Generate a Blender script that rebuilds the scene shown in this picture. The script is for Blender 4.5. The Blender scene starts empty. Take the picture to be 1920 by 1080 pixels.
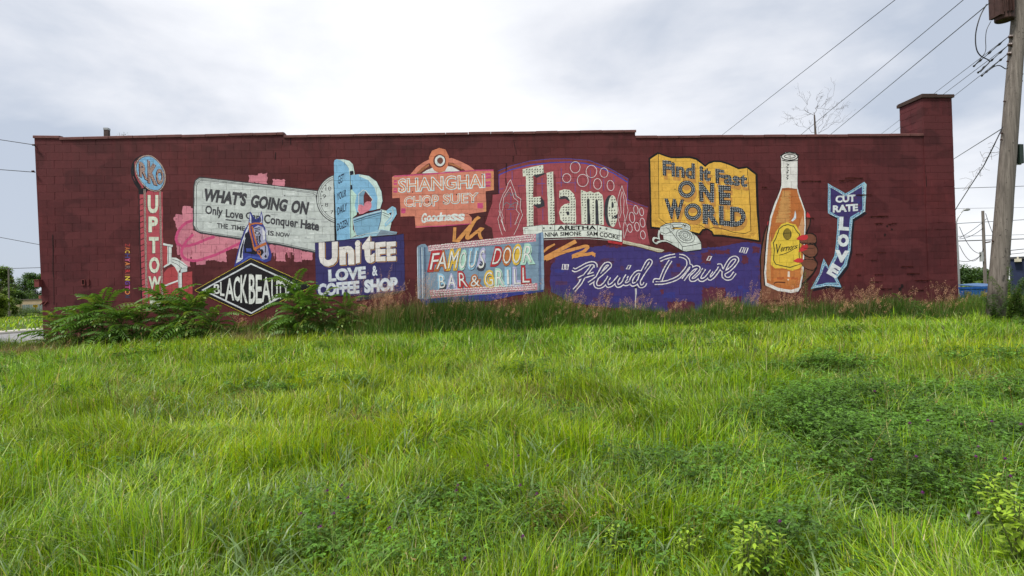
import bpy, math, random
import numpy as np
from mathutils import Vector, Matrix
from mathutils.geometry import tessellate_polygon

random.seed(7)
rng = np.random.default_rng(11)
SC = bpy.context.scene
COL = SC.collection

# ------------------------------------------------------------------ camera
FPX = 1920 * 20.0 / 36.0
YAW, PITCH, ROLL = math.radians(3.6), math.atan(12 / FPX), 0.026
EYE = Vector((0.0, -15.25, 1.6))
fwd = Vector((math.sin(YAW) * math.cos(PITCH), math.cos(YAW) * math.cos(PITCH), math.sin(PITCH)))
r0 = Vector((math.cos(YAW), -math.sin(YAW), 0))
u0 = r0.cross(fwd)
cr = r0 * math.cos(ROLL) - u0 * math.sin(ROLL)
cu = u0 * math.cos(ROLL) + r0 * math.sin(ROLL)
cam_d = bpy.data.cameras.new('camera')
cam = bpy.data.objects.new('camera', cam_d)
COL.objects.link(cam)
cam_d.lens = 20.0
cam_d.sensor_width = 36.0
cam_d.clip_start = 0.05
cam_d.clip_end = 3000
cam.matrix_world = Matrix(((cr.x, cu.x, -fwd.x, EYE.x), (cr.y, cu.y, -fwd.y, EYE.y), (cr.z, cu.z, -fwd.z, EYE.z), (0, 0, 0, 1)))
SC.camera = cam

# ------------------------------------------------------------------ light
SUN_EL, SUN_AZ = math.radians(58), math.radians(-124)   # azimuth from +Y, clockwise
SC.view_settings.view_transform = 'Standard'
SC.view_settings.look = 'None'
SC.view_settings.exposure = 0.30
SC.view_settings.gamma = 1.0
SC.view_settings.use_curve_mapping = False
world = bpy.data.worlds.new('World')
SC.world = world
world.use_nodes = True
sun_d = bpy.data.lights.new('sun', 'SUN')
sun_d.energy = 3.3
sun_d.angle = math.radians(11)
sun_d.color = (1.0, 0.95, 0.86)
sun = bpy.data.objects.new('sun', sun_d)
COL.objects.link(sun)
sdir = Vector((math.sin(SUN_AZ) * math.cos(SUN_EL), math.cos(SUN_AZ) * math.cos(SUN_EL), math.sin(SUN_EL)))
sun.rotation_euler = sdir.to_track_quat('Z', 'Y').to_euler()
sun.location = (-20, -25, 30)


def ray(px, py):
    return (fwd + cr * ((px - 960) / FPX) + cu * ((540 - py) / FPX))


def at(px, py, Y):
    d = ray(px, py)
    return EYE + d * ((Y - EYE.y) / d.y)


def dep(px, py, z):
    return EYE + ray(px, py) * z


def build_world():
    nt = world.node_tree
    N = nt.nodes
    L = nt.links
    N.clear()
    out = N.new('ShaderNodeOutputWorld')
    sky = N.new('ShaderNodeTexSky')
    sky.sky_type = 'NISHITA'
    sky.sun_disc = False
    sky.sun_elevation = SUN_EL
    sky.sun_rotation = SUN_AZ
    bg1 = N.new('ShaderNodeBackground')
    bg1.inputs[1].default_value = 0.1
    L.new(sky.outputs[0], bg1.inputs[0])
    tc = N.new('ShaderNodeTexCoord')
    mp = N.new('ShaderNodeMapping')
    mp.inputs['Scale'].default_value = (1.0, 1.0, 2.6)
    L.new(tc.outputs['Generated'], mp.inputs[0])
    n1 = N.new('ShaderNodeTexNoise')
    n1.inputs['Scale'].default_value = 2.3
    n1.inputs['Detail'].default_value = 9
    n1.inputs['Roughness'].default_value = 0.52
    n1.inputs['Distortion'].default_value = 0.25
    L.new(mp.outputs[0], n1.inputs[0])

    def blob(px, py, rad, amt):
        d = ray(px, py).normalized()
        dp = N.new('ShaderNodeVectorMath')
        dp.operation = 'DISTANCE'
        L.new(tc.outputs['Generated'], dp.inputs[0])
        dp.inputs[1].default_value = d
        mr = N.new('ShaderNodeMapRange')
        mr.interpolation_type = 'SMOOTHSTEP'
        mr.inputs[1].default_value = 0
        mr.inputs[2].default_value = rad
        mr.inputs[3].default_value = amt
        mr.inputs[4].default_value = 0
        L.new(dp.outputs['Value'], mr.inputs[0])
        return mr.outputs[0]
    acc = n1.outputs[0]
    for b in SKY_BLOBS:
        o = blob(*b)
        ad = N.new('ShaderNodeMath')
        ad.operation = 'ADD'
        L.new(acc, ad.inputs[0])
        L.new(o, ad.inputs[1])
        acc = ad.outputs[0]
    rp = N.new('ShaderNodeValToRGB')
    L.new(acc, rp.inputs[0])
    e = rp.color_ramp.elements
    e[0].position = 0.26
    e[0].color = (0.46, 0.51, 0.60, 1)
    e[1].position = 0.68
    e[1].color = (0.94, 0.945, 0.96, 1)
    m = e.new(0.46)
    m.color = (0.73, 0.745, 0.79, 1)
    bg2 = N.new('ShaderNodeBackground')
    bg2.inputs[1].default_value = 1.02
    L.new(rp.outputs[0], bg2.inputs[0])
    mix = N.new('ShaderNodeMixShader')
    mix.inputs[0].default_value = 0.9
    L.new(bg1.outputs[0], mix.inputs[1])
    L.new(bg2.outputs[0], mix.inputs[2])
    L.new(mix.outputs[0], out.inputs[0])


SKY_BLOBS = [(800, 130, 0.7, 0.15), (1500, 210, 0.3, 0.10), (1290, 110, 0.30, -0.20), (1100, 60, 0.24, -0.13), (20, 430, 0.26, -0.24), (60, 60, 0.55, -0.12), (1780, 40, 0.45, -0.12), (1860, 430, 0.30, 0.10)]
build_world()


# ------------------------------------------------------------------ helpers
def tag(o, label=None, cat=None, group=None, kind=None):
    if label: o['label'] = label
    if cat: o['category'] = cat
    if group: o['group'] = group
    if kind: o['kind'] = kind
    return o


def empty(name, loc, label, cat, group=None):
    o = bpy.data.objects.new(name, None)
    o.empty_display_size = 0.2
    o.location = loc
    COL.objects.link(o)
    return tag(o, label, cat, group)


def link_mesh(name, me, mat=None, parent=None):
    o = bpy.data.objects.new(name, me)
    COL.objects.link(o)
    if mat is not None:
        for m in (mat if isinstance(mat, (list, tuple)) else [mat]):
            me.materials.append(m)
    if parent is not None:
        o.parent = parent
    return o


class MB:
    def __init__(self):
        self.v = []
        self.f = []
        self.m = []
        self.c = []

    def face(self, pts, mi=0, col=None):
        b = len(self.v)
        self.v.extend([tuple(p) for p in pts])
        self.f.append(tuple(range(b, b + len(pts))))
        self.m.append(mi)
        self.c.append(col)

    def box(self, x0, x1, y0, y1, z0, z1, mi=0):
        b = len(self.v)
        self.v += [(x0, y0, z0), (x1, y0, z0), (x1, y1, z0), (x0, y1, z0), (x0, y0, z1), (x1, y0, z1), (x1, y1, z1), (x0, y1, z1)]
        for q in ((0, 3, 2, 1), (4, 5, 6, 7), (0, 1, 5, 4), (1, 2, 6, 5), (2, 3, 7, 6), (3, 0, 4, 7)):
            self.f.append(tuple(b + i for i in q))
            self.m.append(mi)
            self.c.append(None)

    def obox(self, c, ax, ay, az, mi=0):
        """oriented box from centre and half-axis vectors"""
        c, ax, ay, az = map(Vector, (c, ax, ay, az))
        b = len(self.v)
        for sz in (-1, 1):
            for sx, sy in ((-1, -1), (1, -1), (1, 1), (-1, 1)):
                self.v.append(tuple(c + ax * sx + ay * sy + az * sz))
        for q in ((0, 3, 2, 1), (4, 5, 6, 7), (0, 1, 5, 4), (1, 2, 6, 5), (2, 3, 7, 6), (3, 0, 4, 7)):
            self.f.append(tuple(b + i for i in q))
            self.m.append(mi)
            self.c.append(None)

    def tube(self, pts, rad, n=6, mi=0, cap=True):
        pts = [Vector(p) for p in pts]
        if not isinstance(rad, (list, tuple)):
            rad = [rad] * len(pts)
        b = len(self.v)
        ref = Vector((0.13, 0.27, 0.95))
        for i, p in enumerate(pts):
            t = (pts[min(i + 1, len(pts) - 1)] - pts[max(i - 1, 0)])
            if t.length < 1e-9: t = Vector((0, 0, 1))
            t.normalize()
            a = t.cross(ref)
            if a.length < 0.05: a = t.cross(Vector((1, 0, 0)))
            a.normalize()
            c = t.cross(a)
            for k in range(n):
                g = 2 * math.pi * k / n
                self.v.append(tuple(p + (a * math.cos(g) + c * math.sin(g)) * rad[i]))
        for i in range(len(pts) - 1):
            for k in range(n):
                k2 = (k + 1) % n
                self.f.append((b + i * n + k, b + i * n + k2, b + (i + 1) * n + k2, b + (i + 1) * n + k))
                self.m.append(mi)
                self.c.append(None)
        if cap:
            self.f.append(tuple(b + k for k in range(n))[::-1])
            e = b + (len(pts) - 1) * n
            self.f.append(tuple(e + k for k in range(n)))
            self.m += [mi, mi]
            self.c += [None, None]

    def mesh(self, name, smooth=False):
        me = bpy.data.meshes.new(name)
        me.from_pydata(self.v, [], self.f)
        if any(self.m):
            me.polygons.foreach_set('material_index', self.m)
        if any(c is not None for c in self.c):
            at_ = me.color_attributes.new('paint', 'FLOAT_COLOR', 'CORNER')
            arr = []
            for f, c in zip(self.f, self.c):
                arr.extend(list(c or (0.5, 0.5, 0.5, 1)) * len(f))
            at_.data.foreach_set('color', arr)
        if smooth:
            me.polygons.foreach_set('use_smooth', [True] * len(self.f))
        me.update()
        return me

    def build(self, name, mat, parent=None, smooth=False):
        return link_mesh(name, self.mesh(name, smooth), mat, parent)


def np_mesh(name, verts, faces_flat, loop_tot, colors=None, smooth=False):
    """fast mesh: verts (N,3), faces_flat 1-D indices, loop_tot per face; colors per vertex (N,4)"""
    me = bpy.data.meshes.new(name)
    me.vertices.add(len(verts))
    me.vertices.foreach_set('co', np.ascontiguousarray(verts, dtype=np.float32).ravel())
    me.loops.add(len(faces_flat))
    me.loops.foreach_set('vertex_index', np.ascontiguousarray(faces_flat, dtype=np.int32))
    nf = len(loop_tot)
    me.polygons.add(nf)
    st = np.zeros(nf, dtype=np.int32)
    st[1:] = np.cumsum(loop_tot)[:-1]
    me.polygons.foreach_set('loop_start', st)
    me.polygons.foreach_set('loop_total', np.asarray(loop_tot, dtype=np.int32))
    if smooth:
        me.polygons.foreach_set('use_smooth', np.ones(nf, dtype=bool))
    me.update(calc_edges=True)
    if colors is not None:
        a = me.color_attributes.new('tint', 'FLOAT_COLOR', 'POINT')
        a.data.foreach_set('color', np.ascontiguousarray(colors, dtype=np.float32).ravel())
    return me


# ------------------------------------------------------------------ materials
def new_mat(name):
    m = bpy.data.materials.new(name)
    m.use_nodes = True
    nt = m.node_tree
    p = nt.nodes['Principled BSDF']
    return m, nt, p


def noise(nt, scale, detail=4, rough=0.55, vec=None):
    n = nt.nodes.new('ShaderNodeTexNoise')
    n.inputs['Scale'].default_value = scale
    n.inputs['Detail'].default_value = detail
    n.inputs['Roughness'].default_value = rough
    if vec is not None:
        nt.links.new(vec, n.inputs['Vector'])
    return n.outputs[0]


def ramp(nt, fac, stops):
    r = nt.nodes.new('ShaderNodeValToRGB')
    nt.links.new(fac, r.inputs[0])
    el = r.color_ramp.elements
    while len(el) < len(stops):
        el.new(0.5)
    for e, (p, c) in zip(el, stops):
        e.position = p
        e.color = (c[0], c[1], c[2], 1) if not isinstance(c, (int, float)) else (c, c, c, 1)
    return r.outputs[0]


def mixc(nt, fac, a, b, mode='MIX'):
    m = nt.nodes.new('ShaderNodeMix')
    m.data_type = 'RGBA'
    m.blend_type = mode
    for sock, val in ((m.inputs[0], fac), (m.inputs[6], a), (m.inputs[7], b)):
        if isinstance(val, (int, float)):
            sock.default_value = val
        elif isinstance(val, tuple):
            sock.default_value = (val[0], val[1], val[2], 1)
        else:
            nt.links.new(val, sock)
    return m.outputs[2]


def mathn(nt, op, a, b=None):
    m = nt.nodes.new('ShaderNodeMath')
    m.operation = op
    for s, v in ((m.inputs[0], a), (m.inputs[1], b)):
        if v is None: continue
        if isinstance(v, (int, float)): s.default_value = v
        else: nt.links.new(v, s)
    return m.outputs[0]


def pos_of(nt):
    return nt.nodes.new('ShaderNodeNewGeometry').outputs['Position']


def bump(nt, p, h, dist=0.005, strength=0.5):
    b = nt.nodes.new('ShaderNodeBump')
    b.inputs['Distance'].default_value = dist
    b.inputs['Strength'].default_value = strength
    nt.links.new(h, b.inputs['Height'])
    nt.links.new(b.outputs[0], p.inputs['Normal'])


def simple(name, c, rough=0.7, var=0.25, scale=6.0, metal=0.0, spec=0.3, bmp=0.0):
    m, nt, p = new_mat(name)
    pos = pos_of(nt)
    n = noise(nt, scale, 6, 0.6, pos)
    v = ramp(nt, n, [(0.25, 1 - var), (0.75, 1 + var)])
    nt.links.new(mixc(nt, 1.0, c, v, 'MULTIPLY'), p.inputs['Base Color'])
    p.inputs['Roughness'].default_value = rough
    p.inputs['Metallic'].default_value = metal
    p.inputs['Specular IOR Level'].default_value = spec
    if bmp:
        bump(nt, p, noise(nt, scale * 8, 5, 0.6, pos), bmp)
    return m


def leafy(name, c=None, trans=0.45, gloss=0.35, var=0.3, rough=0.5, scale=3.0):
    """leaf or grass: diffuse + translucent + a little gloss; colour from the 'tint' attribute unless c is given"""
    m = bpy.data.materials.new(name)
    m.use_nodes = True
    nt = m.node_tree
    nt.nodes.clear()
    out = nt.nodes.new('ShaderNodeOutputMaterial')
    if c is None:
        a = nt.nodes.new('ShaderNodeAttribute')
        a.attribute_name = 'tint'
        base = a.outputs['Color']
    else:
        pos = pos_of(nt)
        n = noise(nt, scale, 4, 0.6, pos)
        v = ramp(nt, n, [(0.3, 1 - var), (0.7, 1 + var)])
        base = mixc(nt, 1.0, c, v, 'MULTIPLY')
    p = nt.nodes.new('ShaderNodeBsdfPrincipled')
    p.inputs['Roughness'].default_value = rough
    p.inputs['Specular IOR Level'].default_value = gloss
    nt.links.new(base, p.inputs['Base Color'])
    t = nt.nodes.new('ShaderNodeBsdfTranslucent')
    tcol = mixc(nt, 1.0, base, (1.25, 1.15, 0.55), 'MULTIPLY')
    nt.links.new(tcol, t.inputs['Color'])
    mx = nt.nodes.new('ShaderNodeMixShader')
    mx.inputs[0].default_value = trans
    nt.links.new(p.outputs[0], mx.inputs[1])
    nt.links.new(t.outputs[0], mx.inputs[2])
    nt.links.new(mx.outputs[0], out.inputs[0])
    return m


# block grid of the painted wall
CW, CH = 0.4064, 0.2032
_a = at(905, 278.4, 0.0)
GX0 = _a.x - 60 * CW
GZ0 = _a.z - 40 * CH


def maroon(nt, pos):
    """chalky maroon masonry paint: a tone per block, broad weathering, fine mottling"""
    sep = nt.nodes.new('ShaderNodeSeparateXYZ')
    nt.links.new(pos, sep.inputs[0])
    row = mathn(nt, 'FLOOR', mathn(nt, 'DIVIDE', mathn(nt, 'SUBTRACT', sep.outputs[2], GZ0), CH))
    off = mathn(nt, 'MULTIPLY', mathn(nt, 'MODULO', row, 2.0), 0.5)
    colm = mathn(nt, 'FLOOR', mathn(nt, 'ADD', mathn(nt, 'DIVIDE', mathn(nt, 'SUBTRACT', sep.outputs[0], GX0), CW), off))
    cmb = nt.nodes.new('ShaderNodeCombineXYZ')
    nt.links.new(row, cmb.inputs[0])
    nt.links.new(colm, cmb.inputs[1])
    wn = nt.nodes.new('ShaderNodeTexWhiteNoise')
    wn.noise_dimensions = '2D'
    nt.links.new(cmb.outputs[0], wn.inputs['Vector'])
    tone = ramp(nt, wn.outputs[0], [(0.0, 0.84), (0.1, 0.94), (0.5, 1.0), (0.9, 1.05), (1.0, 1.16)])
    broad = noise(nt, 0.45, 4, 0.6, pos)
    bcol = ramp(nt, broad, [(0.3, (0.060, 0.0145, 0.018)), (0.5, (0.087, 0.0180, 0.0215)), (0.72, (0.130, 0.026, 0.028))])
    fine = noise(nt, 9, 6, 0.65, pos)
    fv = ramp(nt, fine, [(0.3, 0.85), (0.7, 1.14)])
    c = mixc(nt, 1.0, bcol, tone, 'MULTIPLY')
    c = mixc(nt, 1.0, c, fv, 'MULTIPLY')
    # rain-washed grime below the coping and damp near the ground
    hz = nt.nodes.new('ShaderNodeMapRange')
    hz.inputs[1].default_value = 4.4
    hz.inputs[2].default_value = 5.9
    nt.links.new(sep.outputs[2], hz.inputs[0])
    streak_v = nt.nodes.new('ShaderNodeMapping')
    streak_v.inputs['Scale'].default_value = (5, 5, 0.35)
    nt.links.new(pos, streak_v.inputs[0])
    st = ramp(nt, noise(nt, 1.0, 5, 0.6, streak_v.outputs[0]), [(0.35, 0.15), (0.65, 0.75)])
    c = mixc(nt, mathn(nt, 'MULTIPLY', hz.outputs[0], st), c, (0.055, 0.018, 0.018))
    c = mixc(nt, 1.0, c, ramp(nt, noise(nt, 1.7, 5, 0.6, streak_v.outputs[0]), [(0.3, 0.84), (0.7, 1.12)]), 'MULTIPLY')
    # big roller patches of slightly different maroon, dust, and a dirty splash zone by the ground
    pm = nt.nodes.new('ShaderNodeMapping')
    pm.inputs['Scale'].default_value = (0.8, 1, 1.6)
    nt.links.new(pos, pm.inputs[0])
    pa = ramp(nt, noise(nt, 1.0, 2, 0.4, pm.outputs[0]), [(0.50, 0.0), (0.53, 0.35)])
    c = mixc(nt, pa, c, (0.140, 0.034, 0.038))
    dz = nt.nodes.new('ShaderNodeMapRange')
    dz.inputs[1].default_value = 1.7
    dz.inputs[2].default_value = 0.5
    nt.links.new(sep.outputs[2], dz.inputs[0])
    sn = ramp(nt, noise(nt, 3.0, 6, 0.7, pos), [(0.40, 0.0), (0.70, 0.55)])
    c = mixc(nt, mathn(nt, 'MULTIPLY', dz.outputs[0], sn), c, (0.13, 0.075, 0.055))
    return c


def mat_block():
    m, nt, p = new_mat('maroon_masonry_paint')
    pos = pos_of(nt)
    c = maroon(nt, pos)
    # tiny chips of bare block
    ch = ramp(nt, noise(nt, 26, 3, 0.5, pos), [(0.765, 0.0), (0.785, 0.55)])
    c = mixc(nt, ch, c, (0.26, 0.11, 0.10))
    nt.links.new(c, p.inputs['Base Color'])
    p.inputs['Roughness'].default_value = 0.72
    p.inputs['Specular IOR Level'].default_value = 0.2
    bump(nt, p, noise(nt, 90, 5, 0.7, pos), 0.003, 0.6)
    return m


def mat_paint():
    m, nt, p = new_mat('mural_paint')
    pos = pos_of(nt)
    a = nt.nodes.new('ShaderNodeAttribute')
    a.attribute_name = 'paint'
    n1 = ramp(nt, noise(nt, 5, 6, 0.65, pos), [(0.28, 0.76), (0.72, 1.1)])
    mp = nt.nodes.new('ShaderNodeMapping')
    mp.inputs['Scale'].default_value = (14, 14, 50)
    nt.links.new(pos, mp.inputs[0])
    n2 = ramp(nt, noise(nt, 1.0, 4, 0.6, mp.outputs[0]), [(0.3, 0.9), (0.7, 1.07)])
    c = mixc(nt, 1.0, a.outputs['Color'], n1, 'MULTIPLY')
    c = mixc(nt, 1.0, c, n2, 'MULTIPLY')
    w = ramp(nt, noise(nt, 38, 5, 0.75, pos), [(0.60, 0.0), (0.70, 0.62)])
    c = mixc(nt, w, c, (0.10, 0.05, 0.05))
    nt.links.new(c, p.inputs['Base Color'])
    p.inputs['Roughness'].default_value = 0.6
    p.inputs['Specular IOR Level'].default_value = 0.25
    bump(nt, p, noise(nt, 90, 5, 0.7, pos), 0.003, 0.5)
    return m


M_BLOCK = mat_block()
M_PAINT = mat_paint()
M_MORTAR = M_BLOCK
M_COPING = simple('painted_clay_coping', (0.125, 0.048, 0.044), 0.7, 0.35, 7, bmp=0.004)
M_CAP = simple('weathered_dark_cap', (0.050, 0.028, 0.022), 0.7, 0.3, 6)
M_DARK = simple('black_recess_shade', (0.012, 0.006, 0.007), 0.9, 0.2, 20)  # near-black standing in for the shade inside gaps, cracks and pockets
M_ROOF = simple('tar_roofing', (0.05, 0.05, 0.052), 0.9, 0.3, 3)
M_FLAKE = simple('lifting_maroon_paint', (0.15, 0.035, 0.034), 0.7, 0.3, 15)
M_BLACK = simple('black_rubber', (0.015, 0.015, 0.017), 0.5, 0.2, 20)
M_STEEL = simple('galvanised_steel', (0.33, 0.34, 0.34), 0.45, 0.2, 12, metal=0.6)
M_RUST = simple('rusty_brown_steel', (0.062, 0.032, 0.028), 0.7, 0.4, 9, metal=0.2)

# ------------------------------------------------------------------ terrain
def gz(x, y):
    x = np.asarray(x, dtype=float)
    y = np.asarray(y, dtype=float)

    def ss(t):
        t = np.clip(t, 0, 1)
        return t * t * (3 - 2 * t)
    s = ss((y + 15.5) / 14.5)
    h = 0.40 + 0.22 * ss((x + 13) / 8.0)
    left = ss((-12.5 - x) / 4.0)
    back = ss((y - 4) / 20.0)
    z = s * h * (1 - left * 0.85) * (1 - back * 0.8)
    near = np.clip(1 - np.hypot(x, y + 8) / 60.0, 0, 1)
    z = z + near * (0.035 * np.sin(x * 0.9 + 1.3) * np.cos(y * 0.8) + 0.02 * np.sin(x * 2.3 + y * 1.7)) * (1 - ss((y + 3) / 3.0))
    return z


def G(x, y):
    return float(gz(x, y))


# ------------------------------------------------------------------ the block building
TOPS = []   # (x0, x1, z0, z1) underside of the coping


def wpt(px, py, Y=0.0):
    p = at(px, py, Y)
    return p.x, p.z


XL_T, ZLT = wpt(64, 253)
XL_B, ZLB = wpt(81, 622)
XR, _z = wpt(1791, 400)
XP, _z = wpt(1731, 250)
COP = 0.062
secs = [((64, 253.5), (112, 254)), ((112, 257), (532, 247.5)), ((532, 252.5), (1191, 242.5)), ((1191, 254), (1731, 250))]
SECS = []
for (a, b) in secs:
    xa, za = wpt(*a)
    xb, zb = wpt(*b)
    SECS.append((xa, xb, za - COP, zb - COP))
ZPIER = wpt(1760, 178)[1] - 0.09


def top_at(x):
    if x >= XP: return ZPIER
    for (xa, xb, za, zb) in SECS:
        if x < xb:
            return za + (zb - za) * (x - xa) / (xb - xa)
    return SECS[-1][3]


def left_at(z):
    return XL_T + (XL_B - XL_T) * (ZLT - z) / (ZLT - ZLB)


bld = empty('block_building', (0, 0, 0.5), 'long low maroon painted block building with a big mural of old shop signs', 'building')
bld_base = Vector((0, 0, 0.5))
DEPTH = 11.0


def under(o, parent=bld, base=bld_base):
    o.parent = parent
    o.location = o.location - base if parent is bld else o.location
    return o


def bpart(mb, name, mat, **k):
    o = mb.build(name, mat, **k)
    return under(o)


# core wall (painted mortar plane just behind the block faces), side walls and roof
core = MB()
REC = 0.0045
outline = [(left_at(-0.3), -0.3)] + [(XL_T, SECS[0][2])]
for (xa, xb, za, zb) in SECS:
    outline += [(xa, za), (xb, zb)]
outline += [(XP, ZPIER), (XR, ZPIER), (XR, -0.3)]
pts = [outline[0]]
for q in outline[1:]:
    if (Vector(q) - Vector(pts[-1])).length > 1e-4: pts.append(q)
tri = tessellate_polygon([[Vector((x, z, 0)) for x, z in pts]])
for t in tri:
    core.face([(pts[i][0], REC, pts[i][1]) for i in t])
for i in range(len(pts)):
    (xa, za), (xb, zb) = pts[i], pts[(i + 1) % len(pts)]
    core.face([(xa, REC, za), (xb, REC, zb), (xb, 0.22, zb), (xa, 0.22, za)])
for t in tri:
    core.face([(pts[i][0], 0.22, pts[i][1]) for i in t])
bpart(core, 'wall', M_MORTAR)
sd = MB()
sd.box(XL_T + 0.01, XL_T + 0.22, 0.22, DEPTH, -0.3, SECS[0][2])
sd.box(XR - 0.24, XR - 0.01, 0.22, DEPTH, -0.3, 5.75)
sd.box(XL_T + 0.01, XR - 0.01, DEPTH, DEPTH + 0.22, -0.3, 5.6)
bpart(sd, 'side_wall', M_BLOCK)
rf = MB()
rf.box(XL_T + 0.23, XR - 0.25, 0.225, DEPTH - 0.003, 5.0, 5.15)
bpart(rf, 'roof', M_ROOF)

# cells of the block grid
CELLS = {}
GAP = 0.0022
CHAM = 0.0014
CRACK = {}
for (px, pys) in ((965, (263, 305)), (951, (306, 350)), (101, (300, 600))):
    for py in range(pys[0], pys[1], 6):
        x, z = wpt(px, py)
        CRACK[(round(x, 2), round(z, 2))] = 1
crack_pts = [(x, z) for (x, z) in CRACK]


def make_cells():
    nrows = int((ZPIER - GZ0) / CH) + 2
    for r in range(0, nrows):
        z0 = GZ0 + r * CH
        z1 = z0 + CH
        if z1 < 0.15 or z0 > ZPIER: continue
        off = (r % 2) * 0.5
        for c in range(0, 140):
            x0 = GX0 + (c - off) * CW
            x1 = x0 + CW
            if x1 < left_at((z0 + z1) / 2) + 0.02 or x0 > XR - 0.02: continue
            segs = [(x0, x1)]
            if x0 < XP < x1: segs = [(x0, XP), (XP, x1)]
            for k, (a, b) in enumerate(segs):
                b = min(b, XR)
                lb, lt = left_at(z0), left_at(z1)
                a0, a1 = max(a, lb), max(a, lt)
                tt = min(top_at(min(a + .02, b)), top_at(b - .02)) if b <= XP + 0.001 else ZPIER
                zt = min(z1, tt)
                if zt - z0 < 0.03 or b - max(a0, a1) < 0.03: continue
                R = random.Random(r * 1000 + c * 3 + k)
                g = [GAP * R.choice((0.7, 1, 1, 1.3)) for _ in range(4)]   # left, right, bottom, top
                if R.random() < 0.05: g[R.choice((0, 1))] = 0.007
                if R.random() < 0.02: g[2] = 0.008
                for (qx, qz) in crack_pts:
                    if z0 < qz < z1 and abs(qx - b) < CW * 0.27: g[1] = 0.016
                    if z0 < qz < z1 and abs(qx - a0) < CW * 0.27: g[0] = 0.014
                if k == 0 and abs(b - XP) < 1e-3: g[1] = 0.007
                proud = R.random() * 0.0018 + (0.018 if a >= XP - 1e-3 else 0)
                CELLS.setdefault((r, c), []).append(dict(a0=a0 + g[0], a1=a1 + g[0], b=b - g[1], z0=z0 + g[2], z1=zt - g[3], y=-proud,
                                                         full=(a0 == a and a1 == a and abs(b - a - CW) < 1e-4 and zt == z1), r=r, c=c))


make_cells()


def cell_list(bx0, bx1, bz0, bz1):
    r0_ = int(math.floor((bz0 - GZ0) / CH))
    r1_ = int(math.floor((bz1 - GZ0) / CH))
    for r in range(r0_, r1_ + 1):
        off = (r % 2) * 0.5
        c0 = int(math.floor((bx0 - GX0) / CW + off))
        c1 = int(math.floor((bx1 - GX0) / CW + off))
        for c in range(c0, c1 + 1):
            for ce in CELLS.get((r, c), ()):
                yield ce


def clip_axis(poly, ax, lim, keep_less):
    out = []
    n = len(poly)
    for i in range(n):
        p, q = poly[i], poly[(i + 1) % n]
        ip = (p[ax] <= lim) if keep_less else (p[ax] >= lim)
        iq = (q[ax] <= lim) if keep_less else (q[ax] >= lim)
        if ip: out.append(p)
        if ip != iq:
            t = (lim - p[ax]) / (q[ax] - p[ax])
            out.append((p[0] + (q[0] - p[0]) * t, p[1] + (q[1] - p[1]) * t))
    return out


LAY = 0.0003


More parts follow.
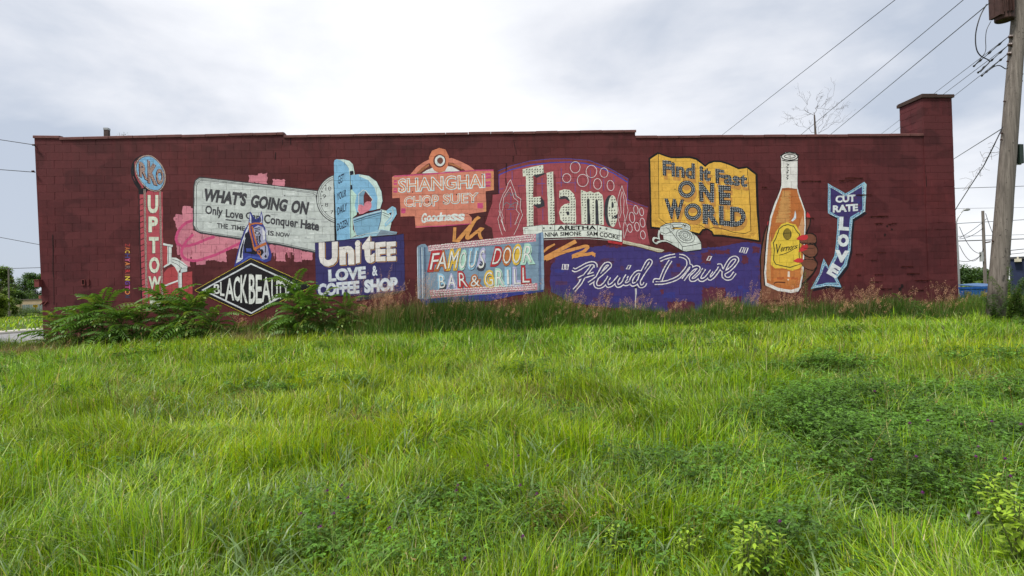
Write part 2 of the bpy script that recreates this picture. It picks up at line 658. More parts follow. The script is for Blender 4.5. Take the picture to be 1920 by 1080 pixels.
class Paint:
    """one painted motif: flat colours laid on the faces of the blocks, the joints left open"""

    def __init__(self, name, base=0, label=None, org=(0, 0), s=1.0):
        self.name = name
        self.label = label
        self.base = base
        self.org = org
        self.s = s
        self.mb = MB()
        self.subs = []
        self.tgt = self.mb
        self.R = random.Random(name)
        self.cnt = 0
        self.words = {}

    def zoom(self, ox, oy, s):
        self.org = (ox, oy)
        self.s = s
        return self

    def px(self, p):
        return (self.org[0] + p[0] / self.s, self.org[1] + p[1] / self.s)

    def sub(self, name):
        self.tgt = MB()
        self.subs.append((name, self.tgt))

    def main(self):
        self.tgt = self.mb

    def convex(self, pp, col, layer):
        """pp: convex polygon in photo pixels"""
        w = [wpt(*p) for p in pp]
        xs = [p[0] for p in w]
        zs = [p[1] for p in w]
        self.cnt += 1
        y = -(0.0008 + (self.base + layer) * LAY + (self.cnt % 13) * 2e-5)
        ym = REC - .0004 - (self.base + layer) * .00007 - (self.cnt % 13) * 5e-6
        ar = sum(w[i][0] * w[(i + 1) % len(w)][1] - w[(i + 1) % len(w)][0] * w[i][1] for i in range(len(w)))
        if abs(ar) > 1e-7:
            self.tgt.face([(p[0], ym, p[1]) for p in (w if ar > 0 else w[::-1])], 0, rgb_dim(col))
        c4 = col
        for ce in cell_list(min(xs), max(xs), min(zs), max(zs)):
            xa = max(ce['a0'], ce['a1']) + .0003
            xb = ce['b'] - .0003
            za, zb = ce['z0'] + .0003, ce['z1'] - .0003
            poly = w
            if min(xs) < xa: poly = clip_axis(poly, 0, xa, False)
            if len(poly) > 2 and max(xs) > xb: poly = clip_axis(poly, 0, xb, True)
            if len(poly) > 2 and min(zs) < za: poly = clip_axis(poly, 1, za, False)
            if len(poly) > 2 and max(zs) > zb: poly = clip_axis(poly, 1, zb, True)
            if len(poly) < 3: continue
            ar = 0
            for i in range(len(poly)):
                ar += poly[i][0] * poly[(i + 1) % len(poly)][1] - poly[(i + 1) % len(poly)][0] * poly[i][1]
            if abs(ar) < 1e-7: continue
            if ar < 0: poly = poly[::-1]
            self.tgt.face([(p[0], ce['y'] + y, p[1]) for p in poly], 0, c4)

    def rough(self, pts, amp, seg):
        out = []
        n = len(pts)
        for i in range(n):
            a, b = pts[i], pts[(i + 1) % n]
            d = math.hypot(b[0] - a[0], b[1] - a[1])
            k = max(1, int(d / seg))
            for j in range(k):
                t = j / k
                out.append((a[0] + (b[0] - a[0]) * t + self.R.uniform(-amp, amp), a[1] + (b[1] - a[1]) * t + self.R.uniform(-amp, amp)))
        return out

    def poly(self, pts, col, layer, amp=0.35, seg=9, holes=(), smooth=False):
        """pts in local zoom units"""
        if smooth: pts = catmull(pts, 5, True)
        P_ = self.rough([self.px(p) for p in pts], amp, seg)
        loops = [[Vector((x, y, 0)) for x, y in P_]]
        flat = list(P_)
        for h in holes:
            H = self.rough([self.px(p) for p in h], amp * .6, seg)
            loops.append([Vector((x, y, 0)) for x, y in H])
            flat += H
        c = rgb(col)
        for t in tessellate_polygon(loops):
            self.convex([flat[i] for i in t], c, layer)

    def rect(self, x0, y0, x1, y1, col, layer, amp=0.5, seg=6):
        self.poly([(x0, y0), (x1, y0), (x1, y1), (x0, y1)], col, layer, amp, seg)

    def stroke(self, pts, w, col, layer, smooth=False, closed=False, dash=None, taper=False, amp=0.12):
        """w in local units"""
        if smooth: pts = catmull(pts, 6, closed)
        if closed: pts = list(pts) + [pts[0]]
        P_ = [self.px(p) for p in pts]
        P_ = [(x + self.R.uniform(-amp, amp), y + self.R.uniform(-amp, amp)) for x, y in P_]
        c = rgb(col)
        hw = w / self.s / 2
        L, Rr = [], []
        n = len(P_)
        for i in range(n):
            a = P_[max(i - 1, 0)]
            b = P_[min(i + 1, n - 1)]
            if closed and i in (0, n - 1):
                a, b = P_[-2], P_[1]
            dx, dy = b[0] - a[0], b[1] - a[1]
            d = math.hypot(dx, dy) or 1
            # mitre
            k = 1.0
            if 0 < i < n - 1:
                e1 = (P_[i][0] - a[0], P_[i][1] - a[1])
                l1 = math.hypot(*e1) or 1
                cs = abs((e1[0] * dx + e1[1] * dy) / (l1 * d))
                k = 1 / max(cs, 0.55)
            h = hw * k * (1 if not taper else (0.25 + 0.75 * math.sin(math.pi * (i + .5) / n)))
            h *= self.R.uniform(0.92, 1.08)
            nx, ny = -dy / d * h, dx / d * h
            L.append((P_[i][0] + nx, P_[i][1] + ny))
            Rr.append((P_[i][0] - nx, P_[i][1] - ny))
        for i in range(n - 1):
            if dash and (i % 2): continue
            self.convex([L[i], L[i + 1], Rr[i]], c, layer)
            self.convex([L[i + 1], Rr[i + 1], Rr[i]], c, layer)

    def dashes(self, pts, w, col, layer, on=10, off=6):
        for i in range(len(pts) - 1):
            a, b = pts[i], pts[i + 1]
            d = math.hypot(b[0] - a[0], b[1] - a[1])
            t = 0
            while t < d:
                t2 = min(d, t + on)
                self.stroke([(a[0] + (b[0] - a[0]) * t / d, a[1] + (b[1] - a[1]) * t / d), (a[0] + (b[0] - a[0]) * t2 / d, a[1] + (b[1] - a[1]) * t2 / d)], w, col, layer)
                t += on + off

    def ell(self, cx, cy, rx, ry, col, layer, rot=0, n=28, a0=0, a1=360):
        pts = ellp(cx, cy, rx, ry, rot, n, a0, a1)
        self.poly(pts, col, layer, 0.15, 50)

    def ring(self, cx, cy, rx, ry, w, col, layer, rot=0, n=30):
        self.stroke(ellp(cx, cy, rx, ry, rot, n), w, col, layer, closed=True)

    def dot(self, cx, cy, r, col, layer, n=6):
        x, y = self.px((cx, cy))
        r = r / self.s
        self.convex([(x + r * math.cos(2 * math.pi * k / n), y + r * math.sin(2 * math.pi * k / n)) for k in range(n)], rgb(col), layer)

    def bulbs(self, pts, gap, r, col, layer, closed=False, jit=0.0):
        if closed: pts = list(pts) + [pts[0]]
        acc = 0
        for i in range(len(pts) - 1):
            a, b = pts[i], pts[i + 1]
            d = math.hypot(b[0] - a[0], b[1] - a[1])
            while acc < d:
                t = acc / d
                self.dot(a[0] + (b[0] - a[0]) * t + self.R.uniform(-jit, jit), a[1] + (b[1] - a[1]) * t + self.R.uniform(-jit, jit), r, col, layer)
                acc += gap
            acc -= d

    def text(self, s, quad, col, layer, off=0.0, amp=0.18, shift=(0, 0), dots=None, pad=None):
        """text stretched into quad tl,tr,br,bl (local units)"""
        V, T = text_geo(s, off)
        V0, _ = text_geo(s, 0.0)
        mn, mx = V0.min(0), V0.max(0)
        tl, tr, br, bl = [np.array(self.px((q[0] + shift[0], q[1] + shift[1]))) for q in quad]
        uv = (V - mn) / (mx - mn)
        u, v = uv[:, :1], uv[:, 1:2]
        P_ = (bl * (1 - u) + br * u) * (1 - v) + (tl * (1 - u) + tr * u) * v
        if amp:
            P_ = P_ + np.array([[self.R.uniform(-amp, amp), self.R.uniform(-amp, amp)] for _ in range(len(P_))])
        keep = self.tgt
        if self.subs and self.tgt is self.subs[-1][1] and self.subs[-1][0].startswith('lettering'):
            key = (s, int(quad[0][0] / 30), int(quad[0][1] / 30))
            if key not in self.words:
                self.words[key] = MB()
            self.tgt = self.words[key]
        c = rgb(col)
        for t in T:
            self.convex([tuple(P_[i]) for i in t], c, layer)
        if dots:
            gap, r, dc = dots
            tris = np.array([[P_[i] for i in t] for t in T])
            self.fill_dots(tris, gap, r, dc, layer + 1)
        self.tgt = keep

    def fill_dots(self, tris, gap, r, dc, layer, dark=None):
        g = gap / self.s
        rr = r / self.s
        mn = tris.min((0, 1))
        mx = tris.max((0, 1))
        xs = np.arange(mn[0] + g * .45, mx[0], g)
        ys = np.arange(mn[1] + g * .45, mx[1], g)
        c = rgb(dc)
        for y in ys:
            for x in xs:
                if in_tris(tris, x, y) and in_tris(tris, x + rr, y) and in_tris(tris, x - rr, y):
                    x_, y_ = x + self.R.uniform(-.1, .1) * g, y + self.R.uniform(-.1, .1) * g
                    if dark:
                        self.convex([(x_ + rr * .5 + rr * math.cos(k * 1.05), y_ + rr * .6 + rr * math.sin(k * 1.05)) for k in range(6)], rgb(dark), layer)
                        self.convex([(x_ + .62 * rr * math.cos(k * 1.05), y_ + .62 * rr * math.sin(k * 1.05)) for k in range(6)], c, layer + 1)
                    else:
                        self.convex([(x_ + rr * math.cos(k * 1.05), y_ + rr * math.sin(k * 1.05)) for k in range(6)], c, layer)

    def poly_tris(self, pts, holes=()):
        loops = [[Vector((*self.px(p), 0)) for p in pts]] + [[Vector((*self.px(p), 0)) for p in h] for h in holes]
        flat = [(v.x, v.y) for l in loops for v in l]
        return np.array([[flat[i] for i in t] for t in tessellate_polygon(loops)])

    def done(self):
        o = self.mb.build(self.name, M_PAINT) if self.mb.f else None
        if o is not None:
            under(o)
            if self.label: o['label'] = self.label
        for n, mb in self.subs + [('lettering', m_) for m_ in self.words.values()]:
            if mb.f:
                q = mb.build(n, M_PAINT)
                q.parent = o
        return o


def in_tris(tris, x, y):
    a, b, c = tris[:, 0], tris[:, 1], tris[:, 2]
    d1 = (x - b[:, 0]) * (a[:, 1] - b[:, 1]) - (a[:, 0] - b[:, 0]) * (y - b[:, 1])
    d2 = (x - c[:, 0]) * (b[:, 1] - c[:, 1]) - (b[:, 0] - c[:, 0]) * (y - c[:, 1])
    d3 = (x - a[:, 0]) * (c[:, 1] - a[:, 1]) - (c[:, 0] - a[:, 0]) * (y - a[:, 1])
    neg = (d1 < 0) | (d2 < 0) | (d3 < 0)
    po = (d1 > 0) | (d2 > 0) | (d3 > 0)
    return bool((~(neg & po)).any())


def ellp(cx, cy, rx, ry, rot=0, n=28, a0=0, a1=360):
    o = []
    full = (a1 - a0) >= 360
    for k in range(n if full else n + 1):
        g = math.radians(a0 + (a1 - a0) * k / n)
        x, y = rx * math.cos(g), ry * math.sin(g)
        c, s_ = math.cos(math.radians(rot)), math.sin(math.radians(rot))
        o.append((cx + x * c - y * s_, cy + x * s_ + y * c))
    return o


def catmull(pts, k=6, closed=False):
    n = len(pts)
    out = []
    rngi = range(n) if closed else range(n - 1)
    for i in rngi:
        p0 = pts[(i - 1) % n] if closed else pts[max(i - 1, 0)]
        p1 = pts[i]
        p2 = pts[(i + 1) % n]
        p3 = pts[(i + 2) % n] if closed else pts[min(i + 2, n - 1)]
        for j in range(k):
            t = j / k
            out.append(tuple(0.5 * (2 * p1[a] + (-p0[a] + p2[a]) * t + (2 * p0[a] - 5 * p1[a] + 4 * p2[a] - p3[a]) * t * t + (-p0[a] + 3 * p1[a] - 3 * p2[a] + p3[a]) * t ** 3) for a in (0, 1)))
    if not closed: out.append(tuple(pts[-1]))
    return out


PK = 0.81


def rgb_dim(c):
    return (c[0], c[1], c[2], 1)


def rgb(c):
    def f(v):
        v = v / 255
        v = v / 12.92 if v <= 0.04045 else ((v + 0.055) / 1.055) ** 2.4
        return v / PK
    q = [f(v) for v in c]
    g_ = (q[0] + q[1] + q[2]) / 3
    q = [v * .90 + g_ * .10 for v in q]
    k = min(1.0, 0.8 / max(q))
    return (q[0] * k, q[1] * k, q[2] * k, 1)


_tg = {}


def text_geo(s, off):
    k = (s, round(off, 4))
    if k in _tg: return _tg[k]
    cu_ = bpy.data.curves.new('t', 'FONT')
    cu_.body = s
    cu_.offset = off
    cu_.resolution_u = 3
    cu_.fill_mode = 'FRONT' if hasattr(cu_, 'fill_mode') else cu_.fill_mode
    ob = bpy.data.objects.new('t', cu_)
    me = ob.to_mesh()
    me.calc_loop_triangles()
    V = np.array([(v.co.x, v.co.y) for v in me.vertices])
    T = [tuple(t.vertices) for t in me.loop_triangles]
    ob.to_mesh_clear()
    bpy.data.objects.remove(ob)
    bpy.data.curves.remove(cu_)
    _tg[k] = (V, T)
    return _tg[k]


def Q(x0, y0, x1, y1):
    return [(x0, y0), (x1, y0), (x1, y1), (x0, y1)]

# ------------------------------------------------------------------ the mural (flat paint on the blocks)
PINK, MAG = (196, 116, 134), (188, 58, 112)
WHT, CREAM, BLK = (196, 200, 200), (198, 203, 186), (16, 16, 20)
MUR = (92, 32, 38)


def mural():
    # -- theatre tower sign with round top
    p = Paint('painted_tower_sign', 2, 'tall pink and blue bulb-lined theatre tower sign painted at the left').zoom(40, 230, 2.453)
    p.poly([(541, 310), (650, 318), (655, 870), (556, 872)], (168, 62, 76), 0)
    p.zoom(230, 270, 6.75)
    p.poly([(235, 140), (165, 185), (120, 250), (104, 330), (112, 420), (150, 510), (198, 575), (205, 640), (290, 640), (330, 560), (340, 200)], (20, 16, 26), 1, smooth=False)
    p.poly([(225, 160), (150, 230), (128, 330), (135, 420), (175, 500), (230, 560), (270, 560), (210, 430), (175, 300)], (160, 62, 74), 2)
    p.poly([(150, 210), (128, 290), (132, 400), (172, 500), (212, 560), (245, 548), (195, 470), (160, 400), (146, 300)], (14, 12, 20), 3)
    ring = [(150, 300), (172, 215), (228, 158), (300, 135), (370, 146), (440, 195), (505, 270), (545, 360), (550, 460), (525, 545), (470, 600), (400, 605), (325, 578), (250, 512), (185, 420)]
    p.poly(ring, (96, 48, 40), 4, smooth=True)
    inn = [(350 + (x - 350) * .87, 372 + (y - 372) * .9) for x, y in ring]
    p.poly(inn, (104, 158, 198), 5, smooth=True)
    rim = [(350 + (x - 350) * .935, 372 + (y - 372) * .95) for x, y in ring]
    p.sub('painted_bulbs')
    p.bulbs(catmull(rim, 4, True), 16, 5.5, (214, 206, 196), 6, closed=True, jit=1)
    for k in range(70):
        g = p.R.uniform(0, 6.28)
        q = p.R.uniform(.62, .86)
        x, y = 350 + 190 * q * math.cos(g), 372 + 215 * q * math.sin(g)
        if abs(x - 350) < 165 and abs(y - 372) < 190:
            p.stroke([(x, y), (x + p.R.uniform(-16, 16), y + p.R.uniform(-14, 14))], 5, p.R.choice([(150, 170, 190), (70, 90, 120), (176, 190, 205)]), 6)
    p.sub('lettering')
    for ch, q in (('R', [(215, 232), (292, 262), (308, 445), (222, 400)]), ('K', [(325, 222), (420, 285), (425, 508), (328, 475)]), ('O', [(428, 318), (515, 330), (515, 500), (432, 498)])):
        p.text(ch, q, (40, 24, 30), 7, 0.05, shift=(-6, 6))
        p.text(ch, q, (112, 58, 44), 8, 0.05, dots=(12.5, 4.2, (206, 198, 190)))
    p.zoom(40, 230, 2.453)
    p.main()
    p.stroke([(541, 305), (546, 560), (556, 872)], 5, BLK, 2)
    for k in range(20):
        y = 352 + k * 26.5
        x = 543 + (y - 310) * .023
        p.stroke([(x, y + 2), (x + 15, y - 5)], 3.2, BLK, 2)
    p.sub('painted_bulbs')
    for xa, xb, xc in ((567, 570, 578), (638, 641, 649)):
        p.main()
        p.stroke([(xa, 312), (xb, 500), (xc, 872)], 11, (104, 46, 48), 2)
        p.tgt = p.subs[-1][1]
        for k in range(135):
            y = 308 + k * 4.15
            x = xa + (xc - xa) * (y - 312) / 560
            for d in (-2.6, 2.6):
                p.dot(x + d + p.R.uniform(-.4, .4), y + p.R.uniform(-.5, .5), 1.35, (218, 214, 204), 3)
    p.sub('lettering')
    for ch, q in (('U', Q(585, 338, 627, 412)), ('P', Q(589, 436, 625, 500)), ('T', Q(590, 530, 629, 596)), ('O', Q(591, 622, 633, 688)), ('W', Q(588, 710, 640, 762)), ('N', Q(595, 800, 641, 858))):
        p.text(ch, q, (40, 40, 46), 3, 0.045, shift=(-2, 2))
        p.text(ch, q, CREAM, 4, 0.045)
    p.done()

    # -- artist's signature, rotated letters
    p = Paint('painted_signature', 2, 'tiny rainbow coloured letters of the signature painted down the wall').zoom(60, 440, 6.75)
    s = 'ZACHYARRINGTON'
    cs = [(150, 40, 45), (190, 100, 40), (200, 160, 40), (60, 60, 120), (190, 80, 130), (205, 120, 50), (100, 80, 85), (180, 40, 45), (130, 70, 50), (215, 190, 40), (90, 50, 140), (190, 60, 140), (220, 130, 60), (40, 60, 90)]
    ys = [115, 160, 200, 242, 300, 350, 396, 445, 490, 530, 585, 640, 695, 765, 805]
    for i, ch in enumerate(s):
        y0, y1 = ys[i], ys[i + 1] - 9
        if i == 8: y0, y1 = y0 + 10, y1 - 8
        p.text(ch, [(1238, y0), (1238, y1), (1180, y1), (1180, y0)], cs[i], 0, 0.02, amp=0.05)
    p.done()

    # -- theatre front sketch beside the tower
    p = Paint('painted_theatre_front', 0, 'red theatre facade sketch with white columns painted right of the tower').zoom(40, 230, 2.453)
    RED = (164, 56, 62)
    p.poly([(652, 560), (676, 565), (674, 660), (655, 670)], RED, 0)
    p.poly([(655, 690), (676, 668), (705, 662), (722, 680), (722, 800), (655, 810)], RED, 0)
    p.poly([(742, 692), (786, 684), (788, 812), (742, 812)], RED, 0)
    for k in range(26):
        x, y = p.R.uniform(745, 780), p.R.uniform(690, 800)
        p.stroke([(x, y), (x + 9, y)], 1.4, (120, 36, 42), 1)
    for k in range(22):
        x, y = p.R.uniform(658, 712), p.R.uniform(700, 800)
        p.stroke([(x, y), (x + 9, y)], 1.4, (126, 40, 46), 1)
    p.poly([(650, 553), (697, 562), (695, 574), (650, 564)], WHT, 1)
    p.poly([(672, 568), (692, 571), (690, 645), (672, 650)], WHT, 1)
    p.poly([(688, 620), (712, 622), (740, 638), (765, 660), (762, 672), (735, 665), (722, 690), (738, 690), (740, 770), (724, 770), (720, 690), (706, 662), (690, 648), (655, 668), (655, 660), (686, 640)], WHT, 1)
    p.poly([(732, 668), (762, 662), (762, 684), (732, 690)], (178, 186, 190), 2)
    p.poly([(655, 748), (722, 722), (722, 730), (655, 757)], WHT, 2)
    for a in ([(650, 564), (695, 573)], [(677, 570), (676, 648)], [(690, 640), (718, 652), (740, 672)], [(694, 628), (722, 636), (750, 655), (765, 662)], [(655, 669), (690, 650)], [(724, 692), (725, 770)]):
        p.stroke(a, 2, (40, 40, 48), 3)
    p.done()

    # -- pink brush patch with magenta scribble
    p = Paint('painted_pink_patch', 0, 'rough pink brush patches with a magenta scribble behind the white sign').zoom(310, 290, 5.142)
    for (x0, y0, x1, y1) in ((165, 495, 250, 780), (98, 575, 168, 700), (80, 600, 110, 640), (112, 660, 262, 962), (150, 950, 242, 1078), (250, 730, 412, 1020), (300, 1010, 386, 1060), (240, 520, 268, 800), (400, 770, 502, 1018), (495, 790, 590, 1030), (585, 790, 735, 905), (805, 203, 902, 268), (896, 180, 982, 285), (1035, 238, 1152, 305), (1000, 870, 1162, 945), (1066, 935, 1160, 1028), (1150, 890, 1232, 945), (1240, 905, 1312, 1030), (1312, 935, 1420, 1012)):
        p.rect(x0, y0, x1, y1, PINK if p.R.random() < .7 else (182, 104, 124), 0 if p.R.random() < .5 else 1, amp=1.2, seg=2.5)
    for k in range(60):
        x, y = p.R.choice([(p.R.uniform(120, 600), p.R.uniform(700, 960)), (p.R.uniform(1000, 1250), p.R.uniform(880, 940))])
        p.stroke([(x, y), (x, y + p.R.uniform(20, 70))], p.R.uniform(3, 9), p.R.choice([(206, 134, 150), (172, 92, 112), (160, 82, 100)]), 2)
    for a in ([(265, 632), (205, 655), (150, 705), (112, 770), (106, 830), (140, 872), (205, 880), (300, 856), (400, 815), (475, 790)], [(268, 770), (205, 835), (162, 905), (160, 965), (205, 1010), (300, 1020), (400, 992), (520, 950), (640, 890), (725, 850)]):
        p.stroke(a, 26, MAG, 3, smooth=True, amp=.5)
    p.done()

    # -- long white sign
    p = Paint('painted_white_sign', 4, 'long tilted white sign with dark slogans painted on the wall').zoom(310, 290, 5.142)
    D = (62, 62, 68)
    o = [(272, 300), (285, 245), (330, 213), (420, 222), (900, 276), (1462, 342), (1632, 360), (1632, 880), (1445, 950), (1100, 876), (700, 818), (340, 762), (285, 735), (265, 680)]
    p.poly(o, (58, 56, 62), 0, amp=.25)
    o2 = [(282, 302), (294, 253), (332, 225), (420, 232), (900, 286), (1462, 352), (1632, 372), (1632, 872), (1445, 936), (1100, 862), (700, 804), (345, 748), (295, 725), (276, 676)]
    p.poly(o2, (180, 186, 186), 1, amp=.25)
    for i in range(150):
        x, y = p.R.uniform(320, 1560), 0
        y = p.R.uniform(255 + (x - 320) * .11, 725 + (x - 320) * .12)
        w = p.R.uniform(20, 90)
        p.stroke([(x, y), (x + w, y + p.R.uniform(-4, 8))], p.R.uniform(6, 20), p.R.choice([(190, 195, 195), (170, 176, 177), (197, 202, 203), (163, 168, 170)]), 2, amp=.3)
    p.stroke([(290, 300), (302, 258), (335, 235), (425, 243), (900, 296), (1440, 362), (1462, 372)], 4, D, 3)
    p.stroke([(298, 690), (300, 305), (315, 268), (342, 246), (430, 254), (900, 306), (1420, 372), (1452, 392), (1462, 480)], 4.5, D, 3)
    p.stroke([(298, 690), (320, 732), (400, 748), (700, 792), (1100, 850), (1445, 925)], 5, D, 3)
    p.stroke([(284, 690), (310, 740), (400, 758), (700, 802), (1100, 860), (1445, 936)], 4, D, 3)
    p.sub('lettering')
    T = p.text
    T("WHAT'S", [(388, 330), (787, 378), (768, 492), (368, 438)], D, 4, .055)
    T('GOING', [(842, 392), (1180, 440), (1160, 545), (822, 500)], D, 4, .055)
    T('ON', [(1232, 445), (1384, 464), (1362, 572), (1212, 552)], D, 4, .055)
    T('Only', [(390, 490), (554, 512), (545, 612), (385, 592)], D, 4, .03)
    T('Love', [(588, 528), (748, 545), (745, 622), (585, 602)], D, 4, .03)
    T('Can', [(780, 553), (915, 572), (910, 636), (776, 616)], D, 4, .03)
    T('Conquer', [(957, 575), (1280, 618), (1274, 728), (950, 685)], D, 4, .03)
    T('Hate', [(1312, 628), (1482, 650), (1476, 732), (1306, 706)], D, 4, .045)
    p.stroke([(580, 625), (735, 645)], 11, D, 4)
    T('THE', [(500, 660), (604, 672), (602, 716), (502, 702)], D, 4, .03)
    T('TIME', [(634, 677), (768, 694), (766, 736), (632, 716)], D, 4, .03)
    T('IS', [(994, 732), (1046, 738), (1043, 781), (991, 774)], D, 4, .03)
    T('NOW', [(1072, 744), (1200, 760), (1196, 799), (1068, 785)], D, 4, .03)
    p.done()

    # -- clock face
    p = Paint('painted_clock', 10, 'half hidden grey clock face painted left of the blue panel').zoom(310, 290, 5.142)
    cx, cy = 1697, 425

    def arc(r, n=26):
        a = math.degrees(math.acos(65 / r))
        return [(cx + r * math.cos(math.radians(180 + t)), cy + r * math.sin(math.radians(180 + t))) for t in np.linspace(-a, a, n)]
    p.poly(arc(242), (50, 50, 56), 0, .1, 50)
    p.poly(arc(234), (186, 192, 192), 1, .1, 50)
    p.stroke(arc(222), 4, D, 2)
    p.stroke(arc(205), 4, D, 2)
    for a in (200, 180, 160, 140, 220):
        g = math.radians(a)
        p.stroke([(cx + 204 * math.cos(g), cy + 204 * math.sin(g)), (cx + 188 * math.cos(g), cy + 188 * math.sin(g))], 7, BLK, 2)
    p.sub('lettering')
    for s_, q in (('10', Q(1545, 308, 1600, 347)), ('9', Q(1516, 382, 1550, 421)), ('8', Q(1538, 464, 1572, 501)), ('7', Q(1594, 535, 1620, 570))):
        p.text(s_, q, D, 3, -.004)
    p.done()

    # -- coffee panel, handle, cup, heart
    p = Paint('painted_coffee_cup', 13, 'pale blue painted panel with a cup, a looped handle and a pink heart').zoom(580, 280, 3.724)
    LB, PALE, MINT = (116, 170, 208), (186, 208, 206), (172, 204, 194)
    p.poly([(168, 180), (178, 175), (192, 640), (176, 640)], BLK, 0)
    p.poly([(172, 95), (178, 76), (190, 70), (215, 73), (250, 98), (275, 132), (284, 182), (286, 625), (193, 636), (173, 200)], LB, 1)
    p.poly([(190, 70), (240, 72), (280, 82), (305, 105), (318, 180), (282, 180), (275, 132), (250, 98), (215, 74)], PALE, 2)
    p.poly([(283, 153), (308, 150), (311, 176), (284, 182)], (20, 26, 44), 3)
    p.poly([(284, 180), (328, 180), (332, 455), (300, 480), (305, 560), (330, 600), (284, 622)], MINT, 2)
    p.poly([(285, 180), (350, 174), (420, 188), (470, 225), (505, 295), (512, 360), (495, 412), (440, 425), (330, 440), (318, 390), (330, 320), (300, 285), (292, 240)], LB, 3)
    p.poly([(350, 174), (420, 188), (470, 225), (505, 295), (512, 360), (495, 412), (470, 418), (478, 340), (455, 270), (410, 215), (345, 188)], PALE, 4)
    p.poly([(345, 312), (375, 284), (396, 290), (440, 348), (428, 372), (434, 400), (350, 420), (346, 400)], (110, 150, 180), 5)
    p.poly([(378, 325), (392, 294), (440, 350), (424, 378), (380, 390)], MUR, 6)
    p.stroke([(346, 400), (345, 312), (375, 284), (396, 290), (442, 350), (428, 374)], 4, WHT, 6)
    p.stroke([(420, 188), (470, 225), (505, 295), (512, 360), (497, 408)], 3, (36, 44, 70), 5)
    p.poly([(287, 250), (298, 250), (302, 280), (288, 283)], (20, 26, 44), 4)
    p.stroke([(287, 180), (289, 622)], 3.5, (30, 36, 60), 3)
    p.poly([(342, 395), (355, 386), (372, 388), (382, 396), (386, 376), (405, 364), (428, 368), (434, 385), (428, 415), (395, 440), (355, 452), (340, 430)], (206, 118, 136), 7, smooth=True)
    p.stroke([(342, 395), (338, 425), (352, 452)], 3, WHT, 8)
    CB = (112, 160, 192)
    p.poly([(500, 420), (545, 430), (575, 470), (572, 520), (560, 572), (470, 585)], PALE, 8)
    p.poly([(535, 430), (580, 398), (605, 408), (611, 450), (580, 500), (530, 545), (525, 520), (565, 470), (575, 440), (545, 448)], (134, 184, 212), 9)
    p.stroke([(538, 520), (575, 480), (585, 440), (575, 415)], 5, WHT, 10, smooth=True)
    p.poly([(303, 482), (400, 450), (505, 422), (508, 440), (498, 500), (478, 568), (410, 592), (330, 602), (315, 565)], CB, 9)
    p.stroke([(308, 500), (400, 468), (504, 442)], 5, (32, 42, 60), 10)
    p.stroke([(306, 488), (400, 456), (504, 430)], 4, (196, 210, 214), 10)
    p.stroke([(312, 512), (400, 482), (502, 456)], 3, (32, 42, 60), 10)
    p.stroke([(303, 482), (315, 565), (330, 602)], 3, WHT, 10)
    p.stroke([(506, 422), (498, 500), (480, 566)], 4, (34, 42, 92), 10)
    p.stroke([(510, 440), (560, 460)], 4, (32, 42, 60), 10)
    p.stroke([(512, 455), (556, 476)], 3, (32, 42, 60), 10)
    p.poly([(284, 626), (380, 600), (480, 562), (506, 560), (612, 578), (608, 592), (500, 602), (400, 612), (284, 634)], (136, 178, 202), 11)
    p.poly([(500, 562), (612, 580), (606, 592), (470, 606)], (120, 138, 156), 12)
    p.stroke([(284, 622), (400, 588), (480, 580), (505, 560)], 4, (190, 208, 214), 12)
    p.sub('lettering')
    for s_, q in (('GET', [(200, 188), (242, 168), (240, 224), (202, 244)]), ('YOUR', [(193, 308), (258, 278), (256, 328), (195, 356)]), ('DAILY', [(197, 408), (264, 372), (262, 424), (198, 458)]), ('DOZEN', [(194, 520), (273, 482), (272, 536), (195, 570)])):
        p.text(s_, q, (24, 32, 56), 3, .018)
    p.done()

    # -- navy coffee shop sign
    p = Paint('painted_navy_sign', 26, 'navy blue coffee shop sign with white letters painted below the cup').zoom(580, 280, 3.724)
    p.poly([(330, 1060), (345, 1025), (600, 988), (668, 984), (600, 1012)], (58, 56, 64), 0)
    p.stroke([(345, 1048), (600, 1004)], 3, BLK, 1)
    NV = (46, 42, 98)
    p.poly([(40, 652), (300, 625), (600, 598), (660, 589), (669, 985), (350, 1022), (60, 1026), (46, 985)], NV, 1)
    p.stroke([(602, 598), (604, 990)], 3, (30, 28, 66), 2)
    p.stroke([(42, 652), (600, 600), (658, 590)], 4, (26, 24, 52), 2)
    p.sub('lettering')
    for ch, q, o in (('U', [(78, 662), (188, 656), (188, 802), (80, 808)], .06), ('n', [(222, 692), (302, 686), (302, 790), (224, 794)], .06), ('i', [(328, 648), (348, 645), (348, 782), (332, 786)], .05), ('t', [(380, 636), (446, 638), (444, 777), (386, 780)], .065), ('E', [(470, 660), (528, 654), (526, 771), (472, 774)], .055), ('E', [(546, 656), (598, 652), (598, 768), (548, 771)], .055)):
        p.text(ch, q, (196, 140, 60), 2, o, shift=(7, 6))
        p.text(ch, q, (26, 20, 40), 3, o, shift=(4, 3))
        p.text(ch, q, (214, 208, 206), 4, o)
    for s_, q, o in (('LOVE', [(138, 845), (388, 822), (390, 898), (140, 920)], .05), ('&', [(440, 818), (472, 814), (474, 878), (442, 882)], .03), ('COFFEE', [(64, 945), (345, 922), (346, 1000), (66, 1022)], .05), ('SHOP', [(388, 918), (610, 898), (611, 978), (390, 997)], .06)):
        p.text(s_, q, (108, 108, 150), 2, o + .02)
        p.text(s_, q, (204, 212, 222), 3, o)
    p.done()

    # -- horse head
    p = Paint('painted_horse_head', 13, 'blue and white horse head with orange halter painted above the black diamond').zoom(420, 390, 5.143)
    BLU, DB = (42, 50, 132), (18, 20, 38)
    p.poly([(96, 570), (112, 500), (150, 350), (195, 215), (235, 155), (250, 32), (285, 85), (312, 112), (345, 80), (362, 28), (378, 90), (374, 150), (405, 205), (408, 320), (442, 390), (462, 455), (450, 505), (400, 528), (350, 505), (265, 490)], BLU, 0)
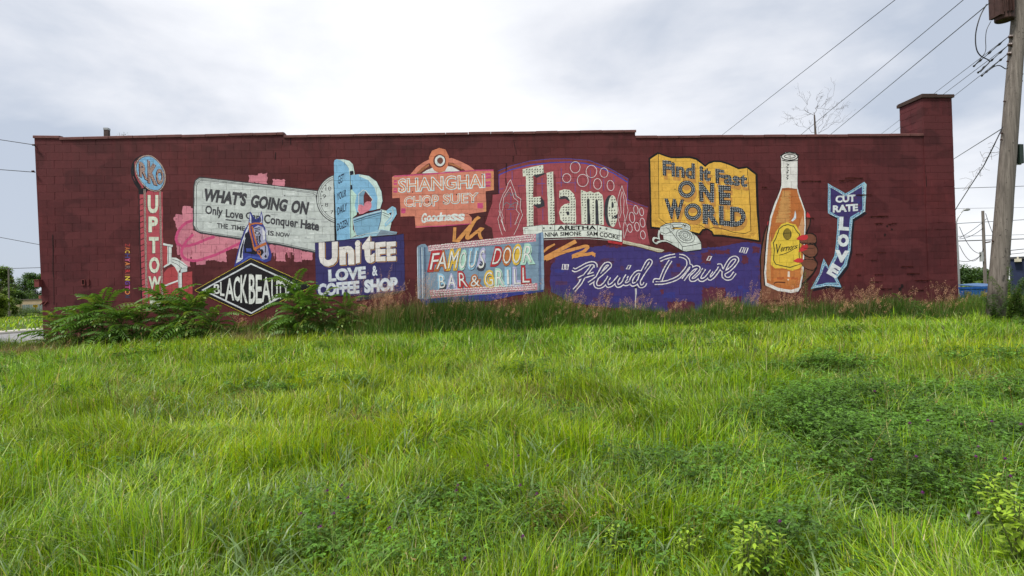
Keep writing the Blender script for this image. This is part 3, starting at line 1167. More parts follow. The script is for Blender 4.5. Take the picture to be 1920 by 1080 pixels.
    p.poly([(262, 70), (290, 100), (315, 118), (345, 95), (355, 120), (345, 145), (300, 140), (250, 160)], (34, 44, 110), 1)
    p.poly([(252, 50), (264, 85), (266, 150), (248, 145)], (190, 190, 210), 1)
    p.poly([(358, 50), (368, 90), (366, 140), (348, 140), (350, 90)], (186, 188, 214), 1)
    p.poly([(352, 85), (360, 95), (358, 130), (350, 135)], DB, 2)
    p.poly([(115, 535), (150, 400), (182, 300), (215, 215), (238, 165), (246, 180), (222, 240), (196, 330), (182, 430), (182, 490), (150, 515)], (196, 200, 212), 2)
    p.poly([(150, 480), (160, 400), (185, 320), (200, 290), (192, 340), (176, 420), (168, 485)], DB, 3)
    p.poly([(205, 250), (240, 225), (262, 300), (290, 400), (330, 430), (300, 450), (200, 430), (192, 360)], DB, 2)
    p.poly([(215, 390), (262, 388), (270, 420), (220, 425)], (46, 66, 150), 3)
    p.poly([(282, 195), (330, 165), (380, 185), (402, 240), (402, 320), (425, 380), (432, 450), (418, 490), (385, 498), (352, 480), (350, 400), (345, 360), (305, 290)], (152, 152, 182), 2)
    p.poly([(370, 190), (395, 230), (398, 300), (380, 310), (372, 250)], (214, 214, 222), 3)
    p.poly([(400, 200), (420, 222), (402, 248)], (180, 180, 204), 2)
    p.ell(322, 240, 26, 15, DB, 4, rot=12)
    p.ell(322, 240, 14, 8, (180, 182, 200), 5)
    for a in ([(295, 200), (345, 190)], [(300, 215), (350, 208)], [(325, 265), (330, 330)], [(340, 270), (345, 340)], [(312, 270), (320, 310)], [(352, 250), (345, 300), (356, 330)]):
        p.stroke(a, 8, DB, 5)
    p.poly([(345, 400), (372, 395), (385, 430), (372, 450), (352, 470), (335, 440)], DB, 4)
    p.poly([(390, 470), (405, 445), (418, 475), (402, 482)], DB, 4)
    p.stroke([(392, 340), (402, 390), (398, 430)], 9, DB, 4)
    p.stroke([(190, 432), (260, 430), (335, 440)], 6, DB, 4)
    p.stroke([(170, 520), (240, 470), (330, 480), (380, 505)], 16, (58, 80, 168), 1)
    OR = (178, 98, 44)
    p.stroke([(246, 140), (250, 220), (270, 300), (292, 398), (315, 415)], 14, OR, 6)
    p.stroke([(250, 165), (300, 148), (370, 152)], 15, OR, 6, smooth=True)
    p.stroke([(272, 178), (290, 260), (318, 360)], 15, OR, 6)
    p.stroke([(290, 398), (345, 368), (410, 340)], 26, OR, 7)
    p.ring(338, 428, 15, 17, 9, OR, 7, n=12)
    p.stroke([(322, 425), (345, 450), (365, 485)], 10, OR, 7)
    p.done()

    # -- black diamond
    p = Paint('painted_black_diamond', 22, 'black diamond shaped sign with white letters and a yellow dashed edge').zoom(300, 460, 5.4)
    p.poly([(342, 455), (922, 126), (1562, 415), (912, 724)], (20, 18, 24), 0, amp=.15)
    p.poly([(420, 452), (922, 178), (1430, 412), (926, 694)], (196, 200, 206), 1, amp=.15)
    p.poly([(452, 450), (922, 194), (1396, 412), (928, 678)], (18, 16, 22), 2, amp=.15)
    yl = (206, 176, 40)
    p.dashes([(355, 453), (922, 134), (1545, 414), (912, 715), (355, 457)], 5.5, yl, 1, 12, 3.5)
    p.sub('lettering')
    for ch, x0, x1, y0, y1 in (('B', 548, 606, 392, 492), ('L', 612, 652, 368, 512), ('A', 664, 748, 336, 552), ('C', 748, 808, 318, 562), ('K', 818, 884, 300, 578), ('B', 904, 964, 302, 584), ('E', 972, 1030, 306, 580), ('A', 1034, 1120, 328, 566), ('U', 1130, 1190, 345, 560), ('T', 1196, 1244, 362, 536), ('Y', 1246, 1308, 386, 505)):
        o = .01 if ch != 'B' else .0
        p.text(ch, [(x0, y0 + (6 if x0 < 900 else -3)), (x1, y0), (x1, y1), (x0, y1 - (4 if x0 < 900 else -3))], (206, 210, 206), 3, .018)
    p.done()

    # -- coral restaurant sign
    p = Paint('painted_coral_sign', 2, 'coral stepped restaurant sign with outlined white letters painted in the middle').zoom(720, 260, 5.4)
    CO, BR = (200, 118, 96), (96, 44, 36)
    SH = (70, 28, 32)
    p.poly([(1035, 545), (1112, 520), (1135, 330), (1150, 340), (1150, 560), (1095, 565), (1060, 660), (1040, 740)], SH, 0)
    p.poly([(885, 770), (1040, 738), (1000, 850), (1090, 900), (1110, 1010), (960, 1010), (900, 900)], SH, 0)
    p.poly([(268, 362), (330, 290), (400, 240), (455, 212), (500, 330), (925, 322), (860, 275), (780, 232), (700, 205), (640, 190), (600, 330)][:4] + [(470, 330), (385, 352)], CO, 1)
    p.poly([(268, 362), (330, 290), (400, 240), (460, 208), (690, 198), (780, 232), (860, 275), (930, 326), (600, 345)], CO, 1)
    p.poly([(325, 356), (380, 300), (450, 252), (500, 240), (640, 238), (700, 248), (780, 290), (830, 330)], BR, 2)
    p.poly([(383, 352), (430, 318), (500, 290), (640, 278), (690, 285), (772, 330)], (206, 206, 206), 3)
    for k in (0, 12, 24):
        p.stroke([(335 + k, 345), (390 + k, 296 + k * .3), (455, 262 + k * .5)], 3.5, (204, 128, 74), 4)
        p.stroke([(660, 245 + k * .6), (720, 262 + k * .6), (795, 300 + k * .5)], 3.5, (204, 128, 74), 4)
    p.poly([(455, 190), (485, 122), (560, 92), (622, 110), (656, 180), (650, 272), (612, 330), (560, 346), (510, 325), (466, 262)], (202, 116, 80), 5)
    p.ell(563, 225, 64, 68, BR, 6)
    p.ell(566, 224, 52, 55, (206, 212, 212), 7)
    p.ell(569, 222, 30, 33, (112, 62, 52), 8)
    p.poly([(82, 388), (105, 375), (1100, 318), (1113, 330), (1112, 522), (1030, 532), (975, 546), (85, 603)], CO, 9)
    p.poly([(160, 592), (1030, 528), (1036, 738), (880, 762), (170, 790)], CO, 9)
    p.poly([(312, 782), (850, 755), (888, 800), (888, 862), (320, 904)], CO, 9)
    p.poly([(1085, 340), (1110, 330), (1110, 520), (1085, 525)], (200, 128, 84), 10)
    p.poly([(1010, 648), (1034, 640), (1034, 735), (1010, 740)], (204, 138, 90), 10)
    p.stroke([(100, 381), (380, 362), (700, 338), (925, 323), (1108, 318)], 12, MAG, 10, amp=.4)
    p.stroke([(322, 893), (600, 884), (886, 862)], 9, MAG, 10, amp=.4)
    for r in ((98, 420, 134, 440), (98, 448, 132, 468), (95, 502, 134, 520), (95, 526, 132, 545), (1030, 350, 1086, 374), (1032, 380, 1086, 402), (1030, 432, 1080, 456), (1030, 462, 1080, 488), (176, 705, 217, 755), (946, 650, 1000, 705)):
        p.rect(*r, MAG, 10, amp=.6, seg=3)
    p.sub('lettering')
    WW = (206, 212, 212)
    for s_, q, o in (('SHANGHAI', [(150, 412), (1014, 360), (1018, 492), (152, 542)], .05), ('CHOP', [(206, 592), (548, 570), (550, 680), (208, 688)], .045), ('SUEY', [(600, 565), (946, 548), (944, 642), (602, 662)], .045)):
        p.text(s_, q, (120, 190, 205), 11, o - .01, shift=(2, 2))
        p.text(s_, q, WW, 12, o - .012)
        p.text(s_, q, (206, 120, 66), 14, -.012, amp=.02)
    gd = [('G', 380, 425, 758, 850), ('o', 432, 472, 780, 838), ('o', 478, 520, 778, 836), ('d', 526, 575, 752, 834), ('n', 582, 628, 774, 830), ('e', 632, 672, 772, 828), ('s', 680, 738, 764, 830), ('s', 748, 808, 764, 830)]
    for ch, x0, x1, y0, y1 in gd:
        p.text(ch, [(x0 + 8, y0), (x1 + 8, y0), (x1 - 4, y1), (x0 - 4, y1)], WW, 11, .035)
    p.stroke([(385, 846), (425, 838), (600, 826), (800, 822)], 7, WW, 11, smooth=True)
    for (x, y) in ((330, 408), (290, 540), (820, 378), (992, 365), (678, 452), (486, 662), (452, 640), (735, 566), (900, 638), (605, 650), (165, 520)):
        p.dot(x, y, 7, (44, 30, 30), 15)
    p.done()

    # -- orange scribbles
    p = Paint('painted_orange_scribble', 14, 'short orange zigzag scribble painted below the coral sign').zoom(720, 260, 5.4)
    OG = (204, 136, 66)
    p.stroke([(718, 900), (708, 1040), (745, 1035), (880, 875)], 30, OG, 0, amp=.5)
    p.stroke([(965, 792), (905, 850), (840, 1000), (880, 990), (985, 908), (965, 960), (985, 1015)], 32, OG, 1, smooth=True, amp=.5)
    p.done()
    p = Paint('painted_orange_scribble', 12, 'orange zigzag brush scribble painted right of the pale blue sign').zoom(1010, 440, 4.465)
    p.stroke([(30, 155), (75, 112), (135, 78)], 22, OG, 0, amp=.5, taper=True)
    p.stroke([(310, 52), (190, 120), (40, 200)], 34, OG, 1, amp=.5)
    p.stroke([(60, 212), (200, 150), (392, 96), (390, 130), (285, 180), (350, 172), (450, 158), (460, 180)], 26, OG, 2, amp=.5, smooth=True)
    p.done()

    # -- flame marquee
    p = Paint('painted_flame_marquee', 0, 'dusky pink cinema marquee with bulb-studded white letters, rings and flame outlines').zoom(920, 280, 5.4)
    FP = (150, 62, 72)
    p.poly([(78, 228), (200, 170), (400, 115), (600, 96), (800, 94), (1000, 112), (1200, 190), (1392, 295), (1385, 345), (1200, 240), (1000, 170), (800, 150), (400, 160), (80, 262)], (122, 50, 48), 0, .2)
    p.poly([(80, 262), (200, 212), (400, 160), (600, 138), (800, 134), (1000, 152), (1200, 215), (1385, 335), (1384, 530), (1480, 560), (1590, 620), (1580, 700), (1572, 760), (1590, 850), (1612, 965), (1330, 960), (1330, 900), (320, 890), (0, 930), (-60, 860), (-65, 780), (-20, 640), (15, 545), (22, 460), (85, 452)], FP, 1)
    p.poly([(1384, 505), (1500, 548), (1600, 590), (1585, 650), (1384, 540)], (122, 48, 52), 0)
    p.stroke([(80, 260), (200, 208), (400, 156), (600, 136), (800, 130), (960, 142), (1100, 180), (1250, 245), (1382, 332)], 10, (44, 62, 168), 2, amp=.3)
    p.stroke([(72, 222), (200, 170), (400, 116), (600, 98), (800, 96), (1000, 112), (1200, 190), (1392, 298)], 5, (52, 66, 160), 2, amp=.3)
    p.stroke([(1392, 298), (1384, 400), (1386, 520)], 4, (52, 66, 160), 2)
    p.stroke([(1378, 505), (1480, 552), (1590, 585)], 4, (52, 66, 160), 2)
    p.stroke([(1378, 540), (1460, 570)], 5, (52, 66, 160), 2)
    p.stroke([(85, 262), (84, 448)], 5, (66, 66, 160), 2)
    for a in ([(218, 225), (218, 310)], [(275, 372), (340, 368)], [(468, 348), (550, 346)], [(520, 290), (522, 460)], [(528, 600), (528, 720)], [(715, 190), (715, 380)], [(665, 340), (870, 340)], [(855, 300), (855, 430)], [(1008, 210), (1008, 400)], [(1245, 270), (1250, 330)], [(85, 405), (130, 395)], [(205, 440), (205, 570)], [(205, 640), (205, 790)], [(1145, 300), (1145, 420)], [(1300, 260), (1340, 290)], [(165, 610), (240, 606)]):
        p.stroke(a, 4.5, (60, 70, 150), 2, amp=.25)
    for a in ([(280, 380), (290, 450), (310, 520), (325, 700)], [(130, 530), (150, 620), (150, 760)], [(1290, 370), (1310, 360), (1320, 420)]):
        p.stroke(a, 4, (70, 34, 44), 2)
    p.stroke([(130, 570), (160, 540), (205, 560), (250, 540), (290, 560)], 6, (84, 120, 130), 3, smooth=True)
    p.stroke([(185, 600), (190, 575), (235, 575), (240, 605)], 5, (84, 120, 130), 3)
    p.stroke([(150, 480), (190, 430), (205, 470), (240, 440), (270, 500)], 5, (84, 120, 130), 3)
    p.sub('painted_flame_outline')
    WS = (216, 214, 216)
    for a in ([(200, 306), (172, 350), (155, 410), (128, 455), (108, 500), (88, 570), (98, 640), (72, 705), (88, 780), (118, 870)], [(200, 306), (228, 380), (248, 430), (258, 470), (305, 505), (300, 590), (322, 665), (298, 720), (272, 790), (235, 866)], [(200, 378), (168, 430), (130, 490), (125, 590), (110, 640), (128, 700), (105, 715), (150, 830)], [(200, 378), (235, 490), (275, 525), (258, 610), (290, 650), (245, 762), (268, 740)], [(82, 620), (110, 700), (140, 820)]):
        p.stroke(a, 3.6, WS, 4, amp=.25)
    for a in ([(1330, 366), (1305, 430), (1288, 490), (1282, 560), (1300, 640), (1290, 700), (1312, 790)], [(1330, 366), (1345, 420), (1368, 480), (1378, 560), (1392, 620), (1375, 690), (1362, 740), (1385, 790), (1350, 905)], [(1330, 430), (1312, 520), (1320, 640), (1306, 700)], [(1335, 430), (1350, 520), (1345, 640), (1358, 700), (1340, 800), (1345, 890)]):
        p.stroke(a, 3.6, WS, 4, amp=.25)
    p.sub('painted_ring')
    for (cx, cy, rx, ry) in ((856, 182, 50, 57), (770, 291, 42, 45), (932, 315, 55, 62), (1020, 224, 54, 62), (1147, 236, 40, 48), (1082, 350, 40, 54), (1214, 366, 35, 52), (1470, 612, 22, 44), (1528, 633, 20, 40), (1431, 690, 26, 54), (1537, 742, 24, 46), (1409, 798, 24, 42), (1482, 784, 23, 44), (1541, 866, 24, 42)):
        p.ring(cx - (16 if cx < 1300 else 30), cy + 12, rx * .95, ry * .95, 3, (84, 34, 44), 3)
        p.ring(cx, cy, rx, ry, 5, (214, 208, 214), 4, rot=-8 if cx > 1100 else 0)
    p.main()
    LW, LG = (204, 206, 192), (50, 52, 60)
    F = [(322, 200), (530, 157), (537, 240), (430, 264), (430, 487), (505, 478), (508, 550), (432, 562), (433, 772), (368, 778), (356, 270), (328, 276)]
    l_ = [(567, 238), (632, 223), (650, 755), (585, 762)]
    a_ = [(695, 420), (745, 405), (800, 412), (845, 452), (862, 520), (864, 752), (800, 753), (740, 750), (705, 712), (693, 640), (712, 582), (750, 555), (800, 548), (798, 515), (778, 480), (740, 468), (692, 490)]
    m_ = [(912, 412), (975, 432), (1010, 422), (1045, 442), (1090, 430), (1130, 460), (1140, 520), (1146, 766), (1096, 762), (1086, 520), (1070, 500), (1058, 520), (1061, 762), (1010, 760), (1001, 510), (985, 490), (974, 520), (978, 755), (920, 756)]
    e_ = ellp(1235, 625, 50, 161, 0, 26)
    p.poly([(430, 264), (537, 240), (560, 245), (480, 284), (465, 290), (440, 275)], LG, 5)
    p.poly([(508, 480), (540, 520), (545, 575), (480, 598), (432, 565), (508, 550)], LG, 5)
    p.poly([(430, 290), (466, 285), (466, 470), (430, 487)], (122, 46, 54), 5)
    p.poly([(433, 600), (470, 596), (478, 760), (433, 772)], (122, 46, 54), 5)
    p.poly([(632, 240), (656, 260), (676, 740), (650, 755)], (118, 46, 54), 5)
    p.poly([(692, 490), (740, 470), (778, 480), (798, 515), (790, 525), (760, 500), (700, 508)], LG, 5)
    p.poly([(974, 520), (985, 490), (1003, 510), (1012, 760), (978, 757)], LG, 5)
    p.poly([(1058, 520), (1070, 500), (1088, 520), (1098, 762), (1061, 762)], LG, 5)
    p.poly(ellp(1206, 622, 55, 158, 0, 26), LG, 4)
    p.poly(F, LW, 6)
    p.poly(l_, LW, 6)
    p.poly(a_, LW, 6, holes=[ellp(783, 648, 15, 21, 0, 10)])
    p.ell(783, 648, 15, 21, LG, 5)
    p.poly(m_, LW, 6)
    p.poly(e_, LW, 6)
    p.ell(1234, 565, 12, 30, LG, 7)
    p.poly([(1226, 668), (1240, 684), (1284, 654), (1284, 700), (1250, 705), (1226, 690)], LG, 7)
    p.sub('painted_bulbs')
    for pts, h in ((F, ()), (l_, ()), (a_, [ellp(783, 648, 20, 26, 0, 10)]), (m_, ()), (e_, [ellp(1234, 565, 16, 34, 0, 10)])):
        p.fill_dots(p.poly_tris(pts, h), 27, 8.5, (206, 204, 190), 8, dark=(74, 72, 72))
    p.main()
    p.poly([(328, 788), (520, 764), (800, 760), (1100, 766), (1332, 820), (1332, 938), (1100, 896), (900, 886), (535, 902), (535, 850), (332, 862)], (206, 210, 204), 9)
    for a in ([(328, 788), (520, 766), (800, 762), (1100, 768), (1330, 822)], [(522, 828), (800, 820), (1100, 826), (1330, 878)], [(345, 800), (350, 850)], [(345, 800), (380, 798)], [(520, 766), (525, 840)], [(648, 764), (648, 885)], [(768, 762), (768, 820)], [(870, 762), (872, 882)], [(1080, 766), (1084, 890)], [(1205, 795), (1290, 815)], [(1300, 815), (1302, 925)], [(1330, 820), (1330, 938)], [(535, 902), (900, 888), (1100, 897), (1330, 938)]):
        p.stroke(a, 4, (40, 42, 50), 10)
    p.stroke([(540, 916), (800, 905), (1000, 906), (1185, 918), (1330, 950)], 4, (214, 210, 210), 9)
    p.poly([(1180, 918), (1332, 944), (1330, 972), (1190, 945)], (172, 30, 38), 9)
    p.zoom(1010, 440, 4.465)
    p.poly([(702, 48), (850, 78), (1055, 130), (1030, 146), (1000, 146), (860, 105), (704, 72)], (194, 188, 166), 9)
    p.stroke([(704, 76), (860, 109), (1000, 149)], 6, (92, 56, 36), 8)
    for k in range(34):
        x = 712 + k * 9.6
        p.stroke([(x, 57 + (x - 712) * .245), (x + 5, 70 + (x - 712) * .245)], 2.4, (96, 84, 66), 10)
    p.zoom(920, 280, 5.4)
    p.sub('lettering')
    p.text('ARETHA', [(680, 776), (1062, 774), (1064, 812), (680, 814)], BLK, 11, .035)
    for x, y in ((538, 799), (606, 797), (1110, 801), (1172, 806)):
        st = []
        for k in range(10):
            r = 16 if k % 2 == 0 else 6
            st.append((x + r * math.sin(k * math.pi / 5), y - r * math.cos(k * math.pi / 5)))
        p.poly(st, BLK, 11, .05, 50)
    for s_, q in (('NINA', [(548, 845), (684, 838), (684, 880), (550, 886)]), ('SIMONE', [(706, 838), (916, 832), (916, 872), (707, 878)]), ('SAM', [(974, 832), (1080, 836), (1080, 876), (974, 872)]), ('COOKE', [(1104, 838), (1298, 868), (1297, 912), (1104, 882)])):
        p.text(s_, q, BLK, 11, .025)
    p.done()

    # -- open yellow book
    p = Paint('painted_open_book', 2, 'open yellow book with dark studded letters painted on the wall').zoom(1190, 270, 5.143)
    Y, YL = (222, 170, 48), BLK
    out = [(140, 140), (228, 84), (300, 112), (350, 128), (440, 127), (540, 126), (600, 142), (645, 175), (678, 208), (710, 180), (760, 164), (830, 166), (900, 188), (1000, 232), (1085, 220), (1178, 292), (1188, 600), (1208, 940), (1000, 910), (850, 890), (752, 885), (738, 845), (700, 822), (660, 832), (630, 876), (560, 858), (400, 832), (155, 808), (146, 400)]
    cx, cy = 670, 520
    p.poly([(cx + (x - cx) * 1.012, cy + (y - cy) * 1.016) for x, y in out], YL, 0, .3)
    inn = [(150, 146), (228, 96), (300, 122), (350, 138), (440, 138), (535, 137), (590, 152), (640, 188), (678, 222), (715, 192), (765, 176), (830, 178), (900, 200), (1000, 244), (1082, 234), (1164, 298), (1172, 600), (1196, 928), (1000, 896), (850, 876), (764, 872), (748, 838), (700, 810), (652, 820), (620, 862), (560, 845), (400, 820), (165, 796), (157, 400)]
    p.poly(inn, Y, 1, .25)
    for k in range(90):
        x, y = p.R.uniform(250, 1050), p.R.uniform(250, 720)
        p.stroke([(x, y), (x + p.R.uniform(20, 70), y + p.R.uniform(-3, 5))], p.R.uniform(8, 24), p.R.choice([(228, 178, 56), (210, 158, 42), (216, 166, 50)]), 2, amp=.3)
    p.stroke([(228, 96), (229, 300), (234, 712), (300, 765), (420, 775), (560, 772), (640, 785), (690, 818)], 5, BLK, 3)
    p.stroke([(1085, 238), (1100, 400), (1115, 640), (1120, 840), (1060, 864), (950, 852), (840, 815), (760, 806), (712, 822)], 5, BLK, 3)
    for k in range(6):
        x = 162 + k * 11
        p.stroke([(x, 155 - k * 5), (x + 4, 740), (x + 60 + 10 * k, 790 + k)], 2.2, (150, 96, 32), 3)
        x = 1108 + k * 11
        p.stroke([(x, 262 + k * 8), (x + 18, 860 - k * 4), (x - 20, 888)], 2.2, (150, 88, 32), 3)
    for k in range(4):
        p.stroke([(560, 790 + 14 * k), (650, 800 + 12 * k)], 2.2, (150, 88, 32), 3)
        p.stroke([(770, 826 + 12 * k), (950, 866 + 8 * k), (1120, 886 + 6 * k)], 2.2, (150, 88, 32), 3)
    p.sub('lettering')
    K, TAN, DT = (36, 40, 50), (186, 130, 52), (190, 196, 200)
    for s_, q, g in (('Find', [(275, 165), (572, 196), (572, 330), (278, 296)], 15), ('it', [(632, 218), (728, 236), (726, 354), (634, 346)], 15), ('Fast', [(785, 246), (1080, 292), (1078, 410), (788, 372)], 15)):
        p.text(s_, q, TAN, 3, .045, shift=(14, 36))
        p.text(s_, q, K, 4, .045, dots=(g, 3.6, DT))
    for s_, q in (('N', [(628, 380), (756, 390), (754, 550), (634, 542)]), ('E', [(820, 410), (916, 418), (914, 578), (826, 572)]), ('W', [(300, 540), (464, 550), (452, 714), (318, 708)]), ('R', [(667, 592), (786, 600), (790, 768), (670, 756)]), ('L', [(822, 608), (912, 612), (910, 778), (826, 770)]), ('D', [(930, 618), (1060, 624), (1058, 780), (932, 784)])):
        p.text(s_, q, TAN, 3, .06, shift=(16, 42))
        p.text(s_, q, K, 4, .06, dots=(17, 4.2, DT))
    for (cx, cy) in ((501, 436), (560, 655)):
        o, i_ = ellp(cx, cy, 83, 84, 0, 30), ellp(cx, cy, 44, 42, 0, 20)
        p.poly([(x + 16, y + 42) for x, y in o], TAN, 3, .1, 40)
        p.poly([(x, y) for x, y in ellp(cx, cy + 8, 44, 34, 0, 20)], Y, 4, .1, 40)
        p.poly([(x, y - 2) for x, y in ellp(cx - 2, cy - 14, 40, 26, 0, 20)], TAN, 5, .1, 40)
        p.poly(o, K, 6, .15, 40, holes=[i_])
        for rr, nn in ((73, 30), (56, 24)):
            for k in range(nn):
                g = 2 * math.pi * k / nn
                p.dot(cx + rr * math.cos(g), cy + rr * math.sin(g), 4.2, DT, 7)
    p.done()

    # -- telephone
    p = Paint('painted_telephone', 13, 'white rotary telephone painted below the yellow book').zoom(1190, 270, 5.143)
    PW = (196, 202, 198)
    p.poly([(276, 880), (300, 850), (345, 822), (480, 822), (542, 845), (600, 888), (640, 948), (644, 1018), (600, 1024), (495, 1040), (460, 1032), (340, 960), (280, 926)], PW, 0)
    p.poly([(236, 838), (248, 795), (300, 770), (380, 756), (450, 757), (505, 768), (536, 792), (538, 828), (510, 838), (478, 830), (455, 812), (380, 800), (352, 820), (352, 862), (310, 886), (255, 872)], PW, 1)
    for a in ([(236, 838), (248, 795), (300, 770), (380, 756), (450, 757), (505, 768), (536, 792), (538, 828)], [(258, 795), (340, 775), (440, 772), (520, 795)], [(240, 845), (300, 868), (340, 850)], [(300, 805), (330, 820), (350, 862)], [(345, 795), (365, 785), (380, 830), (362, 835)], [(376, 805), (455, 800)], [(455, 800), (470, 775), (490, 800)], [(345, 835), (400, 910), (460, 990), (460, 1030)], [(460, 990), (560, 975), (642, 955)], [(540, 845), (600, 888), (640, 948), (644, 1018), (495, 1038), (460, 1030), (340, 960), (280, 926)], [(470, 795), (498, 770), (480, 805)]):
        p.stroke(a, 5.2, BLK, 2)
    for rx, ry in ((92, 62), (62, 44), (46, 34), (24, 20)):
        p.ring(488, 888 - (92 - rx) * .12, rx, ry, 5, (52, 54, 58), 2, rot=24)
    for k in range(12):
        g = 2 * math.pi * k / 12
        x, y = 70 * math.cos(g), 46 * math.sin(g)
        p.dot(488 + x * .91 - y * .4, 886 + x * .4 + y * .91, 4, (70, 72, 76), 3)
    for cpts in ([(238, 838), (230, 880), (236, 915)], [(236, 915), (190, 905), (178, 935), (205, 958), (240, 940), (300, 935), (360, 962)]):
        c_ = catmull(cpts, 8)
        p.stroke(c_, 22, BLK, 1)
        for i in range(len(c_) - 1):
            x, y = c_[i]
            p.stroke([(x - 7, y - 7), (x + 7, y + 7)], 6, PW, 3)
    p.done()

    # -- indigo panel and neon script
    p = Paint('painted_indigo_panel', 0, 'patchy indigo panel with a white outlined neon script in quotation marks').zoom(1010, 440, 4.465)
    IN = (56, 44, 112)
    p.poly([(92, 420), (100, 260), (118, 240), (140, 118), (330, 112), (508, 98), (560, 92), (700, 96), (860, 108), (1000, 150), (1190, 152), (1260, 132), (1340, 138), (1360, 108), (1560, 100), (1600, 80), (1750, 60), (1866, 84), (1850, 240), (1856, 420), (1838, 600), (1300, 660), (900, 640), (500, 600), (240, 560), (110, 480)], IN, 0, amp=1.4, seg=3)
    for k in range(70):
        x, y = p.R.uniform(110, 1840), p.R.uniform(130, 560)
        if 250 < y < 440 and 290 < x < 1500 and p.R.random() < .7: continue
        p.rect(x, y, x + p.R.uniform(25, 110), y + p.R.uniform(12, 50), p.R.choice([(66, 50, 108), (46, 46, 124), (74, 44, 88), (52, 40, 100)]), 1, amp=1.0, seg=3)
    for r in ((1365, 150, 1440, 240), (1420, 125, 1600, 160), (1370, 440, 1560, 620), (1150, 245, 1185, 270), (1700, 180, 1750, 240), (1400, 520, 1700, 640), (100, 180, 140, 235), (1080, 560, 1300, 660), (1790, 100, 1850, 150), (560, 90, 690, 108), (1020, 460, 1050, 500)):
        p.rect(*r, (88, 34, 56), 2, amp=2.2, seg=2.5)
    p.sub('lettering')
    WL = (232, 226, 232)
    strokes = [[(284, 288), (308, 298), (350, 278), (400, 250), (448, 238), (474, 250), (478, 275)],
               [(452, 256), (420, 300), (380, 350), (345, 410), (296, 466)], [(332, 372), (370, 352), (410, 342), (462, 326)],
               [(418, 410), (455, 385), (520, 335), (575, 285), (598, 255), (575, 242), (545, 262), (505, 330), (475, 395), (480, 430), (512, 438), (548, 415), (590, 355)],
               [(590, 352), (568, 395), (578, 428), (610, 420), (645, 385), (672, 352)], [(672, 352), (650, 395), (660, 428), (695, 415), (735, 362)],
               [(740, 340), (715, 385), (718, 412), (748, 410), (778, 385)],
               [(862, 315), (825, 315), (790, 350), (772, 390), (785, 418), (815, 408), (845, 375)],
               [(845, 375), (885, 310), (925, 255), (938, 225), (918, 222), (890, 265), (855, 340), (838, 400), (852, 432), (880, 425), (892, 402)],
               [(1016, 212), (1050, 196), (1095, 182), (1144, 174)], [(1176, 176), (1215, 184), (1248, 212), (1250, 258), (1215, 312), (1165, 360), (1100, 388), (1040, 402), (970, 404)], [(970, 404), (975, 382), (1018, 385)],
               [(1104, 216), (1075, 262), (1045, 320), (1020, 385)],
               [(1250, 262), (1276, 262), (1272, 290), (1240, 335), (1208, 378)], [(1252, 325), (1290, 285), (1325, 272), (1338, 285), (1310, 320), (1275, 355), (1280, 378), (1312, 372), (1360, 325), (1385, 285)],
               [(1385, 285), (1360, 325), (1345, 360), (1362, 380), (1400, 362), (1448, 305)], [(1448, 300), (1425, 340), (1432, 368), (1462, 350), (1500, 300), (1522, 262)], [(1495, 262), (1520, 258), (1530, 290), (1556, 305)],
               [(1548, 322), (1590, 298), (1630, 262), (1662, 215), (1650, 194), (1618, 198), (1585, 235), (1555, 295), (1548, 345), (1572, 368), (1608, 362), (1642, 318)]]
    for s_ in strokes:
        p.stroke(s_, 33, WL, 4, smooth=True, amp=.1)
    for s_ in strokes:
        p.stroke(s_, 16, (52, 42, 104), 5, smooth=True, amp=.05)
    for (x, y, w, h, k) in ((211, 270, 12, 44, 2), (240, 270, 12, 44, 2), (757, 272, 14, 32, 8), (1432, 198, 16, 34, 8), (1704, 126, 14, 40, 8), (1738, 133, 14, 44, 8)):
        q = [(x - w + k, y - h / 2), (x + w / 2 + k, y - h / 2 + 1), (x + w / 2 - k, y + h / 2), (x - w - k, y + h / 2 - 1)]
        p.stroke(q, 6.5, WL, 4, closed=True)
    p.main()
    p.poly([(804, 450), (820, 450), (822, 490), (816, 520), (814, 610), (808, 610), (808, 500)], (190, 188, 190), 3)
    p.ell(808, 388, 8, 9, BLK, 6)
    p.ell(810, 440, 8, 9, BLK, 6)
    p.done()

    # -- pale blue bar sign
    p = Paint('painted_bar_sign', 17, 'pale blue bar and grill sign with many coloured neon letters').zoom(770, 420, 6.0)
    BG = (112, 138, 162)
    DBL = (42, 50, 132)
    p.poly([(95, 838), (400, 815), (800, 790), (1150, 765), (1500, 733), (1500, 760), (1200, 800), (900, 862), (500, 880), (195, 890), (180, 935), (135, 890)], DBL, 0)
    p.poly([(70, 262), (82, 248), (120, 228), (165, 226), (195, 262), (700, 200), (1410, 112), (1482, 88), (1492, 100), (1502, 736), (1430, 748), (190, 842), (85, 842)], BG, 1)
    for x, w, c in ((76, 10, (176, 192, 208)), (92, 10, (136, 160, 184)), (108, 14, (84, 106, 136)), (126, 10, (180, 196, 212)), (142, 14, (120, 146, 172)), (160, 16, (72, 92, 122)), (178, 12, (96, 120, 148))):
        p.stroke([(x, 262), (x + 4, 500), (x + 9, 836)], w, c, 2)
    for x in (84, 118, 135, 152):
        p.stroke([(x, 240), (x + 4, 500), (x + 9, 838)], 2.5, (34, 40, 60), 3)
    p.poly([(1438, 110), (1466, 96), (1472, 742), (1442, 746)], (84, 106, 140), 2)
    p.poly([(1466, 96), (1492, 100), (1500, 736), (1472, 742)], (126, 152, 182), 2)
    p.poly([(192, 245), (500, 212), (900, 165), (1408, 112), (1410, 195), (900, 240), (500, 275), (205, 312)], (196, 128, 144), 3, amp=.5, seg=3)
    p.poly([(215, 748), (700, 712), (1425, 664), (1426, 742), (700, 795), (222, 838)], (196, 128, 144), 3, amp=.5, seg=3)
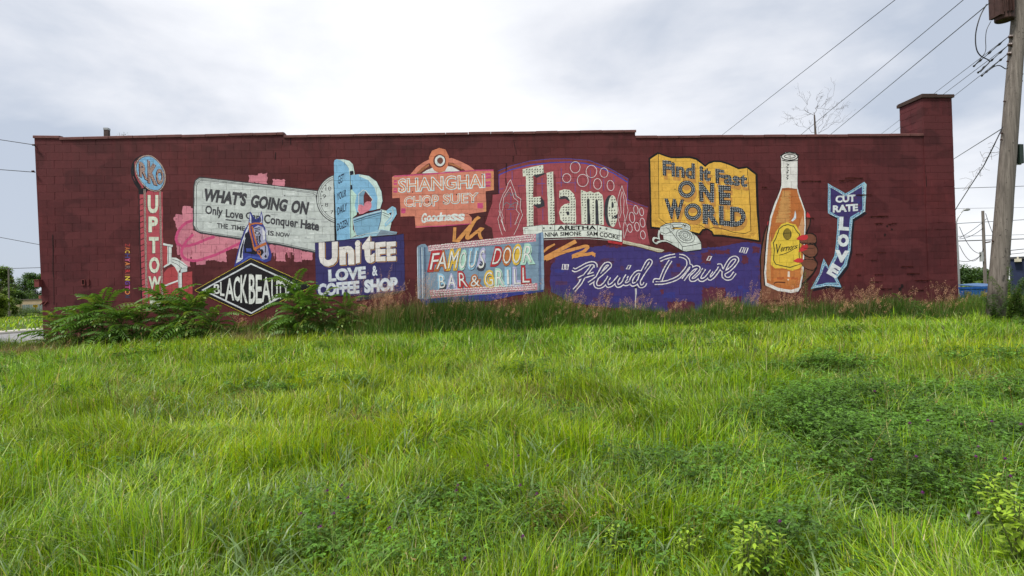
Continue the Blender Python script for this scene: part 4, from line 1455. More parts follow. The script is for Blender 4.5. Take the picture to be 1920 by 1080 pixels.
    p.sub('painted_bulbs')
    for (xa, ya, xb, yb, rows) in ((208, 250, 1400, 122, (0, 22, 46)), (232, 756, 1412, 672, (0, 24, 48))):
        n_ = 62
        for ri, dy in enumerate(rows):
            for k in range(n_):
                t = (k + .5 * (ri % 2)) / n_
                x = xa + (xb - xa) * t + p.R.uniform(-4, 4)
                y = ya + (yb - ya) * t + dy + p.R.uniform(-3, 3)
                p.stroke([(x + 3, y + 5), (x + 2, y + 20)], 6, (92, 72, 84), 4)
                p.dot(x, y, 8, (216, 214, 212), 5)
                if k % 3 == 0: p.dot(x + 2, y + 1, 3, (120, 112, 116), 6)
    p.sub('lettering')
    RD, OR, YE, MI, LBu, LV = (176, 34, 42), (178, 100, 42), (224, 182, 44), (164, 206, 190), (136, 186, 216), (168, 166, 206)
    L1 = [('F', RD, [(248, 330), (330, 322), (300, 510), (212, 515)]), ('A', OR, [(338, 318), (398, 316), (404, 505), (290, 508)]), ('M', YE, [(455, 305), (548, 300), (512, 498), (420, 500)]), ('O', MI, [(568, 312), (632, 310), (612, 500), (542, 500)]), ('U', LBu, [(668, 302), (750, 298), (718, 494), (645, 494)]), ('S', LV, [(790, 292), (836, 290), (826, 500), (755, 500)]),
          ('D', RD, [(955, 275), (1034, 270), (1002, 450), (912, 455)]), ('O', OR, [(1050, 262), (1137, 258), (1120, 448), (1032, 448)]), ('O', YE, [(1162, 250), (1247, 245), (1230, 440), (1142, 442)]), ('R', MI, [(1290, 245), (1370, 240), (1364, 428), (1255, 435)]),
          ('B', LBu, [(315, 575), (378, 580), (392, 718), (325, 722)]), ('A', LV, [(432, 570), (482, 570), (508, 712), (420, 714)]), ('R', RD, [(540, 548), (612, 548), (645, 705), (545, 705)]), ('&', OR, [(680, 585), (765, 575), (782, 700), (670, 705)]), ('G', YE, [(838, 540), (915, 536), (935, 700), (832, 700)]), ('R', MI, [(962, 520), (1035, 520), (1052, 686), (960, 688)]), ('I', LBu, [(1080, 512), (1105, 512), (1108, 680), (1082, 680)]), ('L', LV, [(1160, 505), (1225, 505), (1242, 678), (1162, 680)]), ('L', RD, [(1257, 492), (1325, 492), (1340, 658), (1258, 662)])]
    for ch, c, q in L1:
        if ch in 'DOQ':
            tris_q = q
            xs = [t[0] for t in q]
            cx, cy = sum(xs) / 4, sum(t[1] for t in q) / 4
            p.ell(cx, cy, (q[1][0] - q[0][0]) * .58, (q[2][1] - q[1][1]) * .52, c, 3, rot=10)
        p.text(ch, q, (56, 60, 76), 2, .09, shift=(4, 8))
        p.text(ch, q, c, 4, .095)
        p.text(ch, q, (40, 40, 54), 5, -.004, shift=(5, 4))
        p.text(ch, q, (224, 224, 222), 6, -.004)
    p.done()

    # -- bottle and hand
    p = Paint('painted_hand', 2, 'brown hand with red fingernails painted behind the bottle').zoom(1410, 270, 3.724)
    SK, SKD = (112, 66, 48), (22, 14, 14)
    p.poly([(122, 528), (100, 570), (82, 620), (66, 700), (54, 800), (58, 960), (60, 1090), (200, 1090), (200, 540)], SKD, 0)
    p.poly([(122, 540), (104, 580), (90, 630), (74, 710), (62, 800), (66, 960), (68, 1090), (200, 1090), (200, 540)], SK, 1)
    p.poly([(122, 528), (116, 560), (106, 572), (108, 545)], (168, 30, 40), 2)
    p.sub('painted_fingertips')
    p.poly([(368, 500), (388, 470), (412, 520), (408, 562), (385, 625), (425, 622), (448, 640), (455, 680), (448, 700), (462, 740), (455, 775), (440, 795), (458, 825), (455, 870), (430, 910), (395, 950), (330, 1010), (330, 500)], SKD, 0)
    p.poly([(365, 505), (388, 480), (404, 522), (400, 560), (376, 620), (362, 618), (362, 560)], SK, 2)
    p.poly([(330, 560), (358, 560), (365, 640), (395, 625), (425, 632), (440, 650), (446, 680), (430, 700), (452, 730), (450, 765), (425, 795), (448, 825), (446, 865), (420, 905), (390, 935), (330, 990)], SK, 1)
    p.poly([(372, 508), (387, 474), (402, 492), (408, 518), (392, 512)], (186, 32, 42), 3)
    p.done()
    p = Paint('painted_bottle', 6, 'tall orange soda bottle with white neck and yellow label painted on the wall').zoom(1410, 270, 3.724)
    o = [(203, 108), (200, 85), (232, 62), (262, 58), (300, 64), (322, 82), (318, 118), (317, 300), (330, 355), (352, 410), (371, 470), (374, 570), (366, 760), (358, 900), (340, 1000), (322, 1032), (270, 1040), (180, 1026), (92, 988), (86, 900), (96, 760), (106, 640), (126, 510), (160, 410), (194, 330), (205, 290)]
    p.poly([(262 + (x - 262) * 1.05, y - (5 if y < 100 else 0)) for x, y in o], (18, 14, 16), 0)
    p.poly(o, (208, 206, 204), 1)
    p.poly([(208, 312), (312, 312), (322, 355), (345, 415), (362, 470), (365, 570), (357, 760), (349, 900), (330, 1002), (272, 1018), (180, 1004), (104, 968), (98, 900), (108, 760), (118, 640), (138, 515), (170, 420)], (176, 98, 34), 2)
    p.poly([(208, 308), (255, 305), (308, 312), (300, 322), (212, 320)], (150, 84, 40), 3)
    for k in range(46):
        y = 330 + k * 4.8
        x0 = 212 - max(0, (y - 330)) * .2 + p.R.uniform(-7, 7)
        p.stroke([(x0, y), (262 + p.R.uniform(-10, 10), y + p.R.uniform(-2, 2))], 4.6, (190, 136, 70), 3)
    p.poly([(352, 500), (362, 560), (356, 700), (335, 700), (322, 590), (334, 560)], (194, 140, 92), 3)
    p.poly([(112, 700), (132, 640), (128, 850), (132, 960), (104, 940), (100, 850)], (192, 134, 76), 3)
    p.poly([(150, 880), (340, 880), (338, 930), (300, 960), (310, 985), (250, 990), (150, 975)], (186, 110, 42), 3)
    p.stroke([(150, 975), (175, 965), (232, 968)], 9, (92, 44, 22), 4, smooth=True)
    for k in range(7):
        x = 150 + k * 24
        p.stroke([(x, 940 + p.R.uniform(-8, 10)), (x + 26, 938 + p.R.uniform(-6, 8))], 14, p.R.choice([(198, 110, 36), (170, 84, 28), (188, 120, 60)]), 4, amp=.5)
    p.poly([(300, 464), (308, 490), (306, 520), (284, 542), (272, 536), (292, 512)], (190, 200, 212), 4)
    p.poly([(250, 888), (264, 890), (264, 930), (254, 955), (248, 950)], (214, 198, 184), 4)
    p.poly([(345, 930), (358, 900), (350, 860), (342, 850), (340, 900)], (200, 160, 120), 4)
    p.ring(262, 88, 57, 25, 6, BLK, 4)
    p.ring(264, 86, 38, 13, 5, BLK, 4)
    p.stroke([(208, 112), (240, 120), (318, 116)], 5, BLK, 4)
    p.stroke([(258, 80), (258, 90)], 4, BLK, 5)
    p.stroke([(266, 80), (266, 90)], 4, BLK, 5)
    for (x, y) in ((250, 145), (246, 165), (250, 185), (244, 200), (248, 222), (246, 240)):
        p.stroke([(x - 8, y - 6), (x + 6, y), (x - 4, y + 8)], 5, (36, 36, 40), 4)
    p.sub('painted_label')
    YE = (232, 196, 34)
    p.poly([(182, 590), (205, 560), (245, 546), (275, 556), (305, 562), (322, 595), (338, 620), (345, 680), (338, 760), (350, 850), (325, 872), (280, 884), (215, 868), (160, 868), (130, 842), (134, 760), (130, 690), (150, 655), (165, 610)], YE, 5)
    p.stroke([(190, 592), (215, 572), (250, 562), (290, 575), (308, 606), (330, 630), (334, 690), (328, 770), (335, 840), (300, 850), (265, 862), (215, 852), (165, 840), (150, 810), (155, 740), (148, 690), (165, 660), (178, 625)], 6, (40, 58, 36), 6, closed=True)
    p.ell(246, 630, 30, 41, (58, 52, 22), 6)
    for k in range(9):
        p.stroke([(224, 600 + k * 8), (268, 598 + k * 8)], 2.6, (196, 164, 36), 7)
    p.sub('lettering')
    vs = [('V', 162, 196, 700, 768), ('e', 200, 216, 722, 752), ('r', 220, 236, 720, 748), ('n', 238, 258, 717, 745), ('o', 262, 278, 714, 740), ('r', 282, 294, 711, 736), ('s', 298, 314, 708, 732)]
    for ch, x0, x1, y0, y1 in vs:
        p.text(ch, [(x0 + 5, y0), (x1 + 6, y0 - 2), (x1 - 3, y1 - 2), (x0 - 4, y1)], (44, 48, 30), 7, .012)
    p.stroke([(190, 776), (240, 762), (300, 728)], 4.5, (44, 48, 30), 7, smooth=True)
    p.done()
    p = Paint('painted_fingers', 15, 'brown fingers with pointed red nails painted gripping the bottle').zoom(1410, 270, 3.724)
    for f, nl in (([(330, 680), (345, 650), (368, 632), (400, 622), (432, 632), (448, 655), (448, 685), (425, 700), (390, 694), (350, 700)], [(308, 664), (325, 645), (350, 634), (385, 636), (392, 650), (380, 668), (345, 676)]),
                  ([(345, 752), (355, 712), (390, 700), (425, 700), (452, 722), (458, 752), (440, 785), (400, 792), (362, 772)], [(322, 756), (335, 725), (352, 706), (385, 702), (392, 718), (380, 738), (350, 750)]),
                  ([(340, 812), (380, 804), (430, 806), (452, 830), (448, 862), (420, 885), (370, 868), (345, 842)], [(284, 816), (318, 798), (350, 800), (358, 815), (350, 828), (315, 830)])):
        p.poly(f, SKD, 0, smooth=True)
        cx = sum(q[0] for q in f) / len(f)
        cy = sum(q[1] for q in f) / len(f)
        p.poly([(cx + (x - cx) * .94, cy + (y - cy) * .88) for x, y in f], SK, 1, smooth=True)
        p.poly(nl, (190, 30, 40), 2)
    p.stroke([(345, 690), (390, 692), (430, 690)], 4, SKD, 3)
    p.stroke([(362, 775), (400, 792), (430, 788)], 4, SKD, 3)
    p.stroke([(360, 730), (430, 730)], 3, SKD, 3)
    p.done()

    # -- arrow sign
    p = Paint('painted_arrow_sign', 2, 'navy blue bent arrow sign edged with light blue bulbs').zoom(1410, 270, 3.724)
    AB, AN = (122, 172, 200), (52, 40, 100)
    sh = [(12, 16), ]
    outl = [(530, 275), (652, 346), (785, 264), (790, 470), (703, 525), (692, 640), (688, 740), (660, 850), (595, 935), (625, 1000), (520, 990), (410, 1012), (470, 905), (500, 800), (535, 862), (575, 780), (585, 700), (594, 600), (598, 515), (530, 485)]
    p.poly([(x + 12, y + 16) for x, y in outl if not (x > 700 and y < 300)] , (24, 16, 30), 0)
    p.poly([(785, 264), (799, 282), (790, 474), (776, 470)], (150, 186, 200), 2)
    p.poly(outl, AB, 1)
    inn = [(548, 304), (655, 366), (768, 296), (770, 460), (684, 512), (676, 640), (670, 735), (640, 835), (570, 930), (590, 968), (520, 970), (445, 986), (492, 890), (508, 845), (540, 885), (598, 785), (606, 700), (612, 600), (614, 510), (548, 474)]
    p.poly(inn, AN, 3)
    for k in range(14):
        x, y = p.R.uniform(560, 750), p.R.uniform(370, 470)
        p.rect(x, y, x + 16, y + 8, p.R.choice([(96, 34, 70), (44, 52, 120)]), 4, amp=.5)
    p.sub('painted_bulbs')
    mid = [((a[0] + b[0]) / 2, (a[1] + b[1]) / 2) for a, b in zip(outl, inn)]
    p.bulbs(mid, 11, 3.8, (44, 62, 112), 4, closed=True, jit=2.5)
    p.bulbs([(x + 2, y + 5) for x, y in mid], 11, 3.2, (206, 218, 222), 5, closed=True, jit=2.5)
    p.sub('lettering')
    AW = (204, 210, 216)
    p.text('CUT', [(586, 364), (718, 355), (719, 400), (586, 408)], AW, 6, .05)
    p.text('RATE', [(567, 432), (736, 420), (736, 464), (567, 476)], AW, 6, .05)
    p.text('L', [(618, 515), (668, 517), (669, 598), (614, 594)], AW, 6, .06)
    p.text('O', Q(605, 637, 670, 710), AW, 6, .075)
    p.text('V', [(592, 746), (666, 752), (656, 824), (590, 816)], AW, 6, .07)
    p.text('E', [(565, 838), (613, 868), (578, 930), (529, 900)], AW, 6, .06)
    p.done()


mural()

# ------------------------------------------------------------------ blocks
COVER = [(248, 288, 318, 600), (318, 440, 350, 600), (318, 320, 640, 500), (390, 400, 600, 640), (590, 295, 765, 620), (730, 275, 935, 440), (780, 395, 1035, 600), (915, 295, 1220, 460), (1015, 430, 1435, 600), (1218, 285, 1425, 460), (1430, 285, 1530, 560), (1520, 340, 1630, 545)]


def to_px(p):
    d = Vector(p) - EYE
    z = d.dot(fwd)
    return 960 + FPX * d.dot(cr) / z, 540 - FPX * d.dot(cu) / z


def block_faces(mb, ce, ox=0, oy=0, oz=0):
    a0, a1, b, z0, z1, y = ce['a0'], ce['a1'], ce['b'], ce['z0'], ce['z1'], ce['y']
    c = CHAM
    o = [(a0 - ox, z0 - oz), (b - ox, z0 - oz), (b - ox, z1 - oz), (a1 - ox, z1 - oz)]
    i_ = [(a0 + c - ox, z0 + c - oz), (b - c - ox, z0 + c - oz), (b - c - ox, z1 - c - oz), (a1 + c - ox, z1 - c - oz)]
    yf, ym, yb = y - oy, y + c - oy, REC + 0.004 - oy
    s = len(mb.v)
    mb.v += [(p[0], yf, p[1]) for p in i_] + [(p[0], ym, p[1]) for p in o] + [(p[0], yb, p[1]) for p in o]
    fs = [(0, 1, 2, 3)]
    for k in range(4):
        k2 = (k + 1) % 4
        fs += [(4 + k, 4 + k2, k2, k), (8 + k, 8 + k2, 4 + k2, 4 + k)]
    for f in fs:
        mb.f.append(tuple(s + i for i in f))
        mb.m.append(0)
        mb.c.append(None)


def build_blocks():
    free, rest = [], []
    for (r, c), lst in CELLS.items():
        for ce in lst:
            cx, cz = (ce['a0'] + ce['b']) / 2, (ce['z0'] + ce['z1']) / 2
            px, py = to_px((cx, ce['y'], cz))
            base = 655 - px * .045 - 75
            cov = any(x0 - 8 < px < x1 + 8 and y0 - 4 < py < y1 + 4 for x0, y0, x1, y1 in COVER) or py > base - 5
            d = (Vector((cx, 0, cz)) - EYE).dot(fwd)
            area = (ce['b'] - ce['a0']) * (ce['z1'] - ce['z0']) / d ** 2
            (rest if cov else free).append((area, ce, (cx, cz)))
    free.sort(key=lambda t: -t[0])
    sel = free[:300]
    rest += free[300:]
    shared = {}
    for _, ce, (cx, cz) in sel:
        x0, z0 = (ce['a0'] + ce['b']) / 2, (ce['z0'] + ce['z1']) / 2
        key = (round(ce['a0'] - x0, 4), round(ce['a1'] - x0, 4), round(ce['b'] - x0, 4), round(ce['z0'] - z0, 4), round(ce['z1'] - z0, 4), round(ce['y'], 2))
        if key not in shared:
            mb = MB()
            k2 = dict(ce)
            block_faces(mb, k2, x0, ce['y'], z0)
            shared[key] = mb.mesh('block')
            shared[key].materials.append(M_BLOCK)
        o = bpy.data.objects.new('block', shared[key])
        COL.objects.link(o)
        o.location = (x0, ce['y'], z0)
        under(o)
    mb = MB()
    for _, ce, _p in rest:
        block_faces(mb, ce)
    o = bpart(mb, 'remaining_blocks', M_BLOCK)
    o['kind'] = 'stuff'


build_blocks()

# coping tiles along the parapet
def coping():
    R = random.Random(5)
    first = True
    for si, (xa, xb, za, zb) in enumerate(SECS):
        x = xa - (0.02 if si == 0 else 0)
        xe = xb + (0.025 if si == 2 else 0)
        if si == 3: xe = XP - 0.004
        while x < xe - 0.05:
            w = min(0.605, xe - x)
            if xe - (x + w) < 0.12: w = xe - x
            if si == 2 and x < xa + 0.6 and x > xa + .3:      # broken stretch after the step
                w = 0.42
                x += w
                continue
            z0 = za + (zb - za) * (x - xa) / (xb - xa)
            z1 = za + (zb - za) * (x + w - xa) / (xb - xa)
            j = R.uniform(-.006, .006)
            ov = 0.028
            mb = MB()
            g = 0.006
            prof = [(-ov, -0.018), (-ov, 0.040), (-ov + .012, 0.052), (0.10, COP + .004), (0.25, COP - .01), (0.25, -0.01), (0, 0.0005), (0, -0.018)]
            n = len(prof)
            b0 = len(mb.v)
            for (xx, zz) in ((x + g, z0), (x + w - g, z1)):
                for (py_, pz) in prof:
                    mb.v.append((xx, py_, zz + pz + j))
            for k in range(n):
                k2 = (k + 1) % n
                mb.f.append((b0 + k, b0 + k2, b0 + n + k2, b0 + n + k))
            mb.f.append(tuple(b0 + k for k in range(n))[::-1])
            mb.f.append(tuple(b0 + n + k for k in range(n)))
            mb.m += [0] * (n + 2)
            mb.c += [None] * (n + 2)
            bpart(mb, 'coping_tile', M_COPING)
            x += w


coping()


# chimney-like corner pier above the roof
def pier():
    D = 0.86
    zt = ZPIER
    zb = SECS[-1][3] + COP
    core_ = MB()
    core_.box(XP + 0.012, XR - 0.012, REC + .003, D - 0.01, zb - 0.4, zt - 0.002)
    ch = bpart(core_, 'chimney', M_MORTAR)
    R = random.Random(9)
    z = zt
    row = 0
    rows = int((zt - (zb - 0.3)) / CH) + 1
    for r in range(rows):
        z1 = zt - r * CH
        z0 = z1 - CH
        segs = [(0.02, 0.43), (0.43, D)] if r % 2 else [(0.02, D - .4), (D - .4, D)]
        for (y0, y1) in segs:
            for side in (0, 1):
                m = MB()
                j = R.uniform(0, .002)
                if side == 0: m.box(XP - 0.002 - j, XP + 0.0118, y0 + .003, y1 - .003, z0 + .004, z1 - .004)
                else: m.box(XR - 0.0118, XR + 0.002 + j, y0 + .003, y1 - .003, z0 + .004, z1 - .004)
                q = m.build('chimney_block', M_BLOCK)
                q.parent = ch
    cap = MB()
    cap.box(XP - 0.05, XR + 0.045, -0.06, D + 0.05, zt + 0.001, zt + 0.088)
    q = cap.build('chimney_cap', M_CAP)
    q.parent = ch
    cap = MB()
    cap.box(XP - 0.035, XP + 0.42, -0.045, D + 0.03, zt + 0.09, zt + 0.112)
    q = cap.build('cap_slab', M_CAP)
    q.parent = ch


pier()


# peeling paint, cracks, old brackets
def flakes():
    R = random.Random(3)
    spots = [(1632, 408, 22, 1), (1645, 407, 12, 1), (1655, 407, 10, 1), (1664, 421, 10, 1), (1672, 421, 9, 1), (1641, 421, 14, 1), (1605, 364, 30, 1), (1584, 335, 34, 0), (1517, 341, 22, 1), (1502, 339, 14, 1), (1572, 340, 30, 0), (1690, 505, 22, 1), (1702, 504, 10, 1), (1700, 518, 24, 1), (1640, 521, 16, 1), (1632, 535, 22, 1), (1606, 521, 8, 0), (1645, 477, 16, 0), (1755, 419, 14, 0), (1752, 433, 22, 1), (1715, 532, 32, 1), (1780, 531, 14, 0), (1604, 478, 14, 0), (1633, 490, 12, 0), (1706, 545, 26, 1), (1652, 548, 20, 1), (1428, 352, 10, 1), (1510, 410, 16, 0), (1640, 424, 12, 1), (1655, 560, 20, 0), (1690, 558, 24, 0)]
    FL, dk = [], MB()
    for px, py, w, deep in spots:
        x0, z = wpt(px, py)
        x1, _ = wpt(px + w, py)
        z = round((z - GZ0) / CH) * CH + GZ0 if R.random() < .75 else z
        n = 6
        fl = MB()
        FL.append(fl)
        top = []
        for k in range(n + 1):
            x = x0 + (x1 - x0) * k / n
            h = R.uniform(.002, .014) * (1.3 if deep else 1)
            top.append((x, z + R.uniform(-.005, .005), h))
        for k in range(n):
            (xa, za, ha), (xb, zb, hb) = top[k], top[k + 1]
            if R.random() < .7:
                dk.face([(xa, -.0075, za - ha), (xb, -.0075, zb - hb), (xb, -.0075, zb), (xa, -.0075, za)])  # shade in the gap below the flake, drawn as a black strip
            la = R.uniform(.012, .03)
            fl.face([(xa, -.006, za), (xb, -.006, zb), (xb, -.006 - la * .7, zb + .012 + la * .6), (xa, -.006 - la, za + .012 + la * .6)][::-1])
    for fl in FL: bpart(fl, 'peeling_paint', M_FLAKE)
    for (px, py) in ((1689, 539), (1691, 536), (1687, 542), (1663, 424), (1659, 440), (1672, 430)):
        x, z = wpt(px, py)
        r = R.uniform(.02, .05)
        dk.face([(x + r * R.uniform(.6, 1.1) * math.cos(k), -.0085, z + r * 1.3 * R.uniform(.6, 1.1) * math.sin(k)) for k in np.linspace(0, 5.6, 8)])
    o = bpart(dk, 'paint_hole_shade', M_DARK)
    # open step cracks
    ck = MB()
    for line in ([(963, 262), (964, 270), (966, 277), (967, 279), (968, 290)], [(950, 306), (949, 318), (948, 335), (949, 348)], [(963, 292), (962, 303)], [(99, 440), (100, 470), (99.5, 505), (101, 520), (101.5, 572)], [(1733, 310), (1735, 330), (1736, 350)], [(1640, 437), (1641, 446)], [(530, 262), (530, 272)], [(545, 258), (545, 271)], [(516, 299), (517, 286)]):
        for i in range(len(line) - 1):
            xa, za = wpt(*line[i])
            xb, zb = wpt(*line[i + 1])
            w = R.uniform(.004, .011)
            ck.face([(xa - w, -.0068 - .018 * (line[i][0] > 1731), za), (xb - w, -.0068 - .018 * (line[i][0] > 1731), zb), (xb + w, -.0068 - .018 * (line[i][0] > 1731), zb), (xa + w, -.0068 - .018 * (line[i][0] > 1731), za)])
    bpart(ck, 'crack', M_DARK)


flakes()


def fixtures():
    # pair of wall pockets, their inner shade a flat black panel
    for (px0, py0, px1, py1) in ((154, 524, 160, 535), (165, 523, 168, 535)):
        x0, z1 = wpt(px0, py0)
        x1, z0 = wpt(px1, py1)
        mb = MB()
        mb.box(x0, x1, -.03, -.004, z0, z0 + .02)
        mb.box(x0, x0 + .012, -.03, -.004, z0 + .0205, z1)
        mb.box(x1 - .012, x1, -.03, -.004, z0 + .0205, z1)
        mb.box(x0 + .0125, x1 - .0125, -.03, -.004, z1 - .015, z1)
        bpart(mb, 'wall_pocket_frame', M_FLAKE)
        mb = MB()
        mb.box(x0 + .013, x1 - .013, -.009, -.006, z0 + .021, z1 - .016)
        bpart(mb, 'wall_pocket', M_DARK)
    x, z = wpt(75.5, 531)
    mb = MB()
    mb.box(x - .06, x + .055, -.12, -.004, z - .10, z + .07)
    mb.box(x - .066, x + .062, -.13, -.004, z + .0705, z + .09)
    bpart(mb, 'junction_box', M_FLAKE)
    for d in (0, .09):
        xa, za = wpt(76, 572)
        xb, zb = wpt(83, 565)
        mb = MB()
        mb.tube([(xa + d, -.012, za), (xb + d, -.012, zb)], .014, 6)
        bpart(mb, 'bracket', M_FLAKE)
    for px, py in ((67, 274), (66, 323)):
        x, z = wpt(px, py)
        mb = MB()
        mb.tube([(x, -.005, z), (x, -.08, z + .01)], .014, 6)
        mb.tube([(x - .02, -.08, z + .01), (x + .03, -.08, z + .01)], .022, 8)
        bpart(mb, 'wire_anchor', M_RUST)


fixtures()

# things standing on the roof
pp = at(200.5, 252, 1.5)
post = empty('vent_pipe', (pp.x, 1.5, 5.15), 'short square dark wooden post poking above the roof edge at the left', 'post')
post.name = 'roof_post'
mb = MB()
zt_ = at(200, 241, 1.5).z - 5.15
mb.box(-.055, .055, -.055, .055, 0, zt_ - .05)
mb.build('post_shaft', simple('weathered_dark_wood', (.07, .05, .045), .85, .4, 14), post)
mb = MB()
mb.obox((0, 0, zt_ - .02), (.062, 0, .0), (0, .062, 0), (0, 0, .028))
mb.build('post_cap', M_STEEL, post)

# ------------------------------------------------------------------ ground
def mat_ground():
    m, nt, p = new_mat('lawn_soil')
    pos = pos_of(nt)
    n = noise(nt, 1.2, 8, 0.65, pos)
    f = noise(nt, 25, 5, 0.7, pos)
    c = ramp(nt, n, [(0.3, (0.035, 0.055, 0.012)), (0.5, (0.065, 0.10, 0.018)), (0.72, (0.10, 0.13, 0.03))])
    d = ramp(nt, f, [(0.3, 0.5), (0.7, 1.35)])
    c = mixc(nt, 1.0, c, d, 'MULTIPLY')
    nt.links.new(c, p.inputs['Base Color'])
    p.inputs['Roughness'].default_value = 0.95
    p.inputs['Specular IOR Level'].default_value = 0.1
    bump(nt, p, f, 0.03, 1.0)
    return m


def mat_asphalt():
    m, nt, p = new_mat('worn_asphalt')
    pos = pos_of(nt)
    c = ramp(nt, noise(nt, 0.6, 7, 0.6, pos), [(0.3, (0.16, 0.16, 0.165)), (0.7, (0.25, 0.245, 0.25))])
    c2 = ramp(nt, noise(nt, 30, 4, 0.7, pos), [(0.3, 0.8), (0.7, 1.15)])
    nt.links.new(mixc(nt, 1.0, c, c2, 'MULTIPLY'), p.inputs['Base Color'])
    p.inputs['Roughness'].default_value = 0.9
    return m


xs = np.concatenate([-np.geomspace(400, 22, 26), np.arange(-21.5, 21.6, 0.5), np.geomspace(22, 400, 26)])
ys = np.concatenate([[-120, -60, -35, -25], np.arange(-20, 6.1, 0.5), np.geomspace(7, 900, 40)])
X, Y = np.meshgrid(xs, ys)
Z = gz(X, Y)
V = np.stack([X.ravel(), Y.ravel(), Z.ravel()], 1)
nx, ny = len(xs), len(ys)
i = np.arange((ny - 1) * (nx - 1))
r_, c_ = i // (nx - 1), i % (nx - 1)
q = np.stack([r_ * nx + c_, r_ * nx + c_ + 1, (r_ + 1) * nx + c_ + 1, (r_ + 1) * nx + c_], 1)
me = np_mesh('ground', V, q.ravel(), np.full(len(q), 4), smooth=True)
tag(link_mesh('ground', me, mat_ground()), kind='structure')

mb = MB()
for k in range(40):
    y0, y1 = -12 + k * 4, -8 + k * 4
    pts_ = []
    for (x, y) in ((-27.5, y0), (-17.3 + .25 * math.sin(y0), y0), (-17.3 + .25 * math.sin(y1), y1), (-27.5, y1)):
        pts_.append((x, y, 0.02 + 0.03))
    mb.face(pts_)
tag(mb.build('road', mat_asphalt()), kind='structure')
M_CONC = simple('pale_concrete', (0.42, 0.40, 0.36), 0.9, 0.2, 3)
mb = MB()
mb.box(-27.8, -27.52, -12, 148, -0.1, 0.16)
tag(mb.build('kerb', M_CONC), kind='structure')
for k in range(30):
    mb = MB()
    mb.box(-31.0, -29.4, -12 + k * 3 + .01, -9 + k * 3 - .01, -0.1, 0.10)
    if k == 0:
        sw = tag(mb.build('sidewalk', M_CONC), kind='structure')
    else:
        mb.build('slab', M_CONC, sw)


# ------------------------------------------------------------------ grass
def field(x, y, s, k):
    return 0.5 * (np.sin(x * s + k * 1.7 + 1.3 * np.sin(y * s * .7 + k)) + np.sin(y * s * 1.3 + k * 2.9 + 1.1 * np.sin(x * s * .6 - k)))


def blades(px, py, h, lean, az, width, base_z, col, segs=2, droop=None):
    """arrays in, mesh arrays out; segs 2 -> 5 verts, 3 tris ; segs 3 -> 7 verts"""
    n = len(px)
    ts = np.linspace(0, 1, segs + 1)
    nv = 2 * segs + 1
    V = np.zeros((n, nv, 3), dtype=np.float32)
    C = np.ones((n, nv, 4), dtype=np.float32)
    wa = az + rng.uniform(-1.2, 1.2, n) + np.pi / 2
    wx, wy = np.cos(wa), np.sin(wa)
    lx, ly = np.cos(az), np.sin(az)
    if droop is None: droop = np.zeros(n)
    for k, t in enumerate(ts):
        off = lean * t ** 1.7 * h
        z = h * (t - droop * t ** 3 * .75) * np.sqrt(np.clip(1 - (lean * .45 * t) ** 2, .2, 1))
        cx, cy = px + lx * off, py + ly * off
        w = width * (1 - t ** 1.6) * (0.75 + .5 * np.sin(np.pi * min(t + .15, 1)))
        if k < segs:
            V[:, 2 * k, 0], V[:, 2 * k, 1], V[:, 2 * k, 2] = cx - wx * w, cy - wy * w, base_z + z
            V[:, 2 * k + 1, 0], V[:, 2 * k + 1, 1], V[:, 2 * k + 1, 2] = cx + wx * w, cy + wy * w, base_z + z
            C[:, 2 * k, :3] = C[:, 2 * k + 1, :3] = col
        else:
            V[:, 2 * k, 0], V[:, 2 * k, 1], V[:, 2 * k, 2] = cx, cy, base_z + z
            C[:, 2 * k, :3] = col
    F, T = [], []
    b = (np.arange(n) * nv)[:, None]
    parts_ = []
    for k in range(segs - 1):
        parts_.append(b + np.array([[2 * k, 2 * k + 1, 2 * k + 3, 2 * k + 2]]))
    tip = b + np.array([[2 * segs - 2, 2 * segs - 1, 2 * segs]])
    flat = np.concatenate([p_.ravel() for p_ in parts_] + [tip.ravel()])
    tot = np.concatenate([np.full(n, 4)] * (segs - 1) + [np.full(n, 3)])
    return V.reshape(-1, 3), flat, tot, C.reshape(-1, 4)


class Acc:
    def __init__(self):
        self.V, self.F, self.T, self.C, self.n = [], [], [], [], 0

    def add(self, V, F, T, C):
        self.V.append(V)
        self.F.append(F + self.n)
        self.T.append(T)
        self.C.append(C)
        self.n += len(V)

    def build(self, name, mat, label=None, kind='stuff', parent=None):
        me = np_mesh(name, np.concatenate(self.V), np.concatenate(self.F), np.concatenate(self.T), np.concatenate(self.C))
        o = link_mesh(name, me, mat, parent)
        if kind: o['kind'] = kind
        return o


M_GRASS = leafy('grass_blade', None, 0.38, 0.4, rough=0.38)
M_LEAF = leafy('leaf_blade', None, 0.35, 0.35, rough=0.5)
M_SEED = leafy('dry_stalk', None, 0.3, 0.15, rough=0.8)


def in_view(n, d0, d1, spread=1.12, power=1.0):
    """random ground points between depths d0, d1 in front of the camera (a wider fan than the frame)"""
    u = rng.random(n)
    d = np.sqrt(d0 ** 2 + (d1 ** 2 - d0 ** 2) * u)
    t = rng.uniform(-spread, spread, n) * (0.93) + 0.02
    extra = np.where(d < 5, 1.5, 1.0)
    x = EYE.x + d * math.sin(YAW) + d * t * math.cos(YAW) + t * 1.2
    y = EYE.y + d * math.cos(YAW) - d * t * math.sin(YAW)
    return x, y


def px_of(x, y, z):
    dx, dy, dz = x - EYE.x, y - EYE.y, z - EYE.z
    zc = dx * fwd.x + dy * fwd.y + dz * fwd.z
    return 960 + FPX * (dx * cr.x + dy * cr.y + dz * cr.z) / zc, 540 - FPX * (dx * cu.x + dy * cu.y + dz * cu.z) / zc


